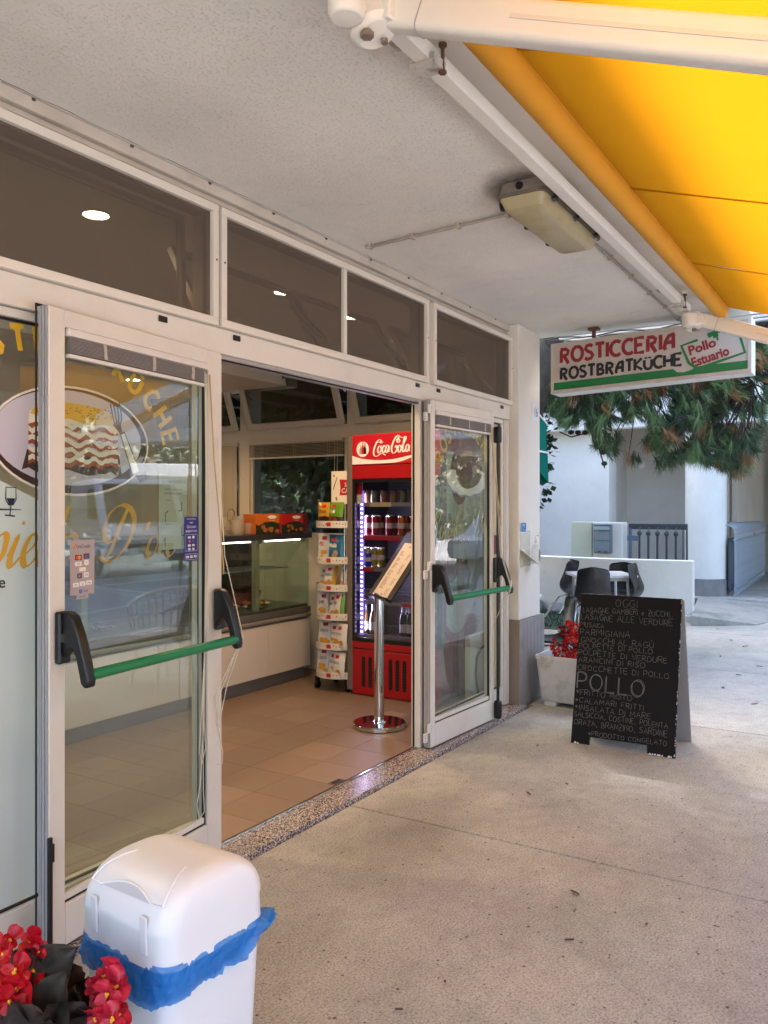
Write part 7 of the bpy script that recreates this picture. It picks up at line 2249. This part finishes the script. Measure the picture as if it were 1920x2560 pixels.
# beyond the side windows
broad_tree('garden_tree', 'dark multi-stemmed tree outside the middle side window, to the left', 9.6, 6.8, 4, (9.6, 6.8, 3.6), 2.3, 7000, .15, [LFA, LFC], 21, .16)
broad_tree('garden_tree', 'dark forked tree outside the middle side window, to the right', 8.9, 5.4, 4, (9.0, 5.7, 3.5), 1.9, 6000, .14, [LFA, LFC], 22, .13)
hg = MB(); q = random.Random(31)
for i in range(7000):
    p = V((12.5 + q.uniform(-.4, .4), q.uniform(6.2, 14), q.uniform(.0, 2.4)))
    d = V((q.gauss(-.6, 1), q.gauss(0, 1), q.gauss(0, 1))).normalized(); s = d.orthogonal().normalized()
    hg.m(0 if q.random() < .5 else 1).add([p, p + d * .06 + s * .03, p + d * .13, p + d * .06 - s * .03], [(0, 1, 2, 3)])
h_ = tag(hg.build('garden_hedge', [LFA, LFC]), 'leafy green hedge at the back of the garden outside the side windows', 'hedge')

# green awning on the side wall
GRA = fabric_mat('green_awning_cloth', '1d6a5c', '176050', .06)
ga_ = thing('green_awning', 'dark green awning with white piping on the side wall behind the pillar', 'awning', (7.0, 4.6, 2.4))
def gfn(u, v):
    y = 2.855 + 1.195 * u
    return (6.24 + 1.36 * v, y, 2.66 - .34 * v ** 1.4)
MB().grid(gfn, 8, 8).build('canopy_cloth', GRA, ga_, smooth=60)
MB().grid(lambda u, v: (7.60 + .03 * math.sin(u * 40) + .06 * v, 2.855 + 1.195 * u, 2.319 - .57 * v), 40, 4).build('valance', GRA, ga_, smooth=60)
MB().grid(lambda u, v: (6.24 + (1.36 + .06 * max(0, v * 1.6 - .6)) * u, 2.855, (2.66 - .34 * u ** 1.4) * (1 - v) + v * (2.3 - .55 * u)), 10, 6).build('side_cloth', GRA, ga_, smooth=60)
MB().tube([(6.24 + 1.36 * t / 10, 2.85, 2.66 - .34 * (t / 10) ** 1.4) for t in range(11)], .009, 5).tube([(6.25, 2.85, 2.06), (7.63, 2.85, 2.04)], .010, 5).tube([(7.61, 2.855, 2.318), (7.61, 4.05, 2.318)], .012, 6).build('piping', WHITE, ga_)

gw_ = tag(MB().box(13.0, 13.12, 6.0, 15, -.05, 2.7).build('dimming_wall', M('dimming_wall_grey', '4c5152', .85, var=.2, vscale=3), loc=(13.06, 10, 0)), 'added dull grey wall behind the hedge, dimming the view from the side windows', 'wall')  # added to block the bright house wall behind the leaves
vr = thing('side_veranda', 'dark timber veranda roof outside the middle side window', 'veranda', (7.6, 6.0, 2.4))
TIM = M('dark_timber', '15120f', .8, var=.3, vscale=8)
MB().box(6.23, 9.0, 4.10, 8.5, 2.80, 2.86).build('roof', TIM, vr)
MB().box(8.9, 8.98, 4.10, 8.5, 2.0, 2.799).build('fascia', TIM, vr)
MB().box(6.23, 8.98, 8.42, 8.5, 0, 2.799).build('side_board', TIM, vr)
for y in (4.5, 5.2, 5.9, 6.6, 7.3):
    MB().box(6.23, 8.89, y, y + .06, 2.70, 2.799).build('rafter', TIM, vr)
MB().box(8.86, 8.899, 4.10, 8.41, 1.98, 2.01).build('rail', M('veranda_rail', '6a6458', .5), vr)
for y in (4.12, 8.3):
    MB().box(8.9, 8.98, y, y + .08, -.02, 1.999).build('post', TIM, vr)
# ================================================================== car park behind the camera (seen in the glass)
CARW = M('van_white', 'd4d6d8', .25, coat=.4); CARG = M('van_grey', '9a9ea3', .3, coat=.3); TYRE = M('tyre', '151515', .8); WIN = M('car_window', '14181b', .06, coat=.5); LAMP = M('headlight', 'b9bec4', .1, coat=.8); LAMPR = M('tail_light', '9a1c20', .2, coat=.6); HUB = M('wheel_rim', 'a9abad', .3, metal=.8)
def wheel(par, x, y, r, s):
    t = MB().lathe((x, y, r), [(r * .6, -.10), (r * .96, -.10), (r, -.07), (r, .07), (r * .96, .10), (r * .6, .10)], 24, (V((1, 0, 0)), V((0, 0, 1)), V((0, 1, 0)))).build('wheel', TYRE, par, local=True, smooth=40)
    k = MB().lathe((x, y + s * .04, r), [(r * .62, -.04), (r * .62, .04), (.03, .05), (0, .05)], 24, (V((1, 0, 0)), V((0, 0, 1)), V((0, s, 0)) if s > 0 else V((0, -1, 0))))
    for i in range(8):
        a = i * PI / 4
        k.bar((x, y + s * .1, r), (x + r * .58 * math.cos(a), y + s * .1, r + r * .58 * math.sin(a)), .02, .03, up=(0, 1, 0))
    k.build('rim', HUB, t, local=True)
def vehicle(name, lab, cat, loc, rz, prof, W, wheels, r, paint, windows, lamps, extra=None):
    """side profile prism (x forward, z up); windows: polygons on the sides; all local"""
    t = thing(name, lab, cat, loc, rz)
    pts = prof
    MB().prism(pts, lambda a, b_, c: V((a, c, b_)), -W / 2, W / 2).build('body', paint, t, local=True, bevel=.07, seg=3, smooth=40)
    for wpoly in windows:
        for s in (-1, 1):
            yy = s * (W / 2 + .004)
            MB().prism(wpoly, lambda a, b_, c: V((a, yy + c, b_)), -.004, .004).build('window', WIN, t, local=True)
    for s in (-1, 1):
        for x in wheels: wheel(t, x, s * (W / 2 - .09), r, s)
    for (x, z_, sx_, sz_, m_) in lamps:
        for s in (-1, 1):
            MB().box(x - sx_ / 2, x + sx_ / 2, s * (W / 2 - .22) - .15, s * (W / 2 - .22) + .15, z_ - sz_ / 2, z_ + sz_ / 2).build('headlight' if m_ is LAMP else 'tail_light', m_, t, local=True, bevel=.02)
    return t
van = vehicle('delivery_van', 'white van parked nose-in beyond the walkway, mirrored in the left door', 'van', (16.6, -8.2, -.05), math.radians(132), [(-2.5, .35), (2.35, .35), (2.45, .55), (2.42, .95), (1.75, 1.22), (1.05, 2.1), (.8, 2.25), (-2.4, 2.25), (-2.55, 2.0), (-2.55, .5)], 1.9, (-1.6, 1.55), .34, CARW,
        [[(.15, 1.3), (1.45, 1.3), (.95, 2.0), (.15, 2.0)]], [(2.4, .85, .08, .2, LAMP)])
k = MB().prism([(1.76, 1.245), (1.06, 2.105), (1.075, 2.12), (1.775, 1.26)], lambda a, b_, c: V((a, c, b_)), -.78, .78); k.build('windscreen', WIN, van, local=True)
MB().box(2.44, 2.47, -.5, .5, .6, .78).build('radiator_grille', BLK, van, local=True)
MB().box(2.40, 2.50, -.92, .92, .36, .55).build('bumper', M('bumper_grey', '3a3c3f', .6), van, local=True, bevel=.03)
cp = vehicle('camper_van', 'white camper van with over-cab bulge parked beside the van, mirrored in the left door', 'camper', (21.5, -10.5, -.05), math.radians(140), [(-3.2, .4), (2.7, .4), (2.8, .6), (2.75, 1.0), (2.1, 1.25), (1.6, 1.95), (2.2, 2.1), (2.3, 2.45), (1.9, 2.85), (-3.2, 2.95), (-3.3, 2.7), (-3.3, .6)], 2.2, (-1.9, 1.8), .36, CARW,
        [[(.7, 1.35), (1.75, 1.35), (1.45, 1.9), (.7, 1.9)], [(-2.2, 1.6), (-1.0, 1.6), (-1.0, 2.2), (-2.2, 2.2)]], [(2.75, .85, .08, .2, LAMP)])
MB().prism([(2.11, 1.27), (1.615, 1.94), (1.64, 1.955), (2.13, 1.285)], lambda a, b_, c: V((a, c, b_)), -.9, .9).build('windscreen', WIN, cp, local=True)
MB().box(.2, .9, -.25, .25, 2.90, 2.98).build('roof_hatch', BLK, cp, local=True)
car = vehicle('parked_car', 'white estate car parked along the lot, mirrored in the right door', 'car', (19.5, -4.9, -.05), math.radians(180), [(-2.1, .3), (2.05, .3), (2.15, .5), (2.1, .75), (1.35, .93), (.65, 1.40), (.2, 1.47), (-1.2, 1.44), (-1.85, 1.05), (-2.15, .95), (-2.2, .5)], 1.78, (-1.3, 1.35), .32, CARW,
        [[(-1.65, 1.0), (1.1, .98), (.6, 1.36), (.2, 1.41), (-1.15, 1.38)]], [(2.08, .7, .08, .14, LAMP), (-2.14, .85, .08, .18, LAMPR)])
car2 = vehicle('parked_car', 'grey hatchback parked in front of the hedge across the lot', 'car', (9.5, -9.5, -.05), math.radians(95), [(-2.0, .3), (1.95, .3), (2.05, .5), (2.0, .8), (1.25, .98), (.55, 1.46), (-.1, 1.52), (-1.5, 1.45), (-2.0, 1.0), (-2.08, .5)], 1.75, (-1.25, 1.25), .31, CARG,
        [[(-1.5, 1.03), (1.0, 1.02), (.5, 1.4), (-.1, 1.46), (-1.4, 1.4)]], [(1.98, .72, .08, .14, LAMP)])
# white tub chair just outside the picture
tc = thing('tub_chair', 'white plastic tub chair standing just past the right edge of the walkway view', 'chair', (5.55, .25, 0), math.radians(200))
WPL = M('white_resin', 'd6d8da', .35)
def tub(u, v):
    a = math.radians(-130 + 260 * u) + PI
    r_ = .27 + .04 * v
    top = .80 - .16 * abs(2 * u - 1) ** 2
    return (r_ * math.cos(a), r_ * math.sin(a), .43 + (top - .43) * v)
bk = MB()
for i in range(22):
    u = .02 + .96 * i / 21
    bk.tube([tub(u, 0), tub(u, .5), tub(u, 1)], .009, 6)
bk.build('backrest', WPL, tc, local=True, smooth=50)
MB().tube([tub(i / 24, 1.0) for i in range(25)], .018, 8).tube([tub(i / 24, 0) for i in range(25)], .014, 8).build('top_rim', WPL, tc, local=True, smooth=50)
MB().lathe((0, 0, 0), [(.0, .42), (.25, .42), (.27, .43), (.27, .445), (.25, .45), (.0, .445)], 28).build('seat', WPL, tc, local=True, smooth=40)
for a in (45, 135, 225, 315):
    c_, s_ = math.cos(math.radians(a)), math.sin(math.radians(a))
    MB().tube([(.2 * c_, .2 * s_, .42), (.27 * c_, .27 * s_, 0)], .017, 8).build('leg', WPL, tc, local=True)
# hedge and trees closing the car park
hm = MB(); q = random.Random(41)
for i in range(9000):
    p = V((q.uniform(-30, 60), -17 + q.uniform(-.8, .8), q.uniform(.0, 2.6)))
    d = V((q.gauss(0, 1), q.gauss(.6, 1), q.gauss(0, 1))).normalized(); s = d.orthogonal().normalized()
    hm.m(0 if q.random() < .5 else 1).add([p, p + d * .25 + s * .14, p + d * .5, p + d * .25 - s * .14], [(0, 1, 2, 3)])
tag(hm.build('boundary_hedge', [LFA, LFC]), 'long hedge closing the far side of the car park', 'hedge')
t0 = broad_tree('car_park_tree', 'leafy tree behind the car park hedge', 0, -20, 8, (0, -20, 5.5), 3.4, 2600, .5, [LFA, LFC], 51, .22, 'trees along the car park')
for i, x in enumerate((-18, -9, 9, 17, 25, 33, 42, 51)):
    copy_tree(t0, loc=(x, -20 - (i % 3), 0), rot=(0, 0, i * 1.3))
